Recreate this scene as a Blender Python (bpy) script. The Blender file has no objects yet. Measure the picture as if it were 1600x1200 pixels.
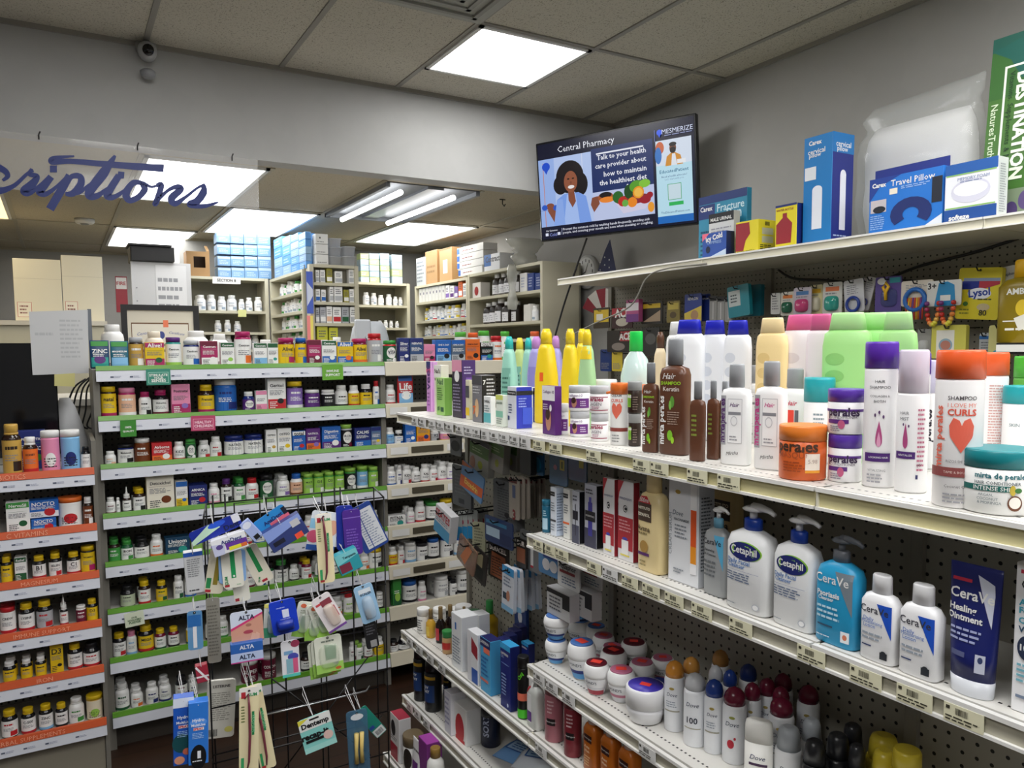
import bpy, math, random
from mathutils import Vector, Matrix
from math import sin, cos, tan, radians, pi, sqrt
SC = bpy.context.scene
COL = SC.collection
rnd = random.Random(7)
# ---------------------------------------------------------------- camera
H = 1.65
FPX, CX, CY = 1213.0, 800.0, 640.0
YAW, PITCH, ROLL = radians(30.2), math.atan(95 / 1213), radians(0.4)
F0 = Vector((sin(YAW) * cos(PITCH), cos(YAW) * cos(PITCH), -sin(PITCH)))
R_ = Vector((cos(YAW), -sin(YAW), 0))
U_ = R_.cross(F0)
R0 = R_ * cos(ROLL) - U_ * sin(ROLL)
U0 = U_ * cos(ROLL) + R_ * sin(ROLL)
CAM = Vector((0, 0, H))
cd = bpy.data.cameras.new('camera')
cam = bpy.data.objects.new('camera', cd)
COL.objects.link(cam)
cam.matrix_world = Matrix(((R0.x, U0.x, -F0.x, 0), (R0.y, U0.y, -F0.y, 0), (R0.z, U0.z, -F0.z, H), (0, 0, 0, 1)))
cd.sensor_fit = 'HORIZONTAL'; cd.sensor_width = 36; cd.lens = FPX / 1600 * 36
cd.shift_y = 40 / 1600
cd.clip_start = 0.02
SC.camera = cam
# measuring helpers: where the sight line of a photo point meets a plane of the shop
def on(px, py, ax, v):
    d = F0 * FPX + R0 * (px - CX) - U0 * (py - CY)
    return CAM + d * ((v - CAM[ax]) / d[ax])
def mpp(p):                                   # metres per photo pixel at a point
    return (Vector(p) - CAM).dot(F0) / FPX
# ---------------------------------------------------------------- light and exposure
SC.view_settings.view_transform = 'Standard'
SC.view_settings.look = 'None'
SC.view_settings.gamma = 1
SC.view_settings.use_curve_mapping = False
SC.view_settings.exposure = -0.12
w = bpy.data.worlds.new('world'); SC.world = w; w.use_nodes = True
w.node_tree.nodes['Background'].inputs[0].default_value = (0.8, 0.85, 0.9, 1)
w.node_tree.nodes['Background'].inputs[1].default_value = 0.05
CEIL, SOF, YS = 3.05, 2.585, 4.0             # front ceiling, dropped ceiling, soffit
LAMP_W = 11.0
def area(name, x0, x1, y0, y1, z, watts, col=(1, .99, .98)):
    ld = bpy.data.lights.new(name, 'AREA'); ld.shape = 'RECTANGLE'
    ld.size = abs(x1 - x0); ld.size_y = abs(y1 - y0); ld.energy = watts; ld.color = col
    o = bpy.data.objects.new(name, ld); COL.objects.link(o)
    o.location = ((x0 + x1) / 2, (y0 + y1) / 2, z)
    return o
# ---------------------------------------------------------------- materials
def lin(h):
    h = h.lstrip('#')
    if len(h) == 3: h = ''.join(c * 2 for c in h)
    o = []
    for i in (0, 2, 4):
        c = int(h[i:i + 2], 16) / 255
        o.append(c / 12.92 if c <= .04045 else ((c + .055) / 1.055) ** 2.4)
    return (*o, 1)
MC = {}
def mat(h, rough=.45, metal=0, alpha=1, emit=0, trans=0):
    k = (h, rough, metal, alpha, emit, trans)
    if k in MC: return MC[k]
    m = bpy.data.materials.new('paint_' + h.lstrip('#')); m.use_nodes = True
    b = m.node_tree.nodes['Principled BSDF']
    b.inputs['Base Color'].default_value = lin(h)
    b.inputs['Roughness'].default_value = rough
    b.inputs['Metallic'].default_value = metal
    b.inputs['Alpha'].default_value = alpha
    b.inputs['Transmission Weight'].default_value = trans
    if emit:
        b.inputs['Emission Color'].default_value = lin(h)
        b.inputs['Emission Strength'].default_value = emit
    MC[k] = m
    return m
def nodes(m):
    nt = m.node_tree
    def N(t, **k):
        n = nt.nodes.new(t)
        for a, v in k.items():
            if a.startswith('i'): n.inputs[int(a[1:])].default_value = v
            else: setattr(n, a, v)
        return n
    return nt, N, nt.links.new, nt.nodes['Principled BSDF']
def speckled(name, c1, c2, scale, thr, rough=.9, bump=0):
    m = bpy.data.materials.new(name); m.use_nodes = True
    nt, N, L, b = nodes(m)
    g = N('ShaderNodeNewGeometry'); nz = N('ShaderNodeTexNoise'); nz.inputs['Scale'].default_value = scale; nz.inputs['Detail'].default_value = 3
    L(g.outputs['Position'], nz.inputs['Vector'])
    cr = N('ShaderNodeValToRGB'); cr.color_ramp.elements[0].position = thr; cr.color_ramp.elements[0].color = lin(c2)
    cr.color_ramp.elements[1].position = thr + .06; cr.color_ramp.elements[1].color = lin(c1)
    L(nz.outputs['Fac'], cr.inputs[0]); L(cr.outputs[0], b.inputs['Base Color'])
    b.inputs['Roughness'].default_value = rough
    if bump:
        bp = N('ShaderNodeBump'); bp.inputs['Strength'].default_value = bump; bp.inputs['Distance'].default_value = .004
        L(nz.outputs['Fac'], bp.inputs['Height']); L(bp.outputs[0], b.inputs['Normal'])
    return m
def pegmat(name, col, ax, rad=.14):            # one-inch pegboard holes, ax = the horizontal axis of the board
    m = bpy.data.materials.new(name); m.use_nodes = True
    nt, N, L, b = nodes(m)
    g = N('ShaderNodeNewGeometry'); s = N('ShaderNodeSeparateXYZ'); L(g.outputs['Position'], s.inputs[0])
    outs = []
    for o in (s.outputs[ax], s.outputs[2]):
        a = N('ShaderNodeMath', operation='MULTIPLY', i1=1 / .0254); L(o, a.inputs[0])
        f = N('ShaderNodeMath', operation='FRACT'); L(a.outputs[0], f.inputs[0])
        q = N('ShaderNodeMath', operation='SUBTRACT', i1=.5); L(f.outputs[0], q.inputs[0])
        p = N('ShaderNodeMath', operation='POWER', i1=2.0); ab = N('ShaderNodeMath', operation='ABSOLUTE'); L(q.outputs[0], ab.inputs[0]); L(ab.outputs[0], p.inputs[0]); outs.append(p)
    ad = N('ShaderNodeMath', operation='ADD'); L(outs[0].outputs[0], ad.inputs[0]); L(outs[1].outputs[0], ad.inputs[1])
    lt = N('ShaderNodeMath', operation='LESS_THAN', i1=rad * rad); L(ad.outputs[0], lt.inputs[0])
    mx = N('ShaderNodeMix', data_type='RGBA'); L(lt.outputs[0], mx.inputs[0])
    mx.inputs[6].default_value = lin(col); mx.inputs[7].default_value = lin('0a0a0a')
    L(mx.outputs[2], b.inputs['Base Color']); b.inputs['Roughness'].default_value = .5
    return m
def slotmat(name, col, ax, lines, pitch=.0254, half=.0035):   # rows of small slots punched along a shelf front
    m = bpy.data.materials.new(name); m.use_nodes = True
    nt, N, L, b = nodes(m)
    g = N('ShaderNodeNewGeometry'); s = N('ShaderNodeSeparateXYZ'); L(g.outputs['Position'], s.inputs[0])
    a = N('ShaderNodeMath', operation='MULTIPLY', i1=1 / pitch); L(s.outputs[ax], a.inputs[0])
    f = N('ShaderNodeMath', operation='FRACT'); L(a.outputs[0], f.inputs[0])
    c = N('ShaderNodeMath', operation='LESS_THAN', i1=.42); L(f.outputs[0], c.inputs[0])
    tot = None
    for v in lines:
        d = N('ShaderNodeMath', operation='COMPARE', i1=v, i2=half); L(s.outputs[1 - ax], d.inputs[0])
        if tot is None: tot = d
        else:
            e = N('ShaderNodeMath', operation='MAXIMUM'); L(tot.outputs[0], e.inputs[0]); L(d.outputs[0], e.inputs[1]); tot = e
    k = N('ShaderNodeMath', operation='MULTIPLY'); L(tot.outputs[0], k.inputs[0]); L(c.outputs[0], k.inputs[1])
    sx = N('ShaderNodeSeparateXYZ'); L(g.outputs['Normal'], sx.inputs[0])
    up = N('ShaderNodeMath', operation='GREATER_THAN', i1=.9); L(sx.outputs[2], up.inputs[0])
    k2 = N('ShaderNodeMath', operation='MULTIPLY'); L(k.outputs[0], k2.inputs[0]); L(up.outputs[0], k2.inputs[1])
    mx = N('ShaderNodeMix', data_type='RGBA'); L(k2.outputs[0], mx.inputs[0])
    mx.inputs[6].default_value = lin(col); mx.inputs[7].default_value = lin('101010')
    L(mx.outputs[2], b.inputs['Base Color']); b.inputs['Roughness'].default_value = .4
    return m
def woodmat():
    m = bpy.data.materials.new('floor_wood'); m.use_nodes = True
    nt, N, L, b = nodes(m)
    g = N('ShaderNodeNewGeometry'); br = N('ShaderNodeTexBrick'); mp = N('ShaderNodeMapping')
    L(g.outputs['Position'], mp.inputs[0]); L(mp.outputs[0], br.inputs['Vector'])
    br.inputs['Color1'].default_value = lin('3c2618'); br.inputs['Color2'].default_value = lin('2e1b10'); br.inputs['Mortar'].default_value = lin('1c100a')
    br.inputs['Scale'].default_value = 1; br.inputs['Brick Width'].default_value = 1.2; br.inputs['Row Height'].default_value = .15; br.inputs['Mortar Size'].default_value = .003
    nz = N('ShaderNodeTexNoise'); mp2 = N('ShaderNodeMapping'); mp2.inputs['Scale'].default_value = (3, 40, 1); L(g.outputs['Position'], mp2.inputs[0]); L(mp2.outputs[0], nz.inputs['Vector'])
    mx = N('ShaderNodeMix', data_type='RGBA', blend_type='MULTIPLY'); mx.inputs[0].default_value = .6
    L(br.outputs['Color'], mx.inputs[6]); L(nz.outputs['Color'], mx.inputs[7]); L(mx.outputs[2], b.inputs['Base Color'])
    b.inputs['Roughness'].default_value = .45
    return m
# ---------------------------------------------------------------- mesh building
TXT = {}
def text_geo(s, bold=0, shear=0):
    k = (s, bold, shear)
    if k not in TXT:
        c = bpy.data.curves.new('t', 'FONT'); c.body = s; c.size = 1; c.resolution_u = 1 if len(s) > 12 else 2
        c.offset = bold; c.shear = shear; c.fill_mode = 'FRONT'
        o = bpy.data.objects.new('t', c)
        me = bpy.data.meshes.new_from_object(o)
        vs = [(v.co.x, v.co.y) for v in me.vertices]; fs = [tuple(p.vertices) for p in me.polygons]
        x0 = min(v[0] for v in vs); x1 = max(v[0] for v in vs); y0 = min(v[1] for v in vs); y1 = max(v[1] for v in vs)
        TXT[k] = ([(a - x0, b - y0) for a, b in vs], fs, x1 - x0, y1 - y0)
        bpy.data.objects.remove(o); bpy.data.meshes.remove(me); bpy.data.curves.remove(c)
    return TXT[k]
class MB:
    def __init__(s): s.v = []; s.f = []; s.m = []; s.sm = []; s.mats = []
    def mi(s, m):
        if m not in s.mats: s.mats.append(m)
        return s.mats.index(m)
    def add(s, vs, fs, m, smooth=False):
        n = len(s.v); s.v += [tuple(v) for v in vs]; i = s.mi(m)
        for f in fs: s.f.append(tuple(a + n for a in f)); s.m.append(i); s.sm.append(smooth)
        return s
    def box(s, x0, x1, y0, y1, z0, z1, m, bev=0):
        if bev <= 0:
            vs = [(x, y, z) for z in (z0, z1) for x, y in ((x0, y0), (x1, y0), (x1, y1), (x0, y1))]
            return s.add(vs, [(3, 2, 1, 0), (4, 5, 6, 7), (0, 1, 5, 4), (1, 2, 6, 5), (2, 3, 7, 6), (3, 0, 4, 7)], m)
        b = min(bev, (x1 - x0) / 3, (y1 - y0) / 3, (z1 - z0) / 3)
        def ring(z, i): return [(x0 + b, y0 + i, z), (x1 - b, y0 + i, z), (x1 - i, y0 + b, z), (x1 - i, y1 - b, z), (x1 - b, y1 - i, z), (x0 + b, y1 - i, z), (x0 + i, y1 - b, z), (x0 + i, y0 + b, z)]
        vs = ring(z0, b) + ring(z0 + b, 0) + ring(z1 - b, 0) + ring(z1, b)
        fs = [tuple(range(7, -1, -1)), tuple(range(24, 32))]
        for k in range(3): fs += [(k * 8 + i, k * 8 + (i + 1) % 8, k * 8 + 8 + (i + 1) % 8, k * 8 + 8 + i) for i in range(8)]
        return s.add(vs, fs, m)
    def loft(s, secs, m, seg=20, smooth=True, caps=(1, 1)):
        vs = []; fs = []
        for (z, hx, hy, n, cx, cy) in map(norm_sec, secs):
            e = 2 / n
            for i in range(seg):
                t = 2 * pi * (i + .5) / seg; c, q = cos(t), sin(t)
                vs.append((cx + hx * math.copysign(abs(c) ** e, c), cy + hy * math.copysign(abs(q) ** e, q), z))
        k = len(secs)
        for j in range(k - 1):
            fs += [(j * seg + i, j * seg + (i + 1) % seg, (j + 1) * seg + (i + 1) % seg, (j + 1) * seg + i) for i in range(seg)]
        s.add(vs, fs, m, smooth)
        n0 = len(s.v) - len(vs); i = s.mi(m)
        if caps[0]: s.f.append(tuple(n0 + a for a in range(seg - 1, -1, -1))); s.m.append(i); s.sm.append(False)
        if caps[1]: s.f.append(tuple(n0 + (k - 1) * seg + a for a in range(seg))); s.m.append(i); s.sm.append(False)
        return s
    def tube(s, pts, r, m, seg=8, closed=False):
        pts = [Vector(p) for p in pts]; n = len(pts); vs = []; fs = []
        prev = None
        for i, p in enumerate(pts):
            if closed: t = (pts[(i + 1) % n] - pts[i - 1]).normalized()
            else: t = (pts[min(i + 1, n - 1)] - pts[max(i - 1, 0)]).normalized()
            a = prev if prev is not None and abs(prev.dot(t)) < .95 else (Vector((0, 0, 1)) if abs(t.z) < .9 else Vector((1, 0, 0)))
            u = (a - t * a.dot(t)).normalized(); v = t.cross(u); prev = u
            rr = r[i] if isinstance(r, (list, tuple)) else r
            vs += [p + (u * cos(2 * pi * k / seg) + v * sin(2 * pi * k / seg)) * rr for k in range(seg)]
        for i in range(n if closed else n - 1):
            j = (i + 1) % n
            fs += [(i * seg + k, i * seg + (k + 1) % seg, j * seg + (k + 1) % seg, j * seg + k) for k in range(seg)]
        if not closed: fs += [tuple(range(seg - 1, -1, -1)), tuple((n - 1) * seg + k for k in range(seg))]
        return s.add(vs, fs, m, True)
    def prism(s, pts, ax, a, b, m, smooth=False):   # extrude a closed outline along an axis from a to b
        def P(u, v, w): return ((w, u, v), (u, w, v), (u, v, w))[ax]
        n = len(pts); vs = [P(u, v, a) for u, v in pts] + [P(u, v, b) for u, v in pts]
        fs = [tuple(range(n)), tuple(range(2 * n - 1, n - 1, -1))] + [(i, i + n, (i + 1) % n + n, (i + 1) % n) for i in range(n)]
        return s.add(vs, fs, m, smooth)
    def xf(s, M):
        s.v = [tuple(M @ Vector(v)) for v in s.v]; return s
    def mesh(s, name):
        me = bpy.data.meshes.new(name); me.from_pydata(s.v, [], s.f)
        for m in s.mats: me.materials.append(m)
        me.polygons.foreach_set('material_index', s.m); me.polygons.foreach_set('use_smooth', s.sm)
        me.update()
        return me
    def build(s, name, parent=None, label=None):
        o = bpy.data.objects.new(name, s.mesh(name)); COL.objects.link(o)
        if parent: o.parent = parent
        if label: o['label'] = label
        return o
def norm_sec(s):
    s = tuple(s)
    if len(s) == 2: return (s[0], s[1], s[1], 2, 0, 0)
    if len(s) == 3: return (*s, 2, 0, 0)
    if len(s) == 4: return (*s, 0, 0)
    return s
class Surf:                                   # the front of a lofted body or a flat face, to lay print on
    def __init__(s, secs=None, y=0, wrap=None):
        s.secs = [norm_sec(q) for q in secs] if secs else None; s.y = y
        s.wrap = wrap
    def at(s, u, z, off):
        if not s.secs: return (u, s.y - off, z)
        q = s.secs
        if z <= q[0][0]: a = q[0]
        elif z >= q[-1][0]: a = q[-1]
        else:
            for i in range(len(q) - 1):
                if q[i][0] <= z <= q[i + 1][0]:
                    t = (z - q[i][0]) / max(1e-9, q[i + 1][0] - q[i][0]); a = tuple(q[i][k] * (1 - t) + q[i + 1][k] * t for k in range(6)); break
        _, hx, hy, n, cx, cy = a; n = max(n, 2); hx += off; hy += off
        if n < 2.3:
            t = max(-1.5, min(1.5, u / hx)); return (cx + hx * sin(t), cy - hy * cos(t), z)
        t = min(.97, abs(u) / hx)
        return (cx + math.copysign(t * hx, u), cy - hy * (1 - t ** n) ** (1 / n), z)
def decal(mb, surf, cmds, base=.0004):
    """cmds: ('r',u0,z0,u1,z1,col) ('e',u,z,ru,rz,col) ('t',text,u,z,width,col[,bold,rot,shear]) ('l',u0,z0,u1,z1,n,col) ('p',[(u,z)..],col) ('b',u0,z0,u1,z1,col) barcode"""
    lay = 0
    flat = surf.secs is None
    for c in cmds:
        lay += 1; off = base + lay * .00012
        k = c[0]
        if k == 'r': quads(mb, surf, c[1], c[2], c[3], c[4], off, mat(c[5]) if isinstance(c[5], str) else c[5])
        elif k == 'e':
            n = 24; cen = (c[1], c[2]); vs = [surf.at(*cen, off)]; m = mat(c[5])
            rr = (.5, 1) if not flat else (1,)
            for f in rr: vs += [surf.at(c[1] + c[3] * f * cos(2 * pi * i / n), c[2] + c[4] * f * sin(2 * pi * i / n), off) for i in range(n)]
            fs = [(0, 1 + i, 1 + (i + 1) % n) for i in range(n)]
            if not flat: fs += [(1 + i, 1 + n + i, 1 + n + (i + 1) % n, 1 + (i + 1) % n) for i in range(n)]
            mb.add(vs, fs, m)
        elif k == 't':
            txt, u, z, wd, col = c[1:6]; bold = c[6] if len(c) > 6 else 0; rot = c[7] if len(c) > 7 else 0; sh = c[8] if len(c) > 8 else 0
            tv, tf, tw, th = text_geo(txt, bold, sh)
            sc = wd / tw; cr, sr = cos(radians(rot)), sin(radians(rot)); vs = []
            for a, b in tv:
                a = (a - tw / 2) * sc; b = (b - th / 2) * sc
                vs.append(surf.at(u + a * cr - b * sr, z + a * sr + b * cr, off + .0002))
            mb.add(vs, tf, mat(col))
        elif k == 'l':
            u0, z0, u1, z1, n, col = c[1:7]; m = mat(col); hh = (z1 - z0) / n
            for i in range(n):
                zc = z1 - (i + .5) * hh; u = u0; end = u1 - rnd.random() * (u1 - u0) * .3
                while u < end:
                    wl = min(end - u, (u1 - u0) * rnd.uniform(.1, .3)); quads(mb, surf, u, zc - hh * .22, u + wl, zc + hh * .22, off, m, 1); u += wl + (u1 - u0) * .04
        elif k == 'p':
            pts = c[1]; m = mat(c[2])
            if flat: mb.add([surf.at(a, b, off) for a, b in pts], [tuple(range(len(pts)))], m); continue
            z0, z1 = min(p[1] for p in pts), max(p[1] for p in pts); n = 14
            def cuts(z):
                xs = []
                for i in range(len(pts)):
                    (a, b), (e, f) = pts[i], pts[(i + 1) % len(pts)]
                    if (b <= z) != (f <= z): xs.append(a + (e - a) * (z - b) / (f - b))
                return sorted(xs)
            eps = (z1 - z0) * 1e-3
            for i in range(n):
                za, zb = z0 + (z1 - z0) * i / n, z0 + (z1 - z0) * (i + 1) / n
                A, B = cuts(za + eps), cuts(zb - eps)
                if len(A) != len(B): A = B = cuts((za + zb) / 2)
                for k2 in range(0, len(A) - 1, 2):
                    nu = max(1, min(10, int(max(A[k2 + 1] - A[k2], B[k2 + 1] - B[k2]) / .005) + 1))
                    vs = [surf.at(A[k2] + (A[k2 + 1] - A[k2]) * j / nu, za, off) for j in range(nu + 1)] + [surf.at(B[k2] + (B[k2 + 1] - B[k2]) * j / nu, zb, off) for j in range(nu + 1)]
                    mb.add(vs, [(j, j + 1, nu + 2 + j, nu + 1 + j) for j in range(nu)], m)
        elif k == 'b':
            u0, z0, u1, z1, col = c[1:6]; u = u0
            while u < u1:
                wl = (u1 - u0) * rnd.uniform(.02, .06); quads(mb, surf, u, z0, min(u1, u + wl), z1, off, mat(col), 1); u += wl + (u1 - u0) * rnd.uniform(.02, .05)
    return mb
def quads(mb, surf, u0, z0, u1, z1, off, m, nu=None):
    if nu is None: nu = 1 if surf.secs is None else max(1, min(16, int(abs(u1 - u0) / .006) + 1))
    nz = 1 if surf.secs is None or abs(z1 - z0) < .02 else 3
    vs = [surf.at(u0 + (u1 - u0) * i / nu, z0 + (z1 - z0) * j / nz, off) for j in range(nz + 1) for i in range(nu + 1)]
    fs = [(j * (nu + 1) + i, j * (nu + 1) + i + 1, (j + 1) * (nu + 1) + i + 1, (j + 1) * (nu + 1) + i) for j in range(nz) for i in range(nu)]
    mb.add(vs, fs, m)
# ---------------------------------------------------------------- naming
def tag(o, label, cat, group=None):
    o['label'] = label; o['category'] = cat
    if group: o['group'] = group
    return o
def thing(name, label, cat, loc=(0, 0, 0), rz=0, group=None):
    o = bpy.data.objects.new(name, None); o.empty_display_size = .05; COL.objects.link(o)
    o.location = loc; o.rotation_euler = (0, 0, rz)
    return tag(o, label, cat, group)
def struct(name, mb):
    o = mb.build(name); o['kind'] = 'structure'; return o
def colname(h):
    r, g, b, _ = lin(h); import colorsys
    r, g, b = [x ** (1 / 2.2) for x in (r, g, b)]
    hh, l, s = colorsys.rgb_to_hls(r, g, b); hh *= 360
    if l < .13: return 'black'
    if s < .14 or (l > .9): return 'white' if l > .74 else 'grey' if l > .3 else 'dark grey'
    if l > .78 and s < .5: return 'cream' if 20 < hh < 75 else 'pale blue' if 170 < hh < 260 else 'pale pink' if hh > 280 or hh < 20 else 'pale green'
    d = 'dark ' if l < .24 else ''
    if hh < 14 or hh > 345: return d + 'red' if l < .62 else 'pink'
    if hh < 45: return 'brown' if l < .36 else 'orange'
    if hh < 68: return 'olive' if l < .3 else 'yellow'
    if hh < 160: return d + 'green'
    if hh < 198: return d + 'teal'
    if hh < 250: return 'navy' if l < .3 else 'blue'
    if hh < 300: return d + 'purple'
    return 'maroon' if l < .28 else 'magenta' if s > .35 else 'pink'
# ---------------------------------------------------------------- the room
WX = 3.08                                     # right wall
paint = speckled('wall_paint', 'a6a5a1', 'a4a39f', 5, .45, .85)
tile = speckled('ceiling_tile', 'c2bdaf', '8f8a7c', 170, .36, .95, .25)
tile2 = speckled('ceiling_tile_back', 'b8af9a', '958d7a', 170, .34, .95, .2)
gridm = mat('8f8c84', .5)
soffm = speckled('soffit_paint', 'acacaa', 'aaaaa8', 5, .45, .8)
X0, X1, YF, YB = -3.2, WX, -3.0, 8.35
struct('floor', MB().box(X0, X1 + .1, YF, YB, -.05, 0, woodmat()))
struct('wall_right', MB().box(WX, WX + .1, YF, YB, 0, CEIL, paint))
struct('wall_left', MB().box(X0 - .1, X0, YF, YB, 0, CEIL, paint))
struct('wall_front', MB().box(X0 - .1, X1 + .1, YF - .1, YF, 0, CEIL, paint))
struct('wall_back', MB().box(X0, .95, YB, YB + .1, 0, SOF, paint).box(.95, WX, 7.0, 7.1, 0, SOF, paint).box(.9, .95, 7.0, YB, 0, SOF, paint))
struct('ceiling', MB().box(X0 - .1, X1 + .1, YF - .1, YS, CEIL, CEIL + .08, tile).box(X0 - .1, X1 + .1, YS + .12, YB + .1, SOF, SOF + .08, tile2))
sf = struct('wall_soffit', MB().box(X0, WX, YS, YS + .12, SOF, CEIL, soffm))
# ceiling grid
g = MB(); gw = .012
GX = [1.625 + .61 * k for k in range(-8, 3)]
for x in GX:
    g.box(x - gw, x + gw, YF, YS, CEIL - .006, CEIL, gridm)
for y in (.6, 1.83, 3.045):
    g.box(X0, WX, y - gw, y + gw, CEIL - .0065, CEIL, gridm)
g.box(1.63, 2.24, 3.66 - gw, 3.66 + gw, CEIL - .0065, CEIL, gridm)
g.box(X0, WX, YS - .015, YS, CEIL - .02, CEIL, gridm).box(WX - .015, WX, YF, YS, CEIL - .02, CEIL, gridm)
struct('trim_1', g)
g = MB(); g2 = mat('a39c88', .5)
BX = [.385 + .61 * k for k in range(-6, 5)]
for x in BX: g.box(x - gw, x + gw, YS + .13, YB, SOF - .006, SOF, g2)
for y in (5.31, 6.53, 7.75): g.box(X0, WX, y - gw, y + gw, SOF - .0065, SOF, g2)
g.box(WX - .015, WX, YS, 7.0, SOF - .02, SOF, g2).box(.95, WX, 6.985, 7.0, SOF - .02, SOF, g2).box(X0, .95, YB - .015, YB, SOF - .02, SOF, g2)
struct('trim_2', g)
lampglow = mat('ffffff', .5, emit=6)
def ceil_lamp(x0, x1, y0, y1, z, label, watts, col=(1, .99, .98), e=None):
    t = thing('ceiling_light', label, 'light', ((x0 + x1) / 2, (y0 + y1) / 2, z), 0)
    a, b = (x1 - x0) / 2, (y1 - y0) / 2; f = mat('d8d8d4', .4)
    mb = MB()
    for q in ((-a, a, -b, -b + .02), (-a, a, b - .02, b), (-a, -a + .02, -b, b), (a - .02, a, -b, b)): mb.box(*q, -.014, -.001, f)
    mb.build('frame', t)
    MB().box(-a + .02, a - .02, -b + .02, b - .02, -.009, -.003, e or lampglow).build('diffuser', t)
    l = area('light_' + 'panel', x0 + .03, x1 - .03, y0 + .03, y1 - .03, z - .016, watts, col)
    return t
ceil_lamp(1.635, 2.225, 3.055, 3.65, CEIL, 'bright square ceiling light panel in front of the soffit', LAMP_W)
ceil_lamp(.397, .983, 4.14, 5.30, SOF, 'long ceiling light panel behind the lettered hanging sign', LAMP_W * .62)
ceil_lamp(1.007, 1.593, 5.32, 6.52, SOF, 'long ceiling light panel above the stacks of blue boxes', LAMP_W * .35)
ceil_lamp(2.225, 2.815, 5.32, 6.52, SOF, 'long ceiling light panel in the corner above the cardboard boxes', LAMP_W * .62, (1, .95, .84))
ceil_lamp(.397, .983, 6.54, 7.74, SOF, 'farthest ceiling light panel, behind the black box', LAMP_W * .62)
ceil_lamp(-.823, -.237, 5.32, 6.52, SOF, 'yellowish open ceiling light at the left edge', LAMP_W * .7, (1, .88, .66), mat('ffe3ae', .5, emit=1.6))
# lamps of the shop further back, out of view
for (x, y) in ((.41, 2.43), (1.93, .9), (.41, .3), (-1.1, .3), (1.93, -1.2), (.41, -1.2), (2.5, -.3)):
    ceil_lamp(x - .295, x + .295, y - .6, y + .58, CEIL, 'long ceiling light panel over the shop floor', LAMP_W * 1.35)['group'] = 'ceiling light panels over the shop floor'
# open troffer with bare tubes
t = thing('ceiling_light', 'open ceiling light with two lit bare tubes and missing cover', 'light', (1.91, 4.72, SOF))
hm = mat('83878c', .5, .2)
MB().box(-.29, .29, -.57, .58, -.0065, -.001, hm).box(-.295, -.27, -.57, .58, -.03, -.002, hm).box(.27, .295, -.57, .58, -.03, -.002, hm).box(-.295, .295, .55, .58, -.03, -.002, hm).box(-.04, .06, -.57, .55, -.02, -.003, mat('8b8f95', .3, .5)).build('housing', t)
for x in (-.2, .13):
    MB().tube([(x, -.55, -.05), (x, .5, -.05)], .016, mat('ffffff', .5, emit=7), 10).build('lamp_tube', t)
# air vent
t = thing('ceiling_vent', 'white square air vent at the top edge of the ceiling', 'vent', (1.33, 2.74, CEIL))
MB().box(-.285, .285, -.285, .285, -.02, -.008, mat('a3a39c', .5)).build('frame', t)
for k in range(4):
    a = .24 - k * .055
    q = MB()
    for r in ((-a, a, -a, -a + .02), (-a, a, a - .02, a), (-a, -a + .02, -a, a), (a - .02, a, -a, a)): q.box(*r, -.03 + k * .003, -.0205 + k * .003, mat('8d8d86', .5))
    q.build('vane', t)
# camera dome under the soffit line
c = on(229, 84, 1, YS - .03)
t = thing('security_camera', 'small black ball security camera on the soffit', 'camera', (c.x, YS - .001, c.z))
cm = mat('9a9a98', .4)
MB().tube([(0, 0, .035), (0, -.02, .035)], .045, cm, 16).tube([(0, -.02, .03), (0, -.05, .01)], .018, cm, 10).build('mount', t)
MB().loft([(-.045 + .045 * (1 - cos(a)), .040 * sin(a) + .001) for a in [pi * k / 8 for k in range(9)]], mat('a2a3a4', .3), 16).xf(Matrix.Translation((0, -.06, .0))).build('housing', t)
MB().tube([(0, -.090, -.004), (0, -.106, -.006)], .024, mat('0a0a0a', .1), 12).build('lens', t)
MB().loft([(-.085, .018), (-.075, .03), (-.055, .034), (-.045, .02)], mat('8b8d90', .3), 12).xf(Matrix.Translation((0, -.05, -.03))).build('speaker', t)
# ---------------------------------------------------------------- shelving
def lip(mb, L0, L1, x, z0, z1, face, edge):   # price channel along world Y at front plane x (facing -X)
    mb.box(x - .006, x + .004, L0, L1, z1 - .006, z1 + .001, edge)
    mb.box(x - .006, x + .004, L0, L1, z0, z0 + .005, edge)
    mb.box(x, x + .003, L0, L1, z0 + .004, z1 - .005, face)
cream = mat('d9d5c2', .4); creamy = mat('cdc595', .5); white = mat('e9e8e4', .4); peg = pegmat('pegboard_panel', 'a39f92', 1)
GX0, PX = 1.08, 1.36
SECY = [2.67, 1.755, .84, -.08]
shelf_slots = slotmat('shelf_slotted', 'dad8d2', 1, (GX0 + .028,), half=.0024, pitch=.0127)
G = thing('gondola_shelving', 'cream island gondola shelving full of toiletries on the right', 'shelving', (0, 0, 0))
MB().box(PX, PX + .02, SECY[3], SECY[0], .1, 1.385, peg).build('back_panel', G)
for y in SECY:
    MB().box(PX - .012, PX + .03, y - .012, y + .012, 0, 1.385, mat('8c887d', .4)).build('upright', G)
MB().box(1.05, 1.7, SECY[3], SECY[0], 0, .095, mat('b9b5a6', .5)).build('base', G)
def rshelf(zt, y0, y1, xb=PX - .013, xf=GX0, face=creamy, lh=.036, sm=None):
    o = MB().box(xf, xb, y0 + .002, y1 - .002, zt - .03, zt, sm or shelf_slots).build('shelf', G)
    q = MB(); lip(q, y0 + .002, y1 - .002, xf - .012, zt - lh, zt, face, white)
    for yy in (y1, ): q.box(xf - .016, xf + .02, yy - .006, yy - .002, zt - lh, zt, cream)
    q.build('price_channel', o)
    return o
ZB, ZC, ZD, ZE, ZF, ZG = 1.419, 1.155, .795, .600, .350, .145
tagm = mat('e6e3c4', .5); tagw = mat('e4e4e2', .5)
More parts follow.
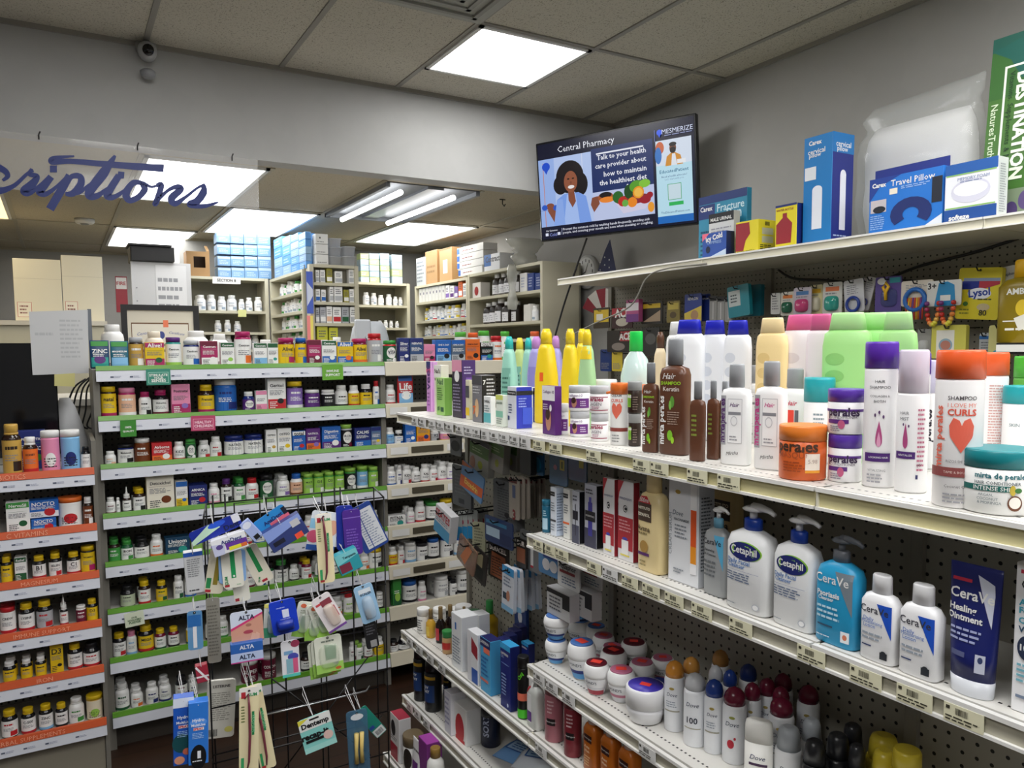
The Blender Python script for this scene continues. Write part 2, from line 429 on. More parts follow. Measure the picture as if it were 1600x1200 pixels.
def price_tag(shelf, y, zt, xf, wd=.055, hh=.027, m=tagm, dk='3a382c'):
    q = MB(); x = xf - .0185
    q.box(x, x + .0015, y - wd / 2, y + wd / 2, zt - .033, zt - .033 + hh, m)
    s = MB(); decal(s, Surf(y=0), [('b', -wd * .2, hh * .5, wd * .12, hh * .85, dk), ('l', -wd * .45, hh * .08, wd * .45, hh * .42, 2, dk), ('r', -wd * .44, hh * .7, -wd * .34, hh * .88, dk)])
    s.xf(Matrix.Translation((x, y, zt - .033)) @ Matrix.Rotation(-pi / 2, 4, 'Z'))
    for f, mi_, sm in zip(s.f, s.m, s.sm): pass
    q2 = len(q.v); q.v += s.v
    for f, a in zip(s.f, s.m): q.f.append(tuple(i + q2 for i in f)); q.m.append(q.mi(s.mats[a])); q.sm.append(False)
    return q.build('price_tag', shelf)
beige = mat('b8b4a2', .5)
B1 = rshelf(ZB, SECY[1], SECY[0], 1.65, face=beige); B2 = rshelf(ZB, SECY[2], SECY[1], 1.65); B3 = rshelf(ZB, SECY[3], SECY[2], 1.65)
C2 = rshelf(ZC, SECY[2], SECY[1], face=beige); C3 = rshelf(ZC, SECY[3], SECY[2], face=beige)
D2 = rshelf(ZD, SECY[2], SECY[1], face=beige); D3 = rshelf(ZD, SECY[3], SECY[2], face=beige)
E1 = rshelf(ZE, SECY[1], SECY[0], face=beige); E2 = rshelf(ZE - .0, SECY[2], SECY[1], face=beige); E3 = rshelf(ZE, SECY[3], SECY[2], face=beige)
F1 = rshelf(ZF, SECY[1], SECY[0], face=beige); F2 = rshelf(ZF, SECY[2], SECY[1], face=beige)
G1 = rshelf(ZG, SECY[1], SECY[0], xf=1.0, face=beige); G2 = rshelf(ZG, SECY[2], SECY[1], xf=1.0, face=beige)
def tags_at(sh, zt, pts, m=tagm, xf=GX0):
    for px, py in pts:
        p = on(px, py, 0, xf - .018); price_tag(sh, p.y, zt, xf, m=m)
tags_at(B1, ZB, [(648, 655), (660, 658), (675, 662), (688, 663), (702, 667), (718, 670), (732, 673), (745, 675), (757, 678), (772, 681), (788, 685), (805, 687), (820, 690)], tagw)
tags_at(B2, ZB, [(842, 692), (868, 695), (927, 706), (1002, 721), (1030, 728), (1089, 739), (1138, 750)])
tags_at(C2, ZC, [(842, 842), (858, 847), (878, 857), (928, 877), (984, 903), (1017, 918), (1053, 935), (1096, 952), (1157, 975), (1267, 1025), (1352, 1060)])
tags_at(C2, ZC, [(953, 888)], tagw)
tags_at(C3, ZC, [(1428, 1095), (1505, 1128)])
tags_at(D2, ZD, [(842, 1058), (862, 1072), (888, 1088), (1011, 1170)], tagw)
tags_at(E1, ZE, [(640, 1000), (655, 1015), (672, 1028), (690, 1045)], tagw)
tags_at(E2, ZE, [(845, 1165)], tagw)
tags_at(F1, ZF, [(640, 1100), (652, 1110), (666, 1120)], tagw)
# pharmacy end of the room: green edged wall shelving
GY = 3.5
GZ = [1.593, 1.392, 1.198, .997, .797, .601, .396, .165]
darkpeg = pegmat('pegboard_dark', '7d7a74', 0, .17); dark = mat('2b2a28', .5); dgrey = mat('77746c', .45)
green = mat('5a9426', .3); tk = mat('d2d5de', .35); tki = mat('9aa0b4', .5)
W1 = thing('vitamin_shelving', 'tall wall shelving with green edged shelves of vitamin bottles', 'shelving')
GXL, GXM, GXR = .125, 1.335, 2.55
MB().box(GXL, GXM, GY + .402, GY + .42, .1, 1.6, darkpeg).build('back_panel', W1)
for x in (GXL, GXM): MB().box(x - .012, x + .012, GY + .02, GY + .44, 0, 1.578, dgrey).build('upright', W1)
MB().box(GXL + .013, GXM - .013, GY + .05, GY + .4, 0, GZ[7] - .07, mat('3b352f', .6)).build('base', W1)
GS = []
for i, z in enumerate(GZ):
    zt = z - .012
    o = MB().box(GXL + .013, GXM - .013, GY + .012, GY + .40, zt - .022, zt, mat('c8c6c0', .5)).build('shelf', W1); GS.append(o)
    MB().prism([(GY, z), (GY + .012, z), (GY + .012, z - .019), (GY - .005, z - .019)], 0, GXL, GXM, green).build('green_strip', o)
    q = MB().prism([(GY - .004, z - .0205), (GY + .012, z - .0205), (GY + .012, z - .062), (GY - .010, z - .062)], 0, GXL, GXM, tk)
    if i < 6:
        x = GXL + .05
        while x < GXM - .06:
            decal(q, Surf(y=GY - .0085), [('r', x, z - .048, x + .012, z - .042, '5a6178'), ('l', x + .014, z - .05, x + .04, z - .04, 2, 'a4a9bd')]); x += rnd.choice((.07, .085, .1, .14))
    q.build('ticket_strip', o)
W2 = thing('vitamin_shelving', 'cream edged wall shelving right of the green edged bay', 'shelving')
MB().box(GXM + .013, GXR, GY + .402, GY + .42, .1, 1.6, darkpeg).build('back_panel', W2)
MB().box(GXR - .01, GXR + .012, GY + .02, GY + .44, 0, 1.578, dgrey).build('upright', W2)
for i, z in enumerate(GZ):
    zt = z - .012
    o = MB().box(GXM + .013, GXR - .013, GY + .012, GY + .40, zt - .022, zt, mat('c8c6c0', .5)).build('shelf', W2)
    q = MB().prism([(GY, z - .004), (GY + .012, z), (GY + .012, z - .07), (GY - .010, z - .066)], 0, GXM + .004, GXR, mat('cfc8b4', .45))
    if 1 <= i < 6:
        for x0, x1 in ((.13, .3), (.42, .62)): q.box(GXM + x0, GXM + x1, GY - .012, GY - .006, z - .05, z - .02, mat('4a4435', .5))
        decal(q, Surf(y=GY - .012), [('r', GXM + a, z - .052, GXM + a + .09, z - .018, 'e6e6e4') for a in (.02, .32, .65)])
    q.build('price_channel', o)
W3 = thing('vitamin_shelving', 'wall shelving with orange edged shelves at the left edge', 'shelving')
OY = 3.35; OX0, OX1 = -1.0, .098
OZ = [on(150, y, 1, OY).z for y in (730, 817.5, 892, 969, 1041, 1125)]
orange = mat('c8552a', .4)
MB().box(OX0, OX1, OY + .362, OY + .38, .1, OZ[0] - .01, darkpeg).build('back_panel', W3)
MB().box(OX1 - .006, OX1 + .01, OY + .02, OY + .38, 0, OZ[0] + .1, dgrey).build('upright', W3)
MB().box(OX0, OX1 - .008, OY + .03, OY + .36, 0, OZ[5] - .07, mat('8f897a', .5)).build('base', W3)
OT = ['PROBIOTICS', 'C VITAMINS', 'MAGNESIUM', 'IMMUNE SUPPORT', 'IRON', 'HERBAL SUPPLEMENTS']
for i, z in enumerate(OZ):
    zt = z - .012
    o = MB().box(OX0, OX1 - .008, OY + .012, OY + .36, zt - .022, zt, mat('c8c6c0', .5)).build('shelf', W3)
    q = MB().prism([(OY, z), (OY + .012, z), (OY + .012, z - .026), (OY - .006, z - .026)], 0, OX0, OX1, orange)
    tx = (-.3, -.05, -.02, -.02, -.02, -.08)[i]
    decal(q, Surf(y=OY - .005), [('t', OT[i], tx - .08 if i else -.19, z - .014, .013 * len(OT[i]), 'f0a888')])
    q.build('orange_strip', o)
    q = MB().prism([(OY - .004, z - .028), (OY + .012, z - .028), (OY + .012, z - .066), (OY - .010, z - .066)], 0, OX0, OX1, tk)
    x = -.35
    while x < OX1 - .06:
        decal(q, Surf(y=OY - .0085), [('r', x, z - .05, x + .012, z - .044, '5a6178'), ('l', x + .014, z - .052, x + .04, z - .042, 2, 'a4a9bd')]); x += rnd.choice((.07, .085, .1))
    q.build('ticket_strip', o)
# wall unit above the gondola
UX, UP, UZ = 2.5, 2.9, 2.045
upeg = pegmat('pegboard_wall', '8b877b', 1)
U = thing('wall_shelving', 'pegboard wall unit with a high cream top shelf on the right wall', 'shelving')
MB().box(UP, UP + .02, -.6, 3.77, .1, UZ, upeg).build('back_panel', U)
for y in (3.77, 2.56, 1.34, .12): MB().box(UP - .02, UP + .03, y - .016, y + .016, 0, UZ - .03, mat('817d72', .4)).build('upright', U)
for a, b in ((2.59, 3.74), (1.37, 2.59), (.15, 1.37)):
    o = MB().box(UX, UP + .05, a + .002, b - .002, UZ - .03, UZ, cream).build('shelf', U)
    q = MB(); lip(q, a + .002, b - .002, UX - .012, UZ - .036, UZ, cream, white); q.box(UX - .016, UX + .02, b - .006, b - .002, UZ - .036, UZ, cream); q.build('price_channel', o)
o = MB().box(2.56, UP, .15, 1.35, 1.635, 1.655, cream).build('shelf', U)
MB().box(2.55, 2.556, .15, 1.35, 1.622, 1.658, mat('1a1a1a', .4)).box(2.545, 2.55, .152, 1.348, 1.63, 1.652, white).build('price_channel', o)
# dispensary cabinets
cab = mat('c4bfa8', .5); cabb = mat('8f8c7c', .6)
def cabinet(label, x0, x1, y0, y1, zs, face, posts, top=None):
    """open cabinet; face 'y' opens towards -Y, 'x' opens towards -X; zs = shelf heights, posts along the open side"""
    t = thing('storage_cabinet', label, 'cabinet')
    zt = max(zs)
    if face == 'y':
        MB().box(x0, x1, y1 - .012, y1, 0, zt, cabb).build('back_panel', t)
        for i, p in enumerate(posts): MB().box(p - .014, p + .014, y0, y1 - .013, 0, zt - .0008, cab).build('side_panel', t)
        a, b = posts[0] + .015, posts[-1] - .015
        for z in zs: MB().box(a, b, y0 + .002, y1 - .013, z - .02, z, cab).build('shelf', t)
    else:
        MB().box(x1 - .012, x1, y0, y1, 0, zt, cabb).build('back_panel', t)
        for p in posts: MB().box(x0, x1 - .013, p - .014, p + .014, 0, zt - .0008, cab).build('side_panel', t)
        for k in range(len(posts) - 1):
            a, b = sorted((posts[k], posts[k + 1])); 
            for z in zs: MB().box(x0 + .002, x1 - .013, a + .015, b - .015, z - .02, z, cab).build('shelf', t)
    return t
def zat(x, y, ax, v): return on(x, y, ax, v).z
AY = 6.4; CYF = 5.3; BXF = on(480, 470, 1, CYF).x
EX = 2.72
zA = [zat(380, y, 1, AY) for y in (434, 486, 519, 546)]
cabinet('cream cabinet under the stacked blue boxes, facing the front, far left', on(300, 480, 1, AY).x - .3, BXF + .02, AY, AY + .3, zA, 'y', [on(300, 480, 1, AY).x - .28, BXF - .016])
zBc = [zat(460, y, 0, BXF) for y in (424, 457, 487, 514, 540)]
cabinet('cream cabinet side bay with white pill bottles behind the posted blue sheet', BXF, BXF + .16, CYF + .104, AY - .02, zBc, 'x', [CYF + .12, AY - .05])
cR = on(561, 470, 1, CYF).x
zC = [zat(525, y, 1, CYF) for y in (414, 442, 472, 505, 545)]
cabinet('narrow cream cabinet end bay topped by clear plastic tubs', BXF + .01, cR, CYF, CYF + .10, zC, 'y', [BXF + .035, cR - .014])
cabinet('tall white board standing beside the narrow cabinet bay', cR + .004, cR + .03, CYF + .02, CYF + .3, [zC[0]], 'y', [cR + .018, cR + .018]) if False else None
dL, dR = cR + .06, 2.7
zD = [zat(605, y, 1, AY) for y in (442, 477, 512, 545)]
cabinet('low cream cabinet in the corner behind the grey phone terminal', dL, dR, AY, AY + .3, zD, 'y', [dL + .01, dR - .02])
zE = [2.21, 2.065, 1.925, 1.79, 1.66]
cabinet('tall cream cabinet of syrup bottles against the right wall, under the television', EX, WX - .06, 4.27, 5.332, [zat(790, y, 0, EX) for y in (418, 459, 504, 530)], 'x', [4.285, 5.318]) 
cabinet('cream cabinet of small medicine boxes in the right corner, left of the syrups', EX, WX - .06, 5.335, 6.355, [zat(690, y, 0, EX) for y in (440, 468, 499, 525)], 'x', [5.35, 6.34])
# end panel of syrup cabinet is its near side panel; pharmacy counter
t = thing('pharmacy_counter', 'pharmacy counter behind the vitamin shelving', 'counter')
MB().box(-2.2, 2.45, 4.13, 4.75, 0, 1.40, mat('a8a49a', .5)).build('body', t)
MB().box(-2.2, 2.47, 4.12, 4.77, 1.40, 1.43, mat('d6d2c8', .4)).build('countertop', t)

p = on(785, 292, 1, YS + .3)
t = thing('ceiling_hook', 'small black hook in the dropped ceiling left of the television', 'hook', (p.x, YS + .3, SOF))
MB().tube([(0, 0, -.001), (0, 0, -.03), (.012, 0, -.045), (.02, 0, -.03)], .004, mat('121212', .4), 6).tube([(-.02, 0, -.004), (.02, 0, -.004)], .003, mat('121212', .4), 6).build('hook', t)
p = on(132, 342, 2, SOF)
t = thing('smoke_detector', 'small round white smoke detector on the dropped ceiling', 'smoke detector', (p.x, p.y, SOF))
MB().loft([(-.035, .05), (-.025, .062), (-.001, .065)], mat('d8d8d4', .4), 24).build('housing', t)
MB().loft([(-.042, .02), (-.0355, .03)], mat('8a8a88', .4), 16).build('grille', t)
# ---------------------------------------------------------------- goods: builders return [(part name, mesh)]; front faces -Y, base at z = 0
CC = dict(w='f0f0ee', k='17171b', y='e6c21a', g='3d9440', d='2b1b15', n='1b2a70', b='2063b8', r='c0232b', m='aa2260', p='5a2a7a', o='e6702a', c='ece2c8', t='2c9a90', s='b4b7bc', l='9acb55', i='e48db0', a='6e3614', v='8a6cb8', u='82b8e2', f='1d5a34', h='6c1232', q='c8a04a', x='e9b99a', e='8c8f94')
CC['-'] = None
def C_(s): return CC.get(s, s)
def dk(h): r, g_, b, _ = lin(h); return .3 * r + .6 * g_ + .1 * b < .3
def ink(h): return 'f4f4f2' if dk(h) else '26262c'
def part(name, mb): return (name, mb)
def P_pill(w, h, cap, body, label, acc, txt, wide=False, smooth=.3):
    r = w / 2; capr = r * (.93 if wide else .72); ch = h * (.16 if wide else .2); zs = h - ch
    sh = zs - (r * .18 if wide else r * .55)
    secs = [(0, r * .9), (r * .1, r), (sh, r), (sh + (zs - sh) * .5, r * (.97 if wide else .9)), (zs, capr * .86), (zs + .002, capr * .86)]
    out = [part('body', MB().loft(secs, mat(body, .18 if dk(body) else smooth), 18))]
    cm = MB().loft([(zs - .001, capr), (h - ch * .12, capr), (h, capr * .93)], mat(cap, .4), 20)
    if not wide: cm.loft([(zs - .0015, capr * 1.03), (zs + ch * .15, capr * 1.03)], mat(cap, .4), 20)
    out.append(part('cap', cm))
    z0, z1 = r * .25, sh * .97
    lb = MB(); ls = [(z0, r + .0004), (z1, r + .0004)]
    lb.loft(ls, mat(label, .5), 20, caps=(0, 0)); S = Surf([(z0, r + .0004), (z1, r + .0004)]); q = []
    L = z1 - z0; I = ink(label)
    badge = txt and dk(label) and w > .03
    if acc and not badge:
        if rnd.random() < .5: q.append(('r', -r * 1.5, z0, r * 1.5, z0 + L * .16, acc))
        else: q.append(('r', r * .1, z0 + L * .06, r * 1.1, z0 + L * .36, acc))
    if badge:
        q += [('e', 0, z0 + L * .58, r * .78, L * .34, 'ecebe6'), ('t', txt, 0, z0 + L * .66, min(w * .62, w * .13 * len(txt) + w * .1), '2a2c44', .02), ('l', -r * .5, z0 + L * .42, r * .5, z0 + L * .56, 2, '6a6a78')]
        if acc: q.append(('e', r * .5, z0 + L * .14, r * .4, L * .14, acc))
        q.append(('l', -r * .8, z0 + L * .05, r * .2, z0 + L * .2, 2, I))
    else:
        if txt: q.append(('t', txt, 0, z1 - L * .24, min(w * .7, w * .14 * len(txt) + w * .16), I, .02))
        else: q.append(('l', -r * .7, z1 - L * .34, r * .7, z1 - L * .12, 1, acc or I))
        q.append(('l', -r * .8, z0 + L * .36, r * .8, z1 - L * .42, 3, I if dk(label) else '8a8a92'))
    decal(lb, S, q); out.append(part('label', lb))
    return out
def P_jar(w, h, cap, body, label, acc, txt): return P_pill(w, h, cap, body, label, acc, txt, wide=True)
def P_can(w, h, cap, body, label, acc, txt):
    r = w / 2; zs = h * .84
    out = [part('body', MB().loft([(0, r * .95), (.003, r), (zs, r)], mat(body, .35), 22)), part('lid', MB().loft([(zs, r * 1.03), (h - .003, r * 1.03), (h, r * .98)], mat(cap, .4), 22))]
    lb = MB(); z0, z1 = h * .05, zs - h * .04; lb.loft([(z0, r + .0004), (z1, r + .0004)], mat(label, .45), 22, caps=(0, 0)); I = ink(label); L = z1 - z0
    q = [('t', txt, 0, z1 - L * .35, w * .95, I, .02)] if txt else []
    if acc: q.insert(0, ('e', 0, z0 + L * .35, r * .6, L * .22, acc))
    q.append(('l', -r * .8, z0 + L * .08, r * .8, z0 + L * .42, 4, I)); decal(lb, Surf([(z0, r + .0004), (z1, r + .0004)]), q)
    out.append(part('label', lb)); return out
def P_box(w, h, top, body, low, acc, txt, d=None, tab=0):
    d = d or min(.06, w * .6)
    mb = MB().box(-w / 2, w / 2, 0, d, 0, h, mat(body, .4), .0012); I = ink(body); S = Surf(y=0); q = []
    if top: q.append(('r', -w / 2 + .001, h * .8, w / 2 - .001, h - .0015, top))
    if low: q.append(('r', -w / 2 + .001, .0015, w / 2 - .001, h * .36, low))
    if acc: q += [('e', w * .2, h * .3, w * .18, w * .15, acc), ('r', -w * .42, h * .68, w * .42, h * .685, acc)]
    if txt: q.append(('t', txt, 0, h * (.88 if top and dk(top) != dk(body) else .78), w * .74, ink(top) if top and dk(top) != dk(body) else I, .02))
    q += [('l', -w * .4, h * .48, w * .4, h * .64, 4, I if dk(body) else '7a7a82'), ('l', -w * .4, h * .08, w * .02, h * .3, 4, ink(low) if low else I)]
    lb = decal(MB(), S, q)
    return [part('carton', mb), part('front_print', lb)]
def P_pouch(w, h, top, body, low, acc, txt):
    secs = [(0, w / 2, w * .17, 3), (h * .15, w / 2, w * .2, 2.4), (h * .6, w / 2, w * .13, 2.4), (h * .9, w / 2, w * .03, 3), (h, w / 2, .0015, 4)]
    mb = MB().loft(secs, mat(body, .3), 24); S = Surf([norm_sec((z, a, b, 3)) for z, a, b, n in secs]); q = []
    if top: q.append(('r', -w * .44, h * .8, w * .44, h * .97, top))
    if low: q.append(('r', -w * .44, h * .06, w * .44, h * .4, low))
    if acc: q.append(('e', 0, h * .32, w * .3, h * .14, acc))
    if txt: q.append(('t', txt, 0, h * .62, w * .8, ink(body), .02))
    q.append(('l', -w * .35, h * .42, w * .35, h * .54, 2, ink(body)))
    return [part('pouch_body', mb), part('front_print', decal(MB(), S, q, .0015))]
def P_drop(w, h, cap, body, label, acc, txt):
    out = P_pill(w, h * .72, cap, body, label, acc, txt)
    out.append(part('dropper', MB().loft([(h * .7, w * .16), (h * .75, w * .18), (h * .8, w * .1), (h * .97, w * .07), (h, w * .03)], mat(cap, .4), 10)))
    return out
KIND = {'p': (P_pill, 'supplement_bottle', 'bottle', 'bottle'), 'j': (P_jar, 'supplement_jar', 'jar', 'jar'), 'c': (P_can, 'supplement_canister', 'canister', 'canister'),
        'b': (P_box, 'medicine_box', 'box', 'box'), 'z': (P_pouch, 'supplement_pouch', 'pouch', 'standing pouch'), 'd': (P_drop, 'dropper_bottle', 'bottle', 'dropper bottle')}
def place(parts, name, label, cat, loc, rz=0, group=None, rot=None, M=None):
    t = thing(name, label, cat, loc, rz, group)
    if rot: t.rotation_euler = rot
    if M is not None: t.matrix_world = M
    for p in parts:
        o = bpy.data.objects.new(p[0], p[1] if isinstance(p[1], bpy.types.Mesh) else p[1].mesh(p[0])); COL.objects.link(o); o.parent = t
        if len(p) > 2:
            for q in p[2]:
                s = bpy.data.objects.new(q[0], q[1].mesh(q[0])); COL.objects.link(s); s.parent = o
    return t
def twin(t, dloc, label=None, group=None, drz=0, loc=None):
    r = t.copy(); COL.objects.link(r); r.location = (t.location + Vector(dloc)) if loc is None else Vector(loc)
    r.rotation_euler = (t.rotation_euler[0], t.rotation_euler[1], t.rotation_euler[2] + drz)
    if label: r['label'] = label
    if group: r['group'] = group
    for ch in list(t.children):
        c = ch.copy(); COL.objects.link(c); c.parent = r
        for g_ in list(ch.children):
            d = g_.copy(); COL.objects.link(d); d.parent = c
    return r
ORD = ['first', 'second', 'third', 'fourth', 'fifth', 'sixth', 'seventh', 'eighth', 'ninth', 'tenth', 'eleventh', 'twelfth', 'thirteenth', 'fourteenth', 'fifteenth']
def nth(i): return ORD[i] if i < 15 else '%dth' % (i + 1)
def describe(k, cap, body, label, acc, w):
    n = KIND[k][3]; cap = cap or body; label = label or body
    if k in 'pjcd':
        s = f"{colname(cap)}-capped {colname(body)} {n}"
        if label != body: s += f", {colname(label)} label"
        if acc and colname(acc) != colname(label): s += f" with {colname(acc)} band"
        return s
    s = colname(body); cs = [colname(c) for c in (cap, label) if c and colname(c) != s]
    cs = list(dict.fromkeys(cs))
    s = s + (' and ' + ' and '.join(cs[:2]) if cs else '') + ' ' + n
    if acc and colname(acc) not in s: s += f" with {colname(acc)} patch"
    return s
def row(table, Y, z, phrase, group, back=0.0, dz=.012, jit=.004):
    items = []
    for ln in table.strip().split('\n'):
        f = ln.split(None, 8)
        if len(f) > 8 and f[8].strip() == "-": f = f[:8]
        if len(f) < 8: continue
        x0, x1, yt = map(float, f[:3]); k = f[3]; cols = [None if c == '-' else C_(c) for c in f[4:8]]; txt = f[8].strip() if len(f) > 8 else ''
        items.append((x0, x1, yt, k, *cols, txt))
    items.sort(key=lambda a: a[0])
    ds = [describe(i[3], *i[4:8], 0) for i in items]
    seen = {}; pb_ = -9
    for it, d in zip(items, ds):
        x0, x1, yt, k, cap, body, label, acc, txt = it
        Yf = Y + .022 + rnd.random() * jit; xc = (x0 + x1) / 2
        a, b = on(x0, yt, 1, Yf + .015).x, on(x1, yt, 1, Yf + .015).x
        for X_ in (GXL, GXM, GXR) if Y == GY and z < GZ[0] - .01 else ():
            if a < X_ + .0135 and b > X_ - .0135:
                d_ = X_ + .0135 - a if (a + b) / 2 > X_ else X_ - .0135 - b; a += d_; b += d_
        if Y != GY and b > OX1 - .009: a, b = a - (b - OX1 + .009), OX1 - .009
        a = max(a, pb_ + .0008); pb_ = b
        w_ = (b - a) * .975; zt = z - dz + .0008; h = on(xc, yt, 1, Yf + .02).z - zt
        if h < .015: continue
        key = (k, round(w_, 3), round(h, 2), cap, body, label, acc, txt)
        fn, nm, cat, _ = KIND[k]
        parts = fn(w_, h, cap or body, body, label or body, acc, txt) if k in 'pjcd' else fn(w_, h, cap, body, label, acc, txt)
        n = ds.count(d); j = seen.get(d, 0); seen[d] = j + 1
        lab = f"{d} on {phrase}"
        if n > 1: lab = f"{d} on {phrase}, {nth(j)} from left"
        yo = Yf + (w_ / 2 if k in 'pjcd' else w_ * .2 if k == 'z' else 0)
        t = place(parts, nm, lab, cat, ((a + b) / 2, yo, zt), 0, group)
        if rnd.random() < back:
            twin(t, (rnd.uniform(-.002, .002), (w_ if k in 'pjcd' else min(.06, w_ * .6) if k == 'b' else w_ * .45) + .008, 0), f"{d} on {phrase}" + (f", behind {nth(j)} from left" if n > 1 else ', behind its twin'))
# ---------------------------------------------------------------- vitamins: x-left x-right y-top kind cap body label accent text (sight lines onto the shelf fronts)
row('''139 170 532 z g 20436a t p ZINC
171 200 533 z g 2a6a80 u - MAGNESIUM
200 224 527 j s d q w -
225 256 535 b m y m f Alive!
258 283 527 j p t w l Centrum
286 312 532 j s n w b Centrum
312 339 533 b h m w w Centrum
343 365 535 b f w w l Centrum
367 393 518 j m m w o Centrum
395 416 536 b f w u - Centrum
416 433 536 b f w w t -
435 461 528 j m h y m Alive!
461 479 528 j b d y b -
479 500 531 b h m h w -
501 524 532 b f w b w Centrum
525 550 534 b b y b o Alive!
551 575 529 j m h y o Alive!
576 597 521 j r r s w -
600 620 532 j g r f w vita
621 638 528 b n n n w Silver
638 660 528 b n 35507e s - NERVIVE
660 678 538 b i i m k -
679 703 531 b b b u k ONE A DAY
703 725 531 b b 5c6d84 s k ONE A DAY
725 748 530 b o o o k ONE A DAY
749 768 535 b w k b t OLLY
769 785 525 j r r w o -''', GY, GZ[0], 'the top vitamin shelf', 'vitamins on the top shelf')
row('''153 178 604 j y d y m natal
184 212 606 j i m x w -
216 236 612 p m w w k -
238 263 609 p m k w h PRENATAL
266 296 600 b i i m v Postnatal
309 335 601 p y d y m Prenatal
335 371 593 j w b b n -
379 398 612 p w n p - FloraVite
398 416 610 b i w i - -
416 445 591 b w w r k Geritol
449 474 596 j y k v w -
477 501 609 j w p p - -
503 524 609 j w w k - -
524 544 602 p w w w k -
545 562 602 p w w y r -
563 582 600 p w k y - -
583 601 595 p r w w b -
602 618 601 p w w w r -
620 645 586 z b r u w Life''', GY, GZ[1], 'second vitamin shelf', 'vitamins on the second shelf')
row('''163 181 705 p w w w x -
183 209 694 j k n w k Melatonin
209 235 685 j w a a - -
235 268 691 b r r o w Airborne
270 289 690 p w w w r KIDS
288 306 686 j g g f w D3
309 328 688 p w w w r KAL
328 346 682 p w w w r -
351 382 681 j n n w - NATROL
382 412 679 j n n w - NATROL
414 431 671 b w w w q OSTEO
432 454 669 b w w w y OSTEO
455 476 673 b w b b r total
476 499 669 b p p o v NATROL
501 531 666 b b b p w Digestive
532 551 663 j l s k h IRON
552 578 668 b n n b - CALMS
579 602 666 b n 54709a s y -
602 616 668 p w w u b -
616 630 672 p w k w b -
631 648 662 b b b b w -
649 670 659 b o e2a020 o n Vita
673 686 672 j w w s k K2
688 703 668 p w w i y -''', GY, GZ[2], 'third vitamin shelf', 'vitamins on the third shelf')
row('''151 167 778 p w w w h -
169 187 777 p w w w f -
190 204 760 d w d w k -
207 227 763 p y d w k -
227 271 742 b - ece6d6 - a Detoxichol
273 292 751 b b w y b -
294 323 757 b n n n r ARNICA
325 343 755 p w w w i -
345 362 748 p p d w k -
365 383 747 p g f w g -
384 404 747 p r w w r -
406 427 742 j k k f f BOOST
432 453 743 p w w w v -
454 473 740 p b w x a -
474 489 740 j l g l w MULTI
490 506 739 j l g l w D3
507 522 737 j l g l w D3
523 538 736 j l g l w -
539 557 731 j l g k w IRON
558 575 728 j l g u w -
576 591 729 j l g l w -
592 608 730 p w w w b -
610 627 727 p w w w n -
628 643 727 p w w w r KIDS
643 657 730 p w w w k -
657 671 725 p w w w r KAL
671 684 727 p w w w r -
684 698 721 p w w w i KAL
698 710 723 p w w w v -''', GY, GZ[3], 'fourth vitamin shelf', 'vitamins on the fourth shelf', .5)
row('''163 183 843 p g d g - -
185 208 844 p g f w g IRON
209 233 841 p k k w - -
234 254 835 p w w w o -
257 296 838 b - 15405e - t Unisom
297 316 830 p w w l - Mullein
318 336 833 p w w w v -
338 356 836 p k d w - -
357 374 832 p w w w g -
376 394 828 p y d w r -
396 414 826 p w w w b -
416 434 825 p w w w m -
436 455 822 p k k w f -
457 473 820 p w w w n -
475 490 805 p w w w r -
492 508 806 p w w w o -
510 527 803 p w w w v -
529 546 801 p w w w b -
548 562 800 p w w w r -
564 578 798 p w w w k -
578 591 797 p w w w r -
592 620 806 b w w w t FITNA
620 633 793 p w w w b -
635 648 793 p w w w i -
649 665 783 p w w w r -
667 688 785 j g w w k -
689 708 780 j y w w k -''', GY, GZ[4], 'fifth vitamin shelf', 'vitamins on the fifth shelf', .4)
row('''187 211 915 p k k b9c4a8 - -
215 235 907 p y d w r -
243 261 907 p y k y f -
270 286 899 p w w w f PINE
288 306 900 p w w w b -
322 340 895 p w w w g -
352 371 888 p g d w f -
380 398 884 p w w w h -
404 414 884 p w w w b -
414 428 880 p k f w - -
429 451 875 p g k w - -
452 467 882 p w w w k -
471 487 874 p y h w r -
492 508 872 p w w w g -
514 530 868 p w w w k -
536 556 866 p w w w l -
562 577 862 p w w w o -
578 600 857 j y w w k -
601 617 855 p w w y r -
618 632 853 p w w w r -
633 651 847 j w w w u -
652 669 848 j k w w k -
669 687 841 j b w w k -
690 709 838 j b w w k -
710 727 838 j b w w u -''', GY, GZ[5], 'sixth vitamin shelf', 'vitamins on the sixth shelf', .45)
row('''169 191 990 p y k w r LUTEIN
193 213 985 p i w w u -
215 240 977 p y k y r MEGA
241 259 982 p y h w f -
262 280 979 p y h w k -
290 304 972 p w w y f -
320 336 966 p w w w k -
340 356 962 p w w w g -
430 446 948 p w w w g -
470 488 944 p w w w k -
500 516 936 p k k w r -
518 535 932 p w w w o -
537 553 925 p r w w l -
556 570 930 p w w w k -
572 586 922 p w w w n -
587 609 924 j w w w k -
612 626 898 z g g f l -
630 653 908 j b w w k -
653 666 908 p w w w i -
681 702 900 j w w w s -
703 714 905 p k w w k -
715 733 890 j w w w k -''', GY, GZ[6], 'seventh vitamin shelf', 'vitamins on the seventh shelf', .4)
